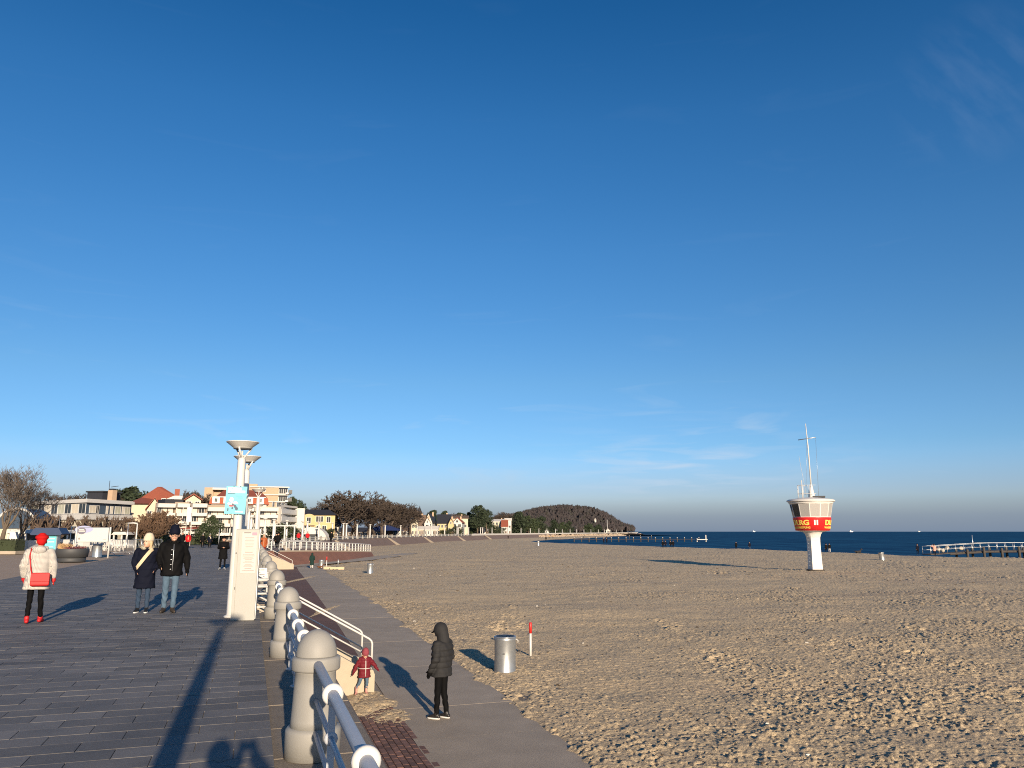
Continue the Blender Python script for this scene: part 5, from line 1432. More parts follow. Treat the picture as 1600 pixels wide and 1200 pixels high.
# house with an orange mansard roof
Yd = 168
mA, mB = P2(330, Yd), P2(412, Yd); Wm = (mB - mA).length
b4 = thing('mansard_house', 'big pale house with an orange-red mansard roof and white dormers behind the flats', 'house', (mA + mB) / 2)
z1_, z2_, z3_, z4_ = zz(788, Yd), zz(777.5, Yd), zz(776, Yd), zz(764, Yd)
part('wall', MB().box((0, 0, 0), (Wm, 11, z1_)), m_render, b4, (0, 5.5, z1_ / 2))
part('mansard_roof', MB().box((0, 0, 0), (Wm + 1, 12, z2_ - z1_), 0, 0, (.95, .82)), m_orange, b4, (0, 5.5, (z1_ + z2_) / 2))
part('cornice', MB().box((0, 0, 0), (Wm * .96, 10.6, z3_ - z2_)), m_render, b4, (0, 5.5, (z2_ + z3_) / 2))
part('upper_roof', MB().box((0, 0, 0), (Wm * .93, 10, z4_ - z3_), 0, 0, (.70, .15)), m_tile, b4, (.4, 5.5, (z3_ + z4_) / 2))
for k in range(5):
    x = -Wm * .42 + Wm * .2 * k; part('dormer', MB().box((0, 0, 0), (1.5, 1.6, (z2_ - z1_) * .95)), m_white, b4, (x, .1, (z1_ + z2_) / 2 + .1))
    fm, pm = window_me(.7, .9, m_glass); o = link('window', fm, b4, (x, -.74, (z1_ + z2_) / 2 + .1)); link('pane', pm, o)
for k in range(7):
    for r_ in range(3): fm, pm = window_me(1.0, 1.4, m_glass); o = link('window', fm, b4, (-Wm / 2 + Wm * (k + .5) / 7, -.05, z1_ - 1.6 - r_ * 2.6)); link('pane', pm, o)
# tan tower block
Yd = 205
b5 = thing('tower_block', 'tan brick tower block with white bands and corner balconies, highest on the skyline', 'building', P2(410, Yd))
def blk(p0, p1, y0, mat, Y_, dp, nm='wall'):
    a, b = P2(p0, Y_), P2(p1, Y_); z = zz(y0, Y_); c = (a + b) / 2
    return part(nm, MB().box((0, 0, 0), ((b - a).length, dp, z)), mat, b5, Vector((c.x, Y_ + dp / 2, z / 2)) - b5.location)
blk(388, 431, 760.5, m_tan, Yd, 14); blk(431, 446, 761.5, m_render, Yd + 1.5, 10, 'stair_wing'); blk(393, 406, 756.5, m_tan, Yd + 4, 5, 'roof_house'); blk(325, 338, 763, m_tan, Yd + 2, 12, 'side_wing'); blk(338, 372, 765, m_tan, Yd + 3, 10, 'side_wing')
a, b = P2(337, Yd + 2), P2(372, Yd + 2); strip(b5, a, b, zz(766, Yd), zz(763, Yd), 1.5, m_render, 'roof_band', 4)
for j, y in enumerate((760, 772, 783, 794)):
    a, b = P2(387, Yd), P2(447, Yd); strip(b5, a, b, zz(y + 1.6, Yd), zz(y, Yd), .35, m_render, 'floor_band', .7)
    if j < 3:
        for px in (433, 439.5): a, b = P2(px, Yd), P2(px + 4, Yd); put_window(b5, a, b, .5, zz(y + 6.2, Yd), 1.15, 1.6, m_glass, -1.2)
        a, b = P2(402, Yd), P2(407, Yd); 
        for px in (404, 409): a, b = P2(px - 2, Yd), P2(px + 2, Yd); put_window(b5, a, b, .5, zz(y + 5, Yd), .8, 1.2)
        a, b = P2(440, Yd - 1), P2(448.5, Yd - 1); strip(b5, a, b, zz(y + 12, Yd), zz(y + 9.5, Yd), 0, m_white, 'balcony', 2.2)
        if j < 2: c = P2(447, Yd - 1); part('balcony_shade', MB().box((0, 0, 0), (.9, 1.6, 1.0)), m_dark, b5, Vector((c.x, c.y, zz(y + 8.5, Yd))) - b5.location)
# white block with stacked balconies
b6 = thing('balcony_block', 'plain white block with a blank lit end wall and stacked shaded balconies', 'building', P2(437, 150))
a, b, c = P2(404, 150), P2(437, 147), P2(463, 158); zt_ = zz(792, 149)
bk = Vector((-6, 14, 0)); wall_poly(b6, [a, b, b + (c - b) * .12, c + bk * .2 + (b - c) * .05, c + bk * .8, a + bk], 0, zt_, m_render)
wall_poly(b6, [b, c, c + bk * .2, b + bk * .2], zt_ - .02, zt_ + .35, m_render, 'roof_slab')
d_ = (c - b).normalized(); nrm = Vector((d_.y, -d_.x, 0))
for y in (803, 814.5, 826, 837):
    z_ = zz(y, 152); strip(b6, b + d_ * .3, c - d_ * .3, z_ - .12, z_ + .08, .1, m_render, 'balcony_floor', 2.4)
    strip(b6, b + d_ * .3, c - d_ * .3, z_ + .08, z_ + .85, .12, m_white, 'balcony_front', .08)
    for k in (.15, .4, .65, .88): put_window(b6, b, c, k, z_ + 1.3, 1.3, 1.9, m_glass, -2.0)
part('end_fin', MB().box((0, 0, zt_ / 2), (.35, 3.0, zt_)), m_render, b6, c - b6.location, math.atan2(d_.y, d_.x))
# yellow house with a dark roof
Yd = 192
b7 = thing('yellow_villa', 'yellow villa with dark hipped roof and round gable, left of the bare trees', 'house', P2(492, Yd))
def bx7(p0, p1, y0, Y_, dp, mat, nm): a, b = P2(p0, Y_), P2(p1, Y_); z = zz(y0, Y_); cc = (a + b) / 2; return part(nm, MB().box((0, 0, 0), ((b - a).length, dp, z)), mat, b7, Vector((cc.x, Y_ + dp / 2, z / 2)) - b7.location)
bx7(468, 522, 804, Yd, 11, m_yellow, 'wall')
a, b = P2(466, Yd - .5), P2(524, Yd - .5); cc = (a + b) / 2; z_ = zz(804.5, Yd); zt_ = zz(795.5, Yd)
part('roof', MB().box((0, 0, 0), ((b - a).length, 12.5, zt_ - z_), 0, 0, (.62, .2)), m_slate, b7, Vector((cc.x, Yd + 5.5, (z_ + zt_) / 2)) - b7.location)
a, b = P2(471, Yd - 1.5), P2(488, Yd - 1.5); w = (b - a).length; cc = (a + b) / 2; zc = zz(808, Yd)
arch = [(-w / 2, 0), (w / 2, 0)] + [(w / 2 * math.cos(t_), zc + (zz(803.2, Yd) - zc) * math.sin(t_)) for t_ in np.linspace(0, math.pi, 14)]
part('round_gable', MB().prism(arch, 0, 3), m_yellow, b7, Vector((cc.x, Yd - 1.5, 0)) - b7.location)
for px, y in ((479.5, 813), (496, 811), (500.5, 811), (479.5, 826), (474, 826), (497, 826), (506, 826), (512, 812)):
    a, b = P2(px - 2, Yd - (1.5 if px < 488 else 0)), P2(px + 2, Yd - (1.5 if px < 488 else 0)); put_window(b7, a, b, .5, zz(y, Yd), 1.1, 1.5)
a, b = P2(470, Yd - 1.5), P2(489, Yd - 1.5); strip(b7, a, b, zz(822, Yd), zz(820.8, Yd), .5, m_umber, 'ledge', .6)
# houses along the far front
house('brown_gabled_house', 643, 653, 818, 801, 300, m_cream, m_umber, 'tall narrow house with a pale gable and brown roof right of the bare trees', True, -.25, (2, 2))
house('white_gabled_house', 667, 679, 817, 802, 330, m_render, m_slate, 'tall white house with a pointed gable and a dark blue roof', True, -.2, (3, 2), dpt=26)
house('balcony_gable_house', 663, 672, 818, 808.5, 322, m_render, m_umber, 'white gable with balconies in front of the brown roof', True, -.1, (2, 1))
house('brown_roofed_house', 648, 664, 823, 805, 325, m_cream, m_umber, 'cream house with a high brown roof between two gables', False, -.1, (1, 3))
house('blue_roofed_house', 684, 704, 818, 804, 345, m_yellow, m_slate, 'yellow house with a big dark blue roof', False, -.12, (2, 4), dpt=9)
house('yellow_gable_house', 700, 709, 820, 810, 342, m_yellow, m_slate, 'narrow yellow gable beside the dark blue roof', True, -.1, (1, 2))
house('red_roofed_white_house', 709, 724, 817, 809, 350, m_render, m_tile, 'white house with a red roof and a gable facing the beach', True, -.15, (2, 2), dpt=22)
house('long_red_roofed_house', 698, 731, 810, 806, 385, m_cream, m_umber, 'long house with a dull red-brown roof behind the smaller ones', False, 0, (1, 4), dpt=8)
house('white_cottage', 756, 763, 823, 816, 425, m_render, m_render, 'small white cottage with a pale gable left of the villas', True, 0, (1, 1), chim=False)
house('flat_white_villa', 769, 790, 815, 811.5, 470, m_cream, m_render, 'large cream villa with stepped white walls below the round bare tree', False, -.1, (3, 4), dpt=10)
house('red_gabled_villa', 784, 793, 823, 813, 464, m_render, m_tile, 'white villa wing with a red roof at the right end of the villas', False, -.1, (2, 2), dpt=8)
house('white_attic_house', 789, 799, 813, 810, 490, m_render, m_render, 'white upper floor showing beside the dark evergreen', False, 0, (1, 2), chim=False)
house('white_beach_cafe', 851, 876, 829.5, 828, 640, m_render, m_render, 'long low white cafe on the front below the hill', False, .1, (1, 5), chim=False, cat='cafe', dpt=6)
house('white_pavilion', 956, 971, 829, 827.8, 880, m_render, m_render, 'low white pavilion at the far end of the front', False, .1, (1, 3), chim=False, cat='pavilion', dpt=6)
house('white_kiosk_hut', 947, 953, 829, 826, 790, m_render, m_render, 'tiny white hut with a mast below the right of the hill', True, 0, (1, 1), chim=False, cat='hut')
house('low_white_restaurant', 622, 636, 829, 825.5, 292, m_render, m_umber, 'low white restaurant under the right hand bare trees', False, -.1, (2, 5), chim=False, cat='restaurant', dpt=7)
house('cream_terrace', 651, 662, 828, 823, 305, m_cream, m_render, 'low cream terrace building before the brown roofed house', False, -.1, (1, 3), chim=False, cat='building', dpt=6)
house('white_terrace', 664, 684, 828, 822.5, 318, m_render, m_render, 'low white terrace in front of the tall white gable', False, -.1, (1, 5), chim=False, cat='building', dpt=6)
house('hillside_house', 929, 932, 813, 809.5, 860, m_render, m_render, 'tiny white house high on the wooded hill', True, 0, (1, 1), z0=8, chim=False)
house('row_of_shops', 528, 640, 831, 825, 300, m_umber, m_slate, 'long low dark building in the shade below the bare trees', False, -.05, (1, 14), chim=False, cat='building', dpt=8)
house('grey_front_house', 505, 530, 822, 812, 215, m_cream, m_slate, 'pale house half hidden behind the biggest bare tree', False, -.1, (2, 3), dpt=9)
mk = at(949, 830, 780); solo('flag_mast', MB().tube([(0, 0, 0), (0, 0, zz(812, 780))], .25, 5), m_white, 'thin white mast beside the tiny hut below the hill', 'mast', (mk.x, 780, 0))
sp_ = thing('church_spire', 'thin dark church spire right of the bare trees', 'spire', P2(655, 460)); part('spire_roof', MB().lathe([(1.6, zz(802, 460)), (.3, zz(793, 460)), (.05, zz(790, 460))], 6), m_slate, sp_); part('spire_tower', MB().box((0, 0, zz(802, 460) / 2), (2.6, 2.6, zz(802, 460))), m_brown, sp_)
# blue canopy under the trees
cn = thing('blue_canopy', 'dark blue pointed canopy under the bare trees', 'canopy', P2(601, 256)); part('canopy_cloth', MB().box((0, 0, 0), (12, 7, zz(821, 256) - zz(829, 256)), 0, 0, (.25, .2)), M('canopy_blue', (.015, .03, .11), .7, .2, 1), cn, (0, 0, (zz(829, 256) + zz(821, 256)) / 2))
for x in (-5.6, 5.6): part('canopy_leg', MB().tube([(x, -3, 0), (x, -3, zz(829, 256))], .09, 5), m_white, cn)
for px, Yd, lab in ((455, 150, 'grey half round parasol roof before the yellow villa'), ):
    c = thing('arched_tent', lab, 'tent', P2(489, 160)); part('tent_cloth', MB().prism([(3.2 * math.cos(a), 2.6 * math.sin(a)) for a in np.linspace(0, math.pi, 14)], -1.5, 1.5), m_render, c)
    part('tent_front', MB().box((0, -1.54, .6), (3.4, .06, 1.2)), m_dark, c)

for o_ in (b2, b4, b5, b7): o_.rotation_euler.z = math.atan2(-o_.location.x, o_.location.y)

# ------------------------------------------------------------------ wooded hill
hx = [at(x, 830, 950).x for x in (690, 750, 790, 812, 830, 850, 880, 908, 932, 950, 963, 974, 984, 997)]
hz = [zz(y, 950) - .0 for y in (815, 812, 806, 801, 796, 792, 789, 790.5, 794, 802, 812, 822, 829, 832)]
hz = [max(z - 7, -1.5) for z in hz]
def hill_z(x, y):
    top = np.interp(x, hx, hz); k = np.clip((y - 820) / 150, 0, 1); k = k * k * (3 - 2 * k); back = 1 - np.clip((y - 1100) / 300, 0, 1)
    return -1.0 + (top + 1.0) * k * back
gx = np.linspace(-190, 175, 90); gy = np.linspace(800, 1400, 50); X_, Y_ = np.meshgrid(gx, gy, indexing='ij')
co = np.stack([X_, Y_, hill_z(X_, Y_)], -1).reshape(-1, 3)
m_soil = M('leaf_litter', (.10, .07, .05), .95, .3, .05)
o = link('hill', grid_mesh('hill', co[:, [0, 1, 2]], 90, 50, m_soil), None); o['kind'] = 'structure'
o.data.flip_normals()
rd = random.Random(77)
ic = bmesh.new(); bmesh.ops.create_icosphere(ic, subdivisions=2, radius=1); icv = [v.co.copy() for v in ic.verts]; icf = [[v.index for v in f.verts] for f in ic.faces]; ic.free()
wood = MB(); nsd = 0
for i in range(5200):
    x = rd.uniform(-150, 150); y = 815 + 300 * rd.random() ** 1.6
    z = float(hill_z(np.array(x), np.array(y)))
    if z < -.6: continue
    h = rd.uniform(7.8, 9.2); r = rd.uniform(1.5, 2.4); sd = rd.randrange(1000)
    vs = []
    for v in icv:
        n_ = .72 + .5 * math.sin(v.x * 5 + sd) * math.cos(v.y * 4.3 + sd * 2) + rd.uniform(-.22, .22)
        vs.append((x + v.x * r * n_, y + v.y * r * n_, z + h * .62 + v.z * h * .42 * n_))
    wood.add(vs, icf, rd.choice((0, 0, 0, 1, 1, 2)))
    for q_ in range(4):
        a = rd.uniform(0, 6.28); e = rd.uniform(.1, 1.3); d0 = Vector((math.cos(a) * math.cos(e), math.sin(a) * math.cos(e), math.sin(e)))
        c0 = Vector((x, y, z + h * .62)); p0 = c0 + Vector((d0.x * r, d0.y * r, d0.z * h * .40)); p1 = p0 + d0 * rd.uniform(.8, 2.2); s_ = Vector((-d0.y, d0.x, 0)) * .22
        wood.add([p0 - s_, p0 + s_, p1], [(0, 1, 2)], 0)
wm = [M('hill_wood_brown', (.044, .036, .036), .95, .35, .12), M('hill_wood_grey', (.038, .034, .036), .95, .35, .12), M('hill_wood_olive', (.037, .035, .030), .95, .35, .12)]
o = link('hill_wood', wood.mesh('hill_wood', wm)); tag(o, 'brown bare winter woodland covering the round hill by the sea', 'woodland', None, 'stuff')
# stones along the foot of the far front
rk = MB(); rd = random.Random(6)
for i in range(800):
    s = 500 + 430 * rd.random(); t = rd.uniform(1.0, 7.0); p = W(s, t, -.3 - t * .35); r = rd.uniform(.5, 1.2)
    vs = [(p.x + v.x * r * rd.uniform(.7, 1.2), p.y + v.y * r, p.z + v.z * r * .7) for v in icv[:12]]
    rk.add(vs, [])
    rk.f += []; 
    rk.v = rk.v[:len(rk.v) - 12]
    rk.box((p.x, p.y, p.z), (r * 1.6, r * 1.3, r * 1.1), rd.uniform(0, 3), 0, (.6, .7))
tag(link('shore_stones', rk.mesh('shore_stones', M('shore_stone', (.33, .26, .19), .9, .3, .6))), 'pale and brown stones along the water under the far front', 'stones', None, 'stuff')

# ------------------------------------------------------------------ things on the plaza
pl = thing('planter', 'large round dark grey planter with dry grasses and heather beside the red beret woman', 'planter', (*gnd(99, 879), 0))
pl.location.y += .8
m_plant = M('planter_grey', (.045, .047, .05), .6, .12, 3)
part('planter_foot', MB().lathe([(.70, 0), (.72, .02), (.74, .26)], 28), m_plant, pl)
part('planter_bowl', MB().lathe([(.74, .26), (.82, .27), (.86, .72), (.84, .76), (.78, .76), (.76, .62), (.02, .62)], 28), m_plant, pl)
part('soil', MB().lathe([(.77, .63), (.4, .68), (.02, .69)], 16), m_soil, pl)
rd = random.Random(2)
q = MB()
for i in range(420):
    a = rd.uniform(0, 6.28); r = rd.random() ** .5 * .3; p = Vector((-.45 + r * math.cos(a), r * math.sin(a) * .9, .66)); L_ = rd.uniform(.25, .48); d_ = Vector((rd.uniform(-.5, .5), rd.uniform(-.5, .5), 1)).normalized(); s_ = Vector((.012, .006, 0)); q.add([p - s_, p + s_, p + d_ * L_ * .6 + s_ * .6, p + d_ * L_ + Vector((d_.x, d_.y, -.2)) * .12], [(0, 1, 2, 3)])
tag(part('dry_grass', q, M('dry_grass', (.42, .27, .13), .9, .25, 5), pl), kind='stuff')
q = MB()
for i in range(700):
    a = rd.uniform(0, 6.28); r = rd.random() ** .5 * .72; p = Vector((r * math.cos(a), r * math.sin(a), .66 + rd.uniform(.0, .2)))
    if p.x < -.2: continue
    u = Vector((rd.uniform(-1, 1), rd.uniform(-1, 1), rd.uniform(-.3, 1))).normalized() * .05; v = Vector((rd.uniform(-1, 1), rd.uniform(-1, 1), rd.uniform(-1, 1))).normalized() * .03; q.add([p - v, p + u, p + v, p - u], [(0, 1, 2, 3)])
tag(part('heather', q, M('heather_leaves', (.16, .05, .055), .9, .5, 9), pl), kind='stuff')

# white hoarding on two posts
hb = thing('hoarding', 'white hoarding with a grey and lilac emblem between two white posts', 'billboard', ((gnd(123, 872)[0] + gnd(176, 871)[0]) / 2, gnd(123, 872)[1], 0), -.02)
wd_ = gnd(176, 871.5)[0] - gnd(123, 871.5)[0]; hp = 1.98
for x in (-wd_ / 2, wd_ / 2): part('post', MB().lathe([(.055, 0), (.055, hp), (.02, hp + .03)], 10, (x, 0, 0)), m_white, hb)
pn = part('panel', MB().box((0, 0, hp - .47), (wd_ - .14, .05, .90)), m_white, hb)
fr_ = MB()
for x in (-wd_ / 2 + .08, wd_ / 2 - .08): fr_.box((x, -.004, hp - .47), (.03, .07, .96))
for z in (hp + .0, hp - .94): fr_.box((0, -.004, z), (wd_ - .13, .07, .03))
part('panel_frame', fr_, m_galv, hb)
q = MB(); disc(q, -wd_ / 2 + .50, hp - .12, .62, .24, -.032); part('lilac_emblem', q, M('lilac_print', (.33, .35, .52), .6, .1, 4), pn)
q = MB(); disc(q, -wd_ / 2 + .36, hp - .22, .30, .22, -.036); part('grey_emblem', q, M('grey_emblem', (.16, .15, .19), .6, .1, 4), pn)
q = MB(); q.box((-wd_ / 2 + .34, -.040, hp - .14), (.36, .006, .06)); q.box((-wd_ / 2 + .38, -.040, hp - .235), (.44, .006, .07)); part('white_strip', q, m_white, pn)
q = MB(); disc(q, -wd_ / 2 + .24, hp - .72, .065, .07, -.034); part('round_seal', q, m_grey, pn)
q = MB(); q.box((wd_ / 2 - .32, -.032, hp - .76), (.22, .006, .02)); part('small_print', q, m_grey, pn)

# blue info column with a dark roof
kg = gnd(70, 866); kk = thing('info_kiosk', 'turquoise info column under a dark blue pitched roof, right of the red beret', 'kiosk', (kg[0], kg[1] + .5, 0), .1)
zk = zz(836, kg[1])
m_navy = M('navy_roof', (.025, .045, .10), .5, .15, 3)
part('kiosk_body', MB().box((0, 0, zk / 2), (1.25, .5, zk)), m_galv, kk); part('turquoise_panel', MB().box((.02, -.27, zk / 2 + .02), (1.1, .03, zk - .1)), m_turq, kk)
part('kiosk_roof', MB().prism([(-1.1, zk), (1.05, zk), (1.15, zk + .10), (.85, zk + .55), (-.85, zk + .55), (-1.2, zk + .08)], -.75, .6), m_navy, kk)
q = MB()
for z in (.28, .52): q.box((.05, -.292, zk - z), (.8, .006, .07))
q.box((.05, -.292, .55), (.7, .006, .05)); q.box((.05, -.292, .3), (.85, .006, .06)); part('white_print', q, m_white, kk)

# crowd barriers
def barrier_mb():
    f = MB(); f.tube([(-1.15, 0, .15), (-1.15, 0, 1.0), (-1.05, 0, 1.1), (1.05, 0, 1.1), (1.15, 0, 1.0), (1.15, 0, .15), (-1.15, 0, .15)], .024, 6)
    f.tube([(-1.0, -.3, 0), (-1.0, 0, .18), (-1.0, .3, 0)], .02, 5); f.tube([(1.0, -.3, 0), (1.0, 0, .18), (1.0, .3, 0)], .02, 5); return f
bar_f = barrier_mb().mesh('barrier_frame', m_galv); bar_b = MB().tube([(0, 0, .16), (0, 0, 1.08)], .011, 5).mesh('bar', m_galv)
g0, g1 = gnd(178, 866.5), gnd(247, 864)
for i in range(3):
    k = (i + .5) / 3; p = (g0[0] + (g1[0] - g0[0]) * k, g0[1] + (g1[1] - g0[1]) * k, 0)
    t = thing('crowd_barrier', ['crowd barrier with upright bars, next to the white hoarding', 'middle crowd barrier, left of the woman in the cream hat', 'crowd barrier partly hidden behind the couple'][i], 'barrier', p, math.atan2(g1[1] - g0[1], g1[0] - g0[0]), 'grey crowd barriers')
    link('barrier_frame', bar_f, t)
    for j in range(14): link('bar', bar_b, t, (-1.05 + 2.1 * j / 13, 0, 0))
# thin poles
def pole(px, yb, yt, r, label, name='flagpole', arm=0, Yd=None, cat='pole', group='thin white poles on the plaza', mat=None):
    g = gnd(px, yb) if Yd is None else (at(px, 830, Yd).x, Yd); h = zz(yt, g[1])
    t = thing(name, label, cat, (g[0], g[1], 0), 0, group); part('pole', MB().lathe([(r, 0), (r * .7, h)], 8), mat or m_white, t)
    if arm: part('lamp_arm', MB().tube([(0, 0, h), (-arm * .4, 0, h + .05), (-arm, 0, h + .02)], r * .9, 6), mat or m_white, t)
    return t
pole(88, 862, 806, .04, 'slanting grey pole beside the turquoise info column', mat=m_galv)
pole(108, 858, 822, .06, 'short white pole between the info column and the hoarding')
pole(118, 857, 828, .05, 'second short white pole left of the hoarding')
pole(197, 858, 817, .06, 'grey pole right of the hoarding', mat=m_galv)
pole(211, 860, 818, .08, 'white lamp post with a bent arm, left of the cream hat', 'bent_lamp', .9, cat='lamp post')
pole(254, 852, 824, .07, 'white post directly left of the beanie man')
for px, yt, lab in ((277, 800, 'white flagpole behind the right shoulder of the beanie man'), (283.5, 792, 'tall white flagpole with a lilac banner'), (290, 792, 'tall white flagpole between the lilac banner and the red jacket'), (298, 792, 'tall white flagpole above the red jacket')):
    t = pole(px, 0, yt, .06, lab, Yd=96)
    if px == 290: part('banner', MB().box((.28, 0, zz(804, 96)), (.5, .03, zz(792, 96) - zz(815, 96))), M('lilac_banner', (.55, .50, .60), .8, .1, 2), t)
pole(341, 858, 826, .05, 'thin grey pole right of the pine', mat=m_galv)
# white cafe chairs and tables, market stalls
def chair_proto():
    t = thing('cafe_chair', 'white cafe chair', 'chair', (0, 0, 0), 0, 'white cafe chairs')
    part('seat', MB().box((0, 0, .44), (.5, .5, .06)), m_white, t); part('backrest', MB().box((0, .24, .72), (.5, .05, .5)), m_white, t)
    lm = MB().box((0, 0, .21), (.06, .06, .42)).mesh('leg', m_white)
    for x in (-.2, .2):
        for y in (-.2, .2): link('leg', lm, t, (x, y, 0))
    return t
cp_ = chair_proto(); first = True; rd = random.Random(12)
for i in range(26):
    px = 92 + i * 3.9 + rd.uniform(-1, 1)
    if 120 < px < 121: continue
    Yd = 74 + rd.uniform(-5, 6); a = at(px, 830, Yd); rz = rd.uniform(0, 6.28)
    lab = 'white cafe chair standing among others left of the hoarding' if px < 122 else ('white cafe chair showing under the white hoarding' if px < 177 else 'white cafe chair behind the crowd barriers')
    grp = 'white cafe chairs ' + ('left of the hoarding' if px < 122 else ('under the hoarding' if px < 177 else 'behind the barriers'))
    if first: cp_.location = (a.x, Yd, 0); cp_.rotation_euler = (0, 0, rz); cp_['label'] = lab; cp_['group'] = grp; first = False
    else: dup(cp_, (a.x, Yd, 0), rz, lab, grp)
for i, px in enumerate((100, 118, 140, 165, 194)):
    a = at(px, 830, 76); t = thing('cafe_table', ['white table left of the short white poles', 'white table close to the left post of the hoarding', 'white table under the middle of the hoarding', 'white table under the right part of the hoarding', 'white table behind the crowd barriers'][i], 'table', (a.x, 76, 0)); part('table_top', MB().lathe([(.45, .70), (.45, .74)], 14), m_white, t); part('table_leg', MB().tube([(0, 0, 0), (0, 0, .7)], .04, 6), m_white, t)
def stall(px0, px1, yb, yt, label, Yd):
    A, B = P2(px0, Yd), P2(px1, Yd); w = (B - A).length; h = zz(yt, Yd); t = thing('market_stall', label, 'stall', (A + B) / 2)
    part('stall_wall', MB().box((0, 1.2, h * .25), (w, 1.6, h * .5)), m_white, t); part('stall_roof', MB().prism([(-w * .58, h * .82), (w * .58, h * .82), (w * .4, h), (-w * .4, h)], -.3, 2.3), m_white, t)
    for x in (-w / 2 + .06, w * .1, w / 2 - .06): part('stall_post', MB().box((x, 0, h * .41), (.14, .12, h * .82)), m_white, t)
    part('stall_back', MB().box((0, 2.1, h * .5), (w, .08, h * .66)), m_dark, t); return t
stall(13, 42, 0, 827, 'white market stall with open sides under the bare trees at left', 68)
stall(86, 120, 0, 828, 'white framed stall behind the cafe chairs', 82)
stall(128, 150, 0, 829, 'white framed stall roof behind the left of the hoarding', 84)
stall(178, 200, 0, 831, 'white framed stall right of the hoarding', 84)
q = gnd(20, 863); t = thing('advert_board', 'plain white upright advert board left of the red beret', 'board', (q[0], q[1], 0), .35); part('board_panel', MB().bbox((0, 0, .85), (.75, .16, 1.7), .03), m_white, t); part('board_foot', MB().box((0, 0, .05), (.9, .4, .1)), m_galv, t)
q = gnd(2, 866); t = thing('hedge_box', 'dark clipped hedge on a pale kerb at the left edge', 'hedge', (q[0] - 1.5, q[1] + .6, 0)); part('kerb', MB().box((0, 0, .12), (5.4, 1.6, .24)), m_concrete, t)
hg = MB(); rd = random.Random(3)
hg.box((0, 0, .62), (5.0, 1.2, .85))
for i in range(1500):
    p = Vector((rd.uniform(-2.55, 2.55), rd.uniform(-.66, .66), rd.uniform(.25, 1.12))); u = Vector((rd.uniform(-1, 1), rd.uniform(-1, 1), rd.uniform(-1, 1))).normalized() * .09; v = u.cross(Vector((rd.uniform(-1, 1), .3, 1))).normalized() * .06; hg.add([p - v, p + u, p + v, p - u], [(0, 1, 2, 3)])
part('hedge_leaves', hg, m_hedge, t)
for i, (p0, p1, Yd, lab) in enumerate(((86, 128, 92, 'dark hedge behind the white cafe chairs'), (128, 182, 94, 'dark hedge behind the hoarding'), (196, 262, 92, 'dark hedge behind the couple'), (262, 350, 104, 'low dark hedge before the balcony flats'))):
    A, B = P2(p0, Yd), P2(p1, Yd); L_ = (B - A).length; h = 1.9 if i < 3 else 1.1; hg = MB(); hg.box((0, 0, h / 2 - .1), (L_ - .2, .9, h - .3)); n_ = int(L_ * 130)
    for k in range(n_):
        p = Vector((rd.uniform(-L_ / 2, L_ / 2), rd.uniform(-.55, .55), rd.uniform(.05, h))); u = Vector((rd.uniform(-1, 1), rd.uniform(-1, 1), rd.uniform(-1, 1))).normalized() * .16; v = u.cross(Vector((rd.uniform(-1, 1), .3, 1))).normalized() * .11; hg.add([p - v, p + u, p + v, p - u], [(0, 1, 2, 3)])
    solo('hedge', hg, m_hedge, lab, 'hedge', (A + B) / 2)
lawn = MB(); a, b, c, d_ = P2(215, 84), P2(350, 96), P2(345, 101), P2(215, 90)
struct('lawn', lawn.add([(p.x, p.y, -.005) for p in (a, b, c, d_)], [(0, 1, 2, 3)]), M('lawn_grass', (.06, .075, .02), .95, .4, 1.5))
# white pergola posts by the ramp
pg = thing('pergola', 'white post and beam pergola where the promenade meets the ramp', 'pergola', P2(432, 104))
for k in range(4): part('pergola_post', MB().box((-1.5 + k * 1.3, 0, 1.2), (.16, .16, 2.4)), m_white, pg)
part('pergola_beam', MB().box((.45, 0, 2.47), (4.6, .2, .14)), m_white, pg)
# ------------------------------------------------------------------ people
def cloth(name, col, rough=.8, var=.15, scale=12, bump=.15):
    return M(name, col, rough, var, scale, bump=bump, bscale=60, spec=.12)
m_skin = M('skin', (.52, .30, .20), .55, .08, 9)
m_hair_b = M('blond_hair', (.42, .30, .16), .6, .25, 30); m_hair_d = M('dark_hair', (.035, .022, .015), .6, .3, 30)
m_eye = M('eye_dark', (.02, .015, .012), .3, .1, 9); m_lip = M('lip', (.32, .11, .09), .5, .1, 9)
V3 = Vector
BASE = dict(hipL=(-.09, 0, .92), hipR=(.09, 0, .92), kneeL=(-.10, .02, .50), kneeR=(.10, .02, .50), ankL=(-.10, -.01, .085), ankR=(.10, -.01, .085),
            shL=(-.185, -.01, 1.40), shR=(.185, -.01, 1.40), elL=(-.245, -.03, 1.13), elR=(.245, -.03, 1.13), wrL=(-.255, .06, .89), wrR=(.255, .06, .89),
            head=(0, .025, 1.60), toeL=(-.13, 1), toeR=(.13, 1))
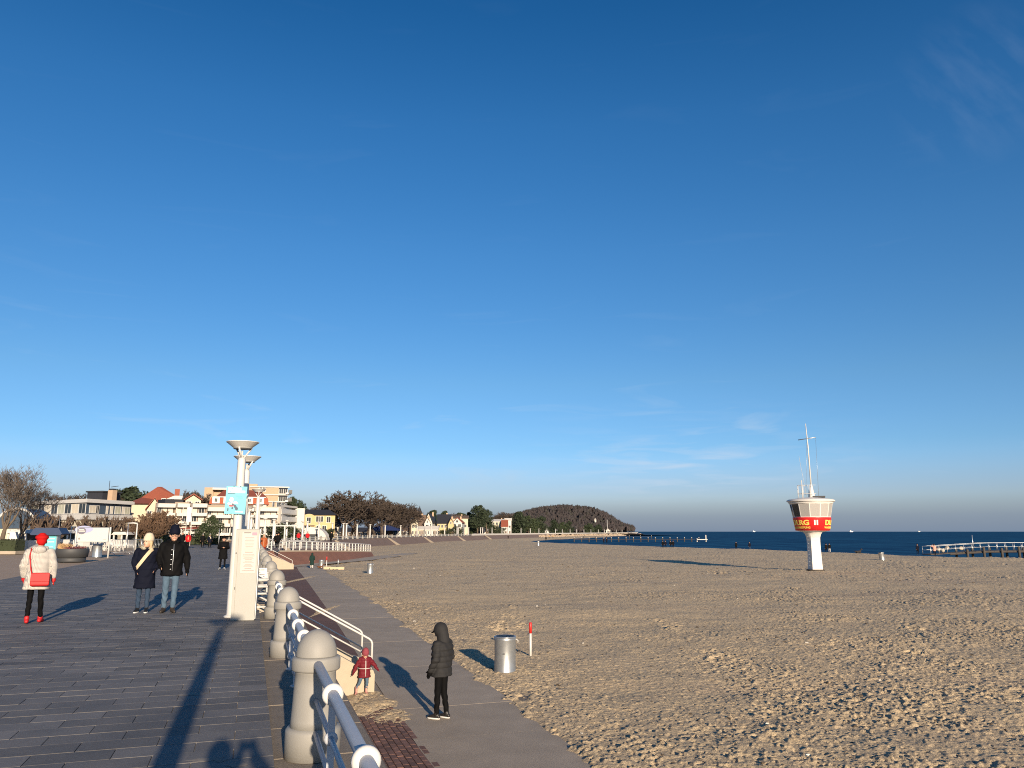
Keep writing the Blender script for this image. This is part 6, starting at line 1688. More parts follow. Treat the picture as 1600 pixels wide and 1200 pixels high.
def person(label, loc, rz, height, pose=None, group=None, voxel=.012, coat=None, legs=None, shoes=None, hat=None, hair=None, hood=None, gloves=None, extra=None, face=True, head_turn=0.0, head_pitch=0.0, name='person', girth=1.0, sole=None, hs=1.12):
    J = dict(BASE); J.update(pose or {})
    J = {k: (V3(v) if len(v) == 3 else v) for k, v in J.items()}
    k = height / 1.75
    HR = Matrix.Translation(J['head']) @ Matrix.Rotation(head_turn, 4, 'Z') @ Matrix.Rotation(head_pitch, 4, 'X') @ Matrix.Scale(hs, 4)
    H = lambda p: HR @ V3(p)
    # body: one continuous skin
    b = MB()
    rot3 = HR.to_3x3()
    b.ell(H((0, -.012, .025)), (.074, .092, .100), 14, 10, rot=rot3); b.ell(H((0, .018, -.035)), (.060, .070, .082), 12, 8, rot=rot3)
    b.cap(H((0, .085, .005)), H((0, .108, -.022)), .011, .017, 8); b.ell(H((0, .075, -.085)), (.028, .02, .018), 8, 6, rot=rot3)
    for s in (-1, 1):
        b.ell(H((s * .078, -.005, -.005)), (.014, .024, .034), 8, 6, rot=rot3)
    b.cap(J['head'] + V3((0, -.025, -.06)), V3((J['head'].x * .6, -.01, 1.40)), .052, .060, 10)
    b.loft([(0, 0, .86, .13, .09), (0, 0, .95, .15, .10), (0, 0, 1.08, .125, .09), (0, 0, 1.25, .155, .105), (0, -.005, 1.38, .16, .095), (0, -.01, 1.44, .07, .06)], 16)
    for s in 'LR':
        b.cap(J['sh' + s], J['el' + s], .045, .038, 8); b.cap(J['el' + s], J['wr' + s], .037, .026, 8)
        b.cap(J['hip' + s], J['knee' + s], .075, .05, 8); b.cap(J['knee' + s], J['ank' + s], .05, .034, 8)
        d_ = (J['wr' + s] - J['el' + s]).normalized(); hp = J.get('hand' + s, d_); hp = V3(hp).normalized() if not isinstance(hp, V3) else hp.normalized()
        side = V3((0, 1, 0)) if abs(hp.y) < .8 else V3((1, 0, 0)); side = (side - hp * side.dot(hp)).normalized(); w_ = J['wr' + s]
        b.cap(w_, w_ + hp * .075, .026, .036, 8)
        nrm = hp.cross(side)
        for q_, (o_, L_) in enumerate(((-.03, .062), (-.010, .075), (.010, .07), (.029, .055))):
            p0 = w_ + hp * .075 + side * o_; cu = nrm * (.018 if s == 'L' else -.018); b.cap(p0, p0 + hp * L_ * .55, .0105, .0098, 6); b.cap(p0 + hp * L_ * .55, p0 + hp * L_ + cu, .0098, .0085, 6)
        p0 = w_ + hp * .03 + side * .03; b.cap(p0, p0 + hp * .035 + side * .035, .0125, .0105, 6); b.cap(p0 + hp * .035 + side * .035, p0 + hp * .062 + side * .042, .0105, .009, 6)
        ty = J['toe' + s]; td = V3((ty[0], ty[1], 0)).normalized(); b.cap(J['ank' + s] + V3((0, 0, -.035)), J['ank' + s] + td * .14 + V3((0, 0, -.05)), .035, .025, 8)
    o = link(name, remesh(b, voxel, m_skin, 'body', 2), None, loc, rz); o.scale = (k, k, k)
    tag(o, label, 'person', group)
    def add(nm, mb, mat, vx=None, sm=3, fn=None, lab=None):
        return part(nm, remesh(mb, vx or voxel * 1.15, mat, nm, sm, fn), mat, o, label=lab)
    # trousers
    q = MB(); g = legs.get('g', 1.0)
    q.loft([(0, 0, .84, .155 * girth, .115), (0, 0, .93, .165 * girth, .12), (0, 0, 1.0, .15 * girth, .11)], 16)
    for s in 'LR':
        an = J['ank' + s] + V3((0, 0, legs.get('up', 0.0)))
        q.cap(J['hip' + s], J['knee' + s], .092 * g, .066 * g, 10); q.cap(J['knee' + s], an + V3((0, 0, .01)), .066 * g, .050 * g, 10)
    rdq = random.Random(len(label))
    def wr(co, no, rdq=rdq):
        n_ = np.sin(co[:, 2] * 38 + 4 * np.sin(co[:, 0] * 21) + 3 * np.sin(co[:, 1] * 17)) * np.exp(-((co[:, 2] - .30) / .25) ** 2)
        return co + no * (n_ * .006)[:, None]
    add('trousers', q, legs['mat'], fn=wr)
    # shoes
    for s in 'LR':
        ty = J['toe' + s]; td = V3((ty[0], ty[1], 0)).normalized(); a_ = J['ank' + s]; fz = V3((a_.x, a_.y, a_.z - .085))
        q = MB(); q.cap(a_ + V3((0, 0, shoes.get('shaft', .02))), a_ + V3((0, 0, -.03)), .050, .048, 10)
        q.cap(fz + V3((0, 0, .045)) - td * .045, fz + td * .13 + V3((0, 0, .038)), .042, .040, 10); q.cap(fz + td * .06 + V3((0, 0, .05)), fz + td * .17 + V3((0, 0, .028)), .046, .028, 10)
        def flat(co, no, z0=fz.z): co = co.copy(); co[:, 2] = np.maximum(co[:, 2], z0 + .004); return co
        so = add('shoe', q, shoes['mat'], fn=flat)
        if sole:
            ms = MB(); pts = []
            nv = V3((-td.y, td.x, 0))
            for t_ in np.linspace(0, 2 * math.pi, 18, endpoint=False):
                c_ = fz + td * (.06 + .135 * math.cos(t_)) + nv * (.048 * math.sin(t_)); pts.append(c_)
            vs = [(p.x, p.y, fz.z + .001) for p in pts] + [(p.x, p.y, fz.z + .026) for p in pts]; n_ = len(pts)
            ms.add(vs, [(i, (i + 1) % n_, (i + 1) % n_ + n_, i + n_) for i in range(n_)] + [tuple(range(2 * n_ - 1, n_ - 1, -1))[::-1], tuple(range(n_))[::-1]]); link('sole', ms.mesh('sole', sole), so)
    # coat
    c = coat; q = MB(); hem = c['hem']; fl = c.get('flare', 1.0); th = c.get('thick', 1.0)
    rings = [(0, 0, hem, .205 * fl * girth, .150 * fl), (0, 0, hem + .03, .212 * fl * girth, .158 * fl), (0, 0, (hem + 1.0) / 2, .205 * (fl + 1) / 2 * girth, .152 * (fl + 1) / 2), (0, 0, 1.03, .185 * girth * th, .140 * th), (0, 0, 1.18, .192 * girth * th, .145 * th), (0, -.005, 1.30, .205 * th, .142 * th), (0, -.01, 1.38, .205 * th, .125 * th), (0, -.012, 1.435, .150, .105), (0, -.01, 1.47, .095, .085), (0, -.005, 1.49, .080, .078)]
    q.loft(rings, 22)
    ar = c.get('arm', 1.0)
    for s in 'LR':
        q.cap(J['sh' + s] + V3((0, 0, -.015)), J['el' + s], .082 * ar, .067 * ar, 12); q.cap(J['el' + s], J['wr' + s] + (J['el' + s] - J['wr' + s]).normalized() * .005, .067 * ar, .050 * ar, 12)
    lam = c.get('quilt', 0)
    def qf(co, no):
        f = np.sin(co[:, 2] * 23 + 5 * np.sin(co[:, 0] * 9 + 1) + 4 * np.sin(co[:, 1] * 11)) * .004 + np.sin(co[:, 2] * 47 + 7 * co[:, 0] * 3) * .002
        if lam: f = f + (np.abs(np.sin(math.pi * co[:, 2] / lam)) ** .45 - .75) * c.get('puff', .022)
        return co + no * f[:, None]
    co_ = add('coat', q, c['mat'], fn=qf, sm=2 if lam else 3)
    if hood:
        q = MB()
        if hood['up']:
            q.ell(H((0, -.03, .035)), (.118, .132, .135), 16, 12, rot=rot3); q.cap(H((0, -.045, -.03)), V3((0, -.03, 1.43)), .118, .130, 14)
            cut = MB()
        else:
            q.ell(V3((0, -.115, 1.44)), (.125, .070, .085), 14, 10); q.cap(V3((-.11, -.05, 1.475)), V3((.11, -.05, 1.475)), .045, .045, 8); q.cap(V3((-.11, -.05, 1.475)), V3((-.07, .075, 1.46)), .045, .035, 8); q.cap(V3((.11, -.05, 1.475)), V3((.07, .075, 1.46)), .045, .035, 8)
        fnh = None
        if hood.get('fur'):
            fnh = lambda co, no: co + no * ((h2(np.floor(co[:, 0] * 260), np.floor(co[:, 1] * 260 + co[:, 2] * 777), 5) - .3) * .03)[:, None]
        add('hood', q, hood['mat'], fn=fnh, sm=1 if hood.get('fur') else 3)
    if hat:
        q = MB()
        if hat['kind'] == 'beanie':
            hh = hat.get('tall', 0)
            q.ell(H((0, -.018, .075)), (.101, .114, .085 + hh), 16, 10, rot=rot3); q.ell(H((0, -.02, .125 + hh)), (.078, .088, .055), 12, 8, rot=rot3)
            for a_ in np.linspace(0, 2 * math.pi, 16, endpoint=False): q.cap(H((.084 * math.cos(a_), -.014 + .102 * math.sin(a_), .045)), H((.084 * math.cos(a_ + .4), -.014 + .102 * math.sin(a_ + .4), .045)), .021, .021, 6)
        elif hat['kind'] == 'beret':
            q.ell(H((0, -.02, .080)), (.112, .122, .062), 18, 10, rot=rot3); q.ell(H((0, -.015, .045)), (.088, .102, .045), 14, 8, rot=rot3); q.ell(H((0, -.055, .02)), (.082, .07, .09), 14, 8, rot=rot3); q.ell(H((.0, -.03, .135)), (.06, .07, .03), 10, 6, rot=rot3)
        elif hat['kind'] == 'brim':
            q.cap(H((-.03, .10, .052)), H((-.028, .165, .040)), .014, .012, 8); q.cap(H((.03, .10, .052)), H((.028, .165, .040)), .014, .012, 8); q.cap(H((0, .09, .055)), H((0, .175, .040)), .016, .012, 8); q.ell(H((0, .03, .06)), (.085, .08, .055), 12, 8, rot=rot3)
        elif hat['kind'] == 'flat':
            q.lathe([(.12, 0), (.125, .008), (.086, .012), (.082, .07), (.06, .085), (.01, .088)], 18, J['head'] + V3((0, -.01, .055)))
        add('hat', q, hat['mat'], sm=2)
    if hair:
        q = MB(); q.ell(H((0, -.03, .04)), (.088, .100, .105), 14, 10, rot=rot3)
        if hair.get('long'):
            q.cap(H((-.07, -.02, .0)), H((-.085, .0, -.16)), .04, .03, 8); q.cap(H((.07, -.02, .0)), H((.085, .0, -.16)), .04, .03, 8); q.cap(H((0, -.07, 0)), H((0, -.08, -.15)), .07, .055, 8)
        add('hair', q, hair['mat'], sm=2)
    if gloves:
        for s in 'LR':
            d_ = (J['wr' + s] - J['el' + s]).normalized(); hp = V3(J.get('hand' + s, d_)).normalized(); side = V3((0, 1, 0)) if abs(hp.y) < .8 else V3((1, 0, 0)); side = (side - hp * side.dot(hp)).normalized(); w_ = J['wr' + s]
            q = MB(); q.cap(w_ - hp * .02, w_ + hp * .075, .036, .043, 10)
            for o_, L_ in ((-.032, .07), (-.011, .085), (.011, .08), (.032, .062)): q.cap(w_ + hp * .07 + side * o_, w_ + hp * (.078 + L_) + side * o_ * .9, .0155, .013, 6)
            q.cap(w_ + hp * .02 + side * .03, w_ + hp * .085 + side * .075, .018, .014, 6)
            add('glove', q, gloves, vx=.009, sm=1)
    if face:
        q = MB(); q.ell(H((-.03, .079, .010)), (.013, .007, .007), 8, 6); q.ell(H((.03, .079, .010)), (.013, .007, .007), 8, 6)
        for s in (-1, 1): q.cap(H((s * .018, .083, .031)), H((s * .045, .072, .033)), .0045, .0035, 6)
        tag(part('eyes', q, m_eye, o), kind='stuff'); q = MB(); q.cap(H((-.02, .083, -.058)), H((.02, .083, -.058)), .0065, .0065, 6); part('mouth', q, m_lip, o)
    if extra: extra(o, J, H, add)
    return o
def on(px, py, z=0.0): g = gnd(px, py, z); return V3((g[0], g[1], z))
def walk(a, f=.12):     # mid-stride: left foot ahead
    return dict(kneeL=(-.10, .10 * a + .03, .51), kneeR=(.10, -.02, .49), ankL=(-.10, .19 * a, .09), ankR=(.10, -.20 * a, .11), elL=(-.25, -.06 - .1 * a, 1.13), wrL=(-.255, -.05, .90), elR=(.25, .0 + .06 * a, 1.13), wrR=(.255, .17, .92))
to_cam = lambda p: math.atan2(p.x, -p.y)           # turns +Y towards the viewer
m_navy_c = cloth('navy_coat', (.004, .0055, .014)); m_black_c = cloth('black_coat', (.0035, .0035, .004)); m_jean = cloth('blue_denim', (.030, .050, .085), .85, .35, 9); m_jean2 = cloth('pale_denim', (.075, .12, .17), .85, .4, 8)
m_blk = cloth('black_trousers', (.003, .003, .0035)); m_shoe_d = M('dark_shoe', (.015, .014, .014), .5, .2, 10); m_shoe_b = M('brown_shoe', (.035, .026, .018), .6, .25, 10); m_sole = M('white_sole', (.6, .6, .58), .6, .05, 5)
m_redc = cloth('red_wool', (.42, .010, .010), .75, .1); m_redl = M('red_leather', (.40, .010, .012), .6, .12, 8); m_creamw = cloth('cream_wool', (.55, .48, .36), .9, .15, 20, .4); m_fur = M('pale_fur', (.36, .33, .25), .95, .35, 40)

# --- woman in the red beret, walking away
def check_mat():
    m = bpy.data.materials.new('checked_cloth'); m.use_nodes = True; nt = m.node_tree; N, L = nt.nodes, nt.links; bs = N['Principled BSDF']; bs.inputs['Roughness'].default_value = .85
    tc = N.new('ShaderNodeTexCoord'); sp = N.new('ShaderNodeSeparateXYZ'); L.new(tc.outputs['Object'], sp.inputs[0])
    def stripe(v, f):
        a = N.new('ShaderNodeMath'); a.operation = 'MULTIPLY'; L.new(v, a.inputs[0]); a.inputs[1].default_value = f
        c = N.new('ShaderNodeMath'); c.operation = 'FRACT'; L.new(a.outputs[0], c.inputs[0]); d = N.new('ShaderNodeMath'); d.operation = 'LESS_THAN'; L.new(c.outputs[0], d.inputs[0]); d.inputs[1].default_value =   .30; return d.outputs[0]
    ad = N.new('ShaderNodeMath'); ad.operation = 'ADD'; L.new(sp.outputs['X'], ad.inputs[0]); L.new(sp.outputs['Y'], ad.inputs[1])
    mx = N.new('ShaderNodeMath'); mx.operation = 'MAXIMUM'; L.new(stripe(ad.outputs[0], 42), mx.inputs[0]); L.new(stripe(sp.outputs['Z'], 42), mx.inputs[1])
    cm = N.new('ShaderNodeMix'); cm.data_type = 'RGBA'; cm.inputs[6].default_value = (.50, .47, .415, 1); cm.inputs[7].default_value = (.27, .26, .25, 1); L.new(mx.outputs[0], cm.inputs[0]); L.new(cm.outputs[2], bs.inputs['Base Color']); return m
m_check = check_mat()
p = on(48, 974); p.y += .05
rw = person('woman in a black and white checked coat and red beret, seen from behind', p, R(24), 1.665,
       dict(kneeL=(-.095, .03, .50), kneeR=(.10, -.02, .49), ankL=(-.10, -.06, .085), ankR=(.115, .08, .085), elL=(-.265, -.02, 1.13), wrL=(-.255, .08, .92), elR=(.27, -.03, 1.13), wrR=(.285, .0, .90), toeL=(-.15, 1), toeR=(.2, 1)),
       coat=dict(hem=.66, mat=m_check, flare=1.16, thick=1.1, arm=1.12), legs=dict(mat=m_blk, g=.86), shoes=dict(mat=m_redl, shaft=.03), hat=dict(kind='beret', mat=m_redc), hood=dict(up=False, mat=m_check), gloves=m_redl, face=False, head_turn=.15)
bag = thing('shoulder_bag', 'red leather shoulder bag with a long strap on the back of the checked coat', 'bag', p, R(24)); bag.scale = (.951,) * 3
q = MB(); q.bbox((.075, -.215, .86), (.34, .085, .27), .03); part('bag_body', remesh(q, .014, m_redl, 'bag_body', 3), m_redl, bag)
q = MB(); q.bbox((.075, -.262, .905), (.325, .016, .165), .006); part('flap', q, m_redl, bag)
part('strap', MB().tube([(-.08, -.19, .97), (-.12, -.185, 1.12), (-.155, -.15, 1.32), (-.15, -.06, 1.475), (-.13, .06, 1.42)], .013, 6), m_redl, bag)

# --- couple
p = on(222, 957); pw = p.copy()
person('woman in a long navy coat and cream knitted hat, looking aside beside the man', p, to_cam(p) + R(-4), 1.63,
       dict(kneeL=(-.085, .05, .50), kneeR=(.10, .0, .50), ankL=(-.085, .03, .085), ankR=(.115, -.05, .085), elR=(.255, .0, 1.14), wrR=(.20, .10, .98), elL=(-.27, -.05, 1.15), wrL=(-.22, .11, 1.00), toeL=(.05, 1), toeR=(.25, 1)),
       coat=dict(hem=.55, mat=m_navy_c, flare=1.1, thick=1.12, arm=1.15, quilt=.16, puff=.014), legs=dict(mat=m_jean, g=.95), shoes=dict(mat=m_shoe_d), sole=m_sole, hat=dict(kind='beanie', mat=m_creamw, tall=.02), hood=dict(up=False, mat=m_fur, fur=True), hair=dict(mat=m_hair_b, long=True), head_turn=R(-42), gloves=m_navy_c)
cb = thing('belt_bag', 'broad cream strap bag worn slantwise across the navy coat', 'bag', p, to_cam(p) + R(-4)); cb.scale = (.931,) * 3
def band(mb, pts, w, nrm_c=(0, 0, 1.2), t=.012):
    pts = [V3(a) for a in pts]; vs = []; fs = []
    for i, a in enumerate(pts):
        d_ = (pts[min(i + 1, len(pts) - 1)] - pts[max(i - 1, 0)]).normalized(); n_ = V3((a.x * .55, a.y, 0)).normalized(); s_ = d_.cross(n_).normalized() * w / 2
        vs += [a - s_, a + s_, a + s_ + n_ * t, a - s_ + n_ * t]
    for i in range(len(pts) - 1):
        for j in range(4): fs.append((i * 4 + j, i * 4 + (j + 1) % 4, i * 4 + 4 + (j + 1) % 4, i * 4 + 4 + j))
    mb.add(vs, fs + [(3, 2, 1, 0), tuple(len(pts) * 4 - 4 + k for k in range(4))]); return mb
m_strap = M('cream_strap', (.52, .42, .27), .7, .12, 9)
part('strap', band(MB(), [(-.115, .10, 1.445), (-.06, .150, 1.385), (.02, .182, 1.27), (.09, .186, 1.16), (.15, .165, 1.07), (.195, .12, 1.0)], .075), m_strap, cb)
p = on(263, 957)
def parka(o, J, H, add):
    q = MB()
    for z in (1.30, 1.20, 1.10, 1.0, .90): q.cap((.03, .172, z), (.045, .171, z - .003), .011, .009, 6)
    tag(part('toggles', q, m_galv, o), kind='stuff'); part('zip', MB().tube([(.0, .125, 1.42), (0, .165, 1.27), (0, .168, 1.03), (0, .17, .86)], .008, 5), m_galv, o)
    q = MB()
    for s in (-1, 1): q.tube([H((s * .032 + .026 * math.cos(a), .098, .004 + .018 * math.sin(a))) for a in np.linspace(0, 2 * math.pi, 13)], .0035, 5)
    q.tube([H((-.058, .095, .006)), H((-.082, .0, .01))], .003, 4); q.tube([H((.058, .095, .006)), H((.082, .0, .01))], .003, 4); part('glasses', q, m_eye, o)
person('man in a black parka, navy beanie, glasses and pale jeans beside the woman', p, to_cam(p) + R(3), 1.79,
       dict(kneeL=(-.085, .04, .50), kneeR=(.09, .0, .50), ankL=(-.07, .05, .085), ankR=(.10, -.05, .085), elR=(.265, -.02, 1.14), wrR=(.24, .10, 1.0), elL=(-.285, -.05, 1.14), wrL=(-.30, .04, .90), toeL=(-.2, 1), toeR=(.35, 1)),
       coat=dict(hem=.76, mat=m_black_c, flare=1.06, thick=1.13, arm=1.12), legs=dict(mat=m_jean2, g=1.02), shoes=dict(mat=m_shoe_b), hat=dict(kind='beanie', mat=m_navy_c, tall=.03), hood=dict(up=False, mat=m_black_c), gloves=m_black_c, head_turn=R(0), extra=parka)

# --- man on the beach walk
m_puff = cloth('charcoal_puffer', (.026, .026, .027), .7, .12, 6)
p = on(689, 1123, BZ); p.z += .006
person('man in a dark grey hooded puffer jacket standing on the beach walk', p, R(62), 1.78,
       dict(kneeL=(-.085, .03, .50), kneeR=(.085, .0, .50), ankL=(-.085, .05, .085), ankR=(.09, -.07, .085), elL=(-.255, -.03, 1.13), wrL=(-.235, .10, .90), elR=(.255, -.04, 1.13), wrR=(.235, .06, .90), head=(0, .055, 1.595), toeL=(-.1, 1), toeR=(.12, 1)),
       coat=dict(hem=.79, mat=m_puff, flare=1.16, thick=1.24, arm=1.2, quilt=.105, puff=.024), legs=dict(mat=m_blk, g=1.0), shoes=dict(mat=m_shoe_d), sole=m_sole, hood=dict(up=True, mat=m_puff), hat=dict(kind='brim', mat=m_black_c), gloves=m_black_c, head_pitch=R(-20), face=False)

# --- child
m_maroon = cloth('maroon_padded_jacket', (.13, .014, .022), .6, .12, 6); m_pinkh = cloth('dusty_pink_knit', (.24, .055, .07), .9, .15, 20); m_pinkb = M('pink_boot', (.46, .22, .19), .7, .12, 6)
p = on(569, 1086, BZ); p.z += .025; p.y -= .05
def child_x(o, J, H, add):
    part('zip', MB().tube([(.0, .12, 1.43), (0, .19, 1.27), (0, .21, 1.05), (0, .215, .72)], .017, 6), m_white, o)
    q = MB(); q.tube([(.252 * math.cos(a), .202 * math.sin(a), 1.02) for a in np.linspace(0, 2 * math.pi, 25)], .013, 6); part('belt', q, m_white, o)
    part('pompom', MB().ell((0, .19, 1.36), (.05, .03, .035), 8, 6), m_pinkh, o)
person('small child in a maroon padded jacket and pink hat by the stair wall', p, to_cam(p) + R(12), .97,
       dict(hipL=(-.10, 0, .80), hipR=(.10, 0, .80), kneeL=(-.11, .03, .47), kneeR=(.19, .03, .48), ankL=(-.10, -.02, .085), ankR=(.30, -.03, .10), shL=(-.18, 0, 1.36), shR=(.18, 0, 1.36), elL=(-.36, .0, 1.16), wrL=(-.50, .06, .97), elR=(.33, .0, 1.13), wrR=(.45, .08, .90), head=(0, .04, 1.53), toeL=(-.2, 1), toeR=(.5, 1)),
       hs=1.5, voxel=.016, coat=dict(hem=.66, mat=m_maroon, flare=1.14, thick=1.18, arm=1.22, quilt=.15, puff=.03), legs=dict(mat=m_jean2, g=1.0, up=.12), shoes=dict(mat=m_pinkb, shaft=.20), hat=dict(kind='beanie', mat=m_pinkh, tall=.02), hood=dict(up=False, mat=m_maroon), gloves=m_maroon, head_pitch=R(-28), face=True, girth=1.05, extra=child_x)

# --- woman in black with her hands together
p = on(347, 890)
person('woman in a long black coat and black hat, hands together, walking towards the viewer', p, to_cam(p), 1.50,
       dict(elL=(-.25, .0, 1.14), wrL=(-.05, .22, 1.16), elR=(.25, .0, 1.14), wrR=(.05, .22, 1.15), handL=(1, .1, 0), handR=(-1, .1, 0), kneeL=(-.1, .06, .5), ankL=(-.11, .05, .085), ankR=(.12, -.06, .085), toeL=(-.3, 1), toeR=(.35, 1)),
       voxel=.014, coat=dict(hem=.56, mat=m_black_c, flare=1.15, thick=1.08, arm=1.1), legs=dict(mat=m_blk, g=.9), shoes=dict(mat=M('grey_trainer', (.25, .26, .27), .6, .15, 9)), hat=dict(kind='beanie', mat=m_black_c), hair=dict(mat=m_hair_d, long=True), face=True)
m_orange_c = cloth('orange_coat', (.30, .075, .025)); m_maroon_t = cloth('dark_red_trousers', (.16, .012, .018))
def bagx(o, J, H, add):
    part('open_front', MB().tube([(0, .15, 1.40), (0, .175, 1.15), (0, .175, .80)], .016, 5), m_creamw, o)
p = on(411, 868)
person('woman in an orange-brown coat and dark red boots beside the row of lamp columns', p, to_cam(p), 1.52, walk(.6), voxel=.018, coat=dict(hem=.68, mat=m_orange_c, flare=1.1, thick=1.12, arm=1.15), legs=dict(mat=m_maroon_t), shoes=dict(mat=m_maroon_t, shaft=.2), hair=dict(mat=m_hair_b, long=True), face=True, extra=bagx)
hb_ = thing('hand_bag', 'black handbag held by the woman in the orange-brown coat', 'bag', p, to_cam(p)); part('bag_body', MB().ell((.20, .18, .62), (.13, .08, .12), 10, 8), m_black_c, hb_); part('bag_handle', MB().tube([(.12, .18, .70), (.2, .18, .79), (.28, .18, .70)], .012, 5), m_black_c, hb_)
m_redcoat = cloth('red_coat', (.42, .015, .02)); m_tanv = cloth('tan_front', (.40, .25, .13)); m_greenc = cloth('dark_green_coat', (.012, .030, .026)); m_whiteb = M('white_boot', (.55, .52, .48), .6, .1, 5)
p = on(293, 857)
person('person in an open red jacket over tan, walking towards the viewer beyond the couple', p, to_cam(p), 1.60, walk(.7), voxel=.02, coat=dict(hem=.74, mat=m_redcoat, flare=1.12, thick=1.12, arm=1.15), legs=dict(mat=m_blk), shoes=dict(mat=m_shoe_d), hair=dict(mat=m_hair_d), face=False, extra=lambda o, J, H, add: part('open_front', MB().ell((0, .11, 1.12), (.085, .075, .24), 10, 8), m_tanv, o))
p = on(316, 856); wa = person('left one of two people in black walking away beyond the lamp', p, R(20), 1.52, walk(.6), voxel=.022, coat=dict(hem=.70, mat=m_black_c, thick=1.1, arm=1.15), legs=dict(mat=m_blk), shoes=dict(mat=m_shoe_d), hair=dict(mat=M('grey_hair', (.22, .21, .20), .7, .2, 20)), face=False)
p = on(327, 856); person('right one of two people walking away beyond the lamp, with a pale scarf', p, R(15), 1.48, walk(-.5), voxel=.022, coat=dict(hem=.66, mat=m_navy_c, thick=1.1, arm=1.15), legs=dict(mat=m_blk), shoes=dict(mat=m_shoe_d), hair=dict(mat=m_hair_d), hat=dict(kind='beanie', mat=M('grey_knit', (.2, .2, .2), .9, .2, 20)), face=False, extra=lambda o, J, H, add: part('scarf', MB().tube([(-.12, -.10, 1.45), (.0, -.15, 1.40), (.10, -.17, 1.28), (.13, -.18, 1.1)], .05, 8), m_creamw, o))
p = on(284, 857); person('person in black half hidden between the beanie man and the red jacket', p, to_cam(p), 1.62, walk(.4), voxel=.022, coat=dict(hem=.70, mat=m_black_c, thick=1.1, arm=1.1), legs=dict(mat=m_blk), shoes=dict(mat=m_shoe_d), hair=dict(mat=m_hair_d), face=False)
p = on(487, 888.5, BZ); p.z += .02; person('person in a dark green hooded coat and white boots by the ramp', p, R(10), 1.50, walk(.3), voxel=.02, coat=dict(hem=.38, mat=m_greenc, flare=1.1, thick=1.12, arm=1.1), legs=dict(mat=m_whiteb, g=1.1), shoes=dict(mat=m_whiteb, shaft=.15), hood=dict(up=True, mat=m_greenc), face=False)
# people too far off to tell more than the outline and the colour
def far_person(label, px, py, z, h, coat, legs_, top=None, rz=0.0, pose=None, group=None, Yd=None):
    g = gnd(px, py, z) if Yd is None else (at(px, 830, Yd).x, Yd)
    if Yd is None and z == BZ and g[1] < 560: z = sand_at(*g)
    return person(label, V3((g[0], g[1], z)), rz, h, pose or walk(.5), group, .034, coat=dict(hem=.74, mat=coat, thick=1.1, arm=1.1), legs=dict(mat=legs_), shoes=dict(mat=m_shoe_d), hat=dict(kind='beanie', mat=top or m_black_c), face=False)
far_person('dark figure at the far end of the pillar row', 434, 857, 0, 1.6, m_black_c, m_blk)
far_person('second dark figure beside the far end of the pillar row', 431, 856.5, 0, 1.55, m_black_c, m_blk)
far_person('dark figure behind the white fences of the ramp', 518, 846, 0, 1.75, m_black_c, m_blk, Yd=112)
far_person('figure in a red jacket left of the white posts before the yellow villa', 467, 848, 0, 1.7, m_redcoat, m_blk, Yd=122)
far_person('second figure in red before the arched tent', 481, 848, 0, 1.7, m_redcoat, m_blk, Yd=124)
for px, py, lab, ct in ((1035, 852.5, 'leftmost dark figure at the water, below the long post row', m_black_c), (1039, 853, 'second dark figure at the water, below the long post row', m_navy_c), (1047, 853, 'third dark figure at the water, crouched look, below the post row', m_black_c), (1051, 853, 'fourth dark figure at the water, below the post row', m_black_c)):
    g = at(px, 830, 178); far_person(lab, px, py, BZ - .1, 1.75, ct, m_blk, Yd=178)
far_person('single dark figure at the water, halfway between the post row and the tower', 1149, 0, BZ, 1.6, m_black_c, m_blk, Yd=158)
far_person('single dark figure at the water, nearer to the tower', 1170, 0, BZ, 1.6, m_navy_c, m_jean, Yd=156)
far_person('left dark figure directly right of the tower leg', 1289, 0, BZ, 1.6, m_black_c, m_blk, Yd=137)
far_person('right dark figure of the pair by the tower leg, with pale trousers', 1294, 0, BZ, 1.6, m_black_c, m_whiteb, Yd=138)
far_person('dark figure at the water left of the pier', 1431, 0, BZ, 1.7, m_navy_c, m_blk, Yd=125)
far_person('figure in a pink top at the shore end of the pier, one arm up', 1457, 0, BZ, 1.75, M('pink_top', (.50, .26, .20), .8, .1, 5), m_blk, m_hair_d, Yd=118, pose=dict(elL=(-.36, .05, 1.42), wrL=(-.22, .12, 1.62)))
for px, lab in ((943, 'left of two dark figures at the water in front of the post row'), (947.5, 'right of two dark figures at the water in front of the post row')): far_person(lab, px, 0, BZ, 1.75, m_navy_c, m_blk, Yd=235)
for px, py, Yd, lab in ((853, 0, 310, 'tiny dark figure on the sand below the dark evergreens'), (794, 0, 380, 'tiny dark figure at the distant wall below the villas'), (757, 0, 360, 'tiny dark figure at the distant wall below the tall pine'), (671, 0, 300, 'tiny dark figure at the distant wall below the white terrace'), (858, 0, 420, 'tiny pale figure on the far sand by the wall end'), (864, 0, 425, 'second tiny pale figure on the far sand by the wall end')):
    far_person(lab, px, py, BZ - .05, 1.8, m_black_c if 'dark' in lab else m_tanv, m_blk, Yd=Yd)
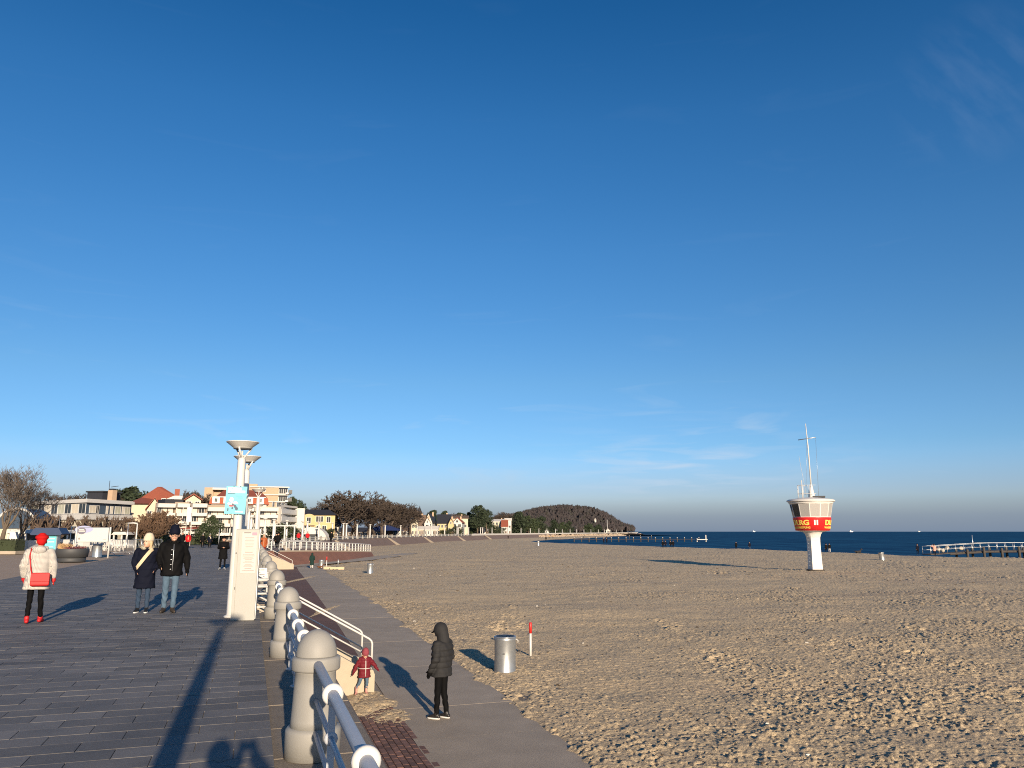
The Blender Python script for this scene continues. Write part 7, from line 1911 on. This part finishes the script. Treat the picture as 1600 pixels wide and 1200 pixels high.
# animals
def dog(label, loc, rz, k, mat, lying=False):
    b = MB(); z = .22 if lying else .42
    b.loft([(0, 0, 0, .01, .01)], 6) if False else None
    b.cap((0, -.28, z), (0, .05, z - .02), .11, .12, 10); b.cap((0, .05, z - .01), (0, .26, z + .02), .135, .12, 10)
    b.cap((0, .28, z + .06), (0, .40, z + .24), .075, .06, 8); b.ell((0, .44, z + .29), (.068, .085, .07), 10, 8); b.cap((0, .50, z + .27), (0, .59, z + .245), .042, .030, 8)
    for s in (-1, 1):
        b.cap((s * .05, .42, z + .34), (s * .075, .39, z + .27), .022, .016, 6)
        if lying: b.cap((s * .09, .22, z - .05), (s * .10, .30, .05), .045, .035, 6); b.cap((s * .10, .30, .05), (s * .09, .50, .04), .034, .03, 6); b.cap((s * .11, -.22, z - .02), (s * .15, -.08, .09), .07, .05, 6); b.cap((s * .15, -.08, .06), (s * .14, .08, .035), .035, .03, 6)
        else:
            b.cap((s * .08, .22, z - .06), (s * .08, .20, .24), .05, .034, 6); b.cap((s * .08, .20, .24), (s * .08, .22, .03), .030, .026, 6); b.cap((s * .08, .22, .025), (s * .08, .26, .02), .026, .022, 6)
            b.cap((s * .08, -.25, z - .02), (s * .085, -.16, .26), .075, .045, 6); b.cap((s * .085, -.16, .26), (s * .085, -.30, .15), .036, .028, 6); b.cap((s * .085, -.30, .15), (s * .085, -.26, .025), .026, .024, 6); b.cap((s * .085, -.26, .022), (s * .085, -.21, .018), .024, .02, 6)
    b.cap((0, -.36, z + .03), (0, -.56, z + .12), .032, .015, 6)
    o = link('dog', remesh(b, .018, mat, 'dog', 2), None, loc, rz); o.scale = (k,) * 3; tag(o, label, 'dog'); q = MB(); q.ell((0, .615, z + .25), (.014, .012, .012), 6, 5); part('nose', q, m_eye, o); return o
g = on(500, 888.5, BZ); g.z += .02; dog('small brown dog lying by the litter bin near the ramp', g, R(-100), .8, M('brown_coat_fur', (.13, .055, .025), .9, .3, 12), True)
a = at(1338, 830, 133); dog('dark dog at the water right of the tower', (a.x, 133, sand_at(a.x, 133)), R(-80), 1.5, M('dark_dog_fur', (.02, .018, .018), .9, .3, 12), True)
# person holding up the camera: only the shadow is seen
p = V3((-.10, -.40, 0))
person('person in dark clothes with raised arms, casting the bent shadow on the paving', p, R(-2), 1.76,
       dict(elL=(-.27, .16, 1.24), wrL=(.05, .27, 1.55), elR=(.44, .12, 1.28), wrR=(.19, .27, 1.57), handL=(.3, .1, 1), handR=(-.3, .1, 1)), voxel=.02, coat=dict(hem=.74, mat=m_black_c, thick=1.12, arm=1.15), legs=dict(mat=m_jean), shoes=dict(mat=m_shoe_d), hair=dict(mat=m_hair_d), face=False)
ph = thing('phone', 'dark phone held up in the hands of the person casting the bent shadow', 'phone', (.02, -.09, 1.64)); part('phone_body', MB().bbox((0, 0, 0), (.15, .009, .075), .002), m_shoe_d, ph); part('phone_screen', MB().box((0, -.006, 0), (.14, .002, .066)), m_glass, ph)
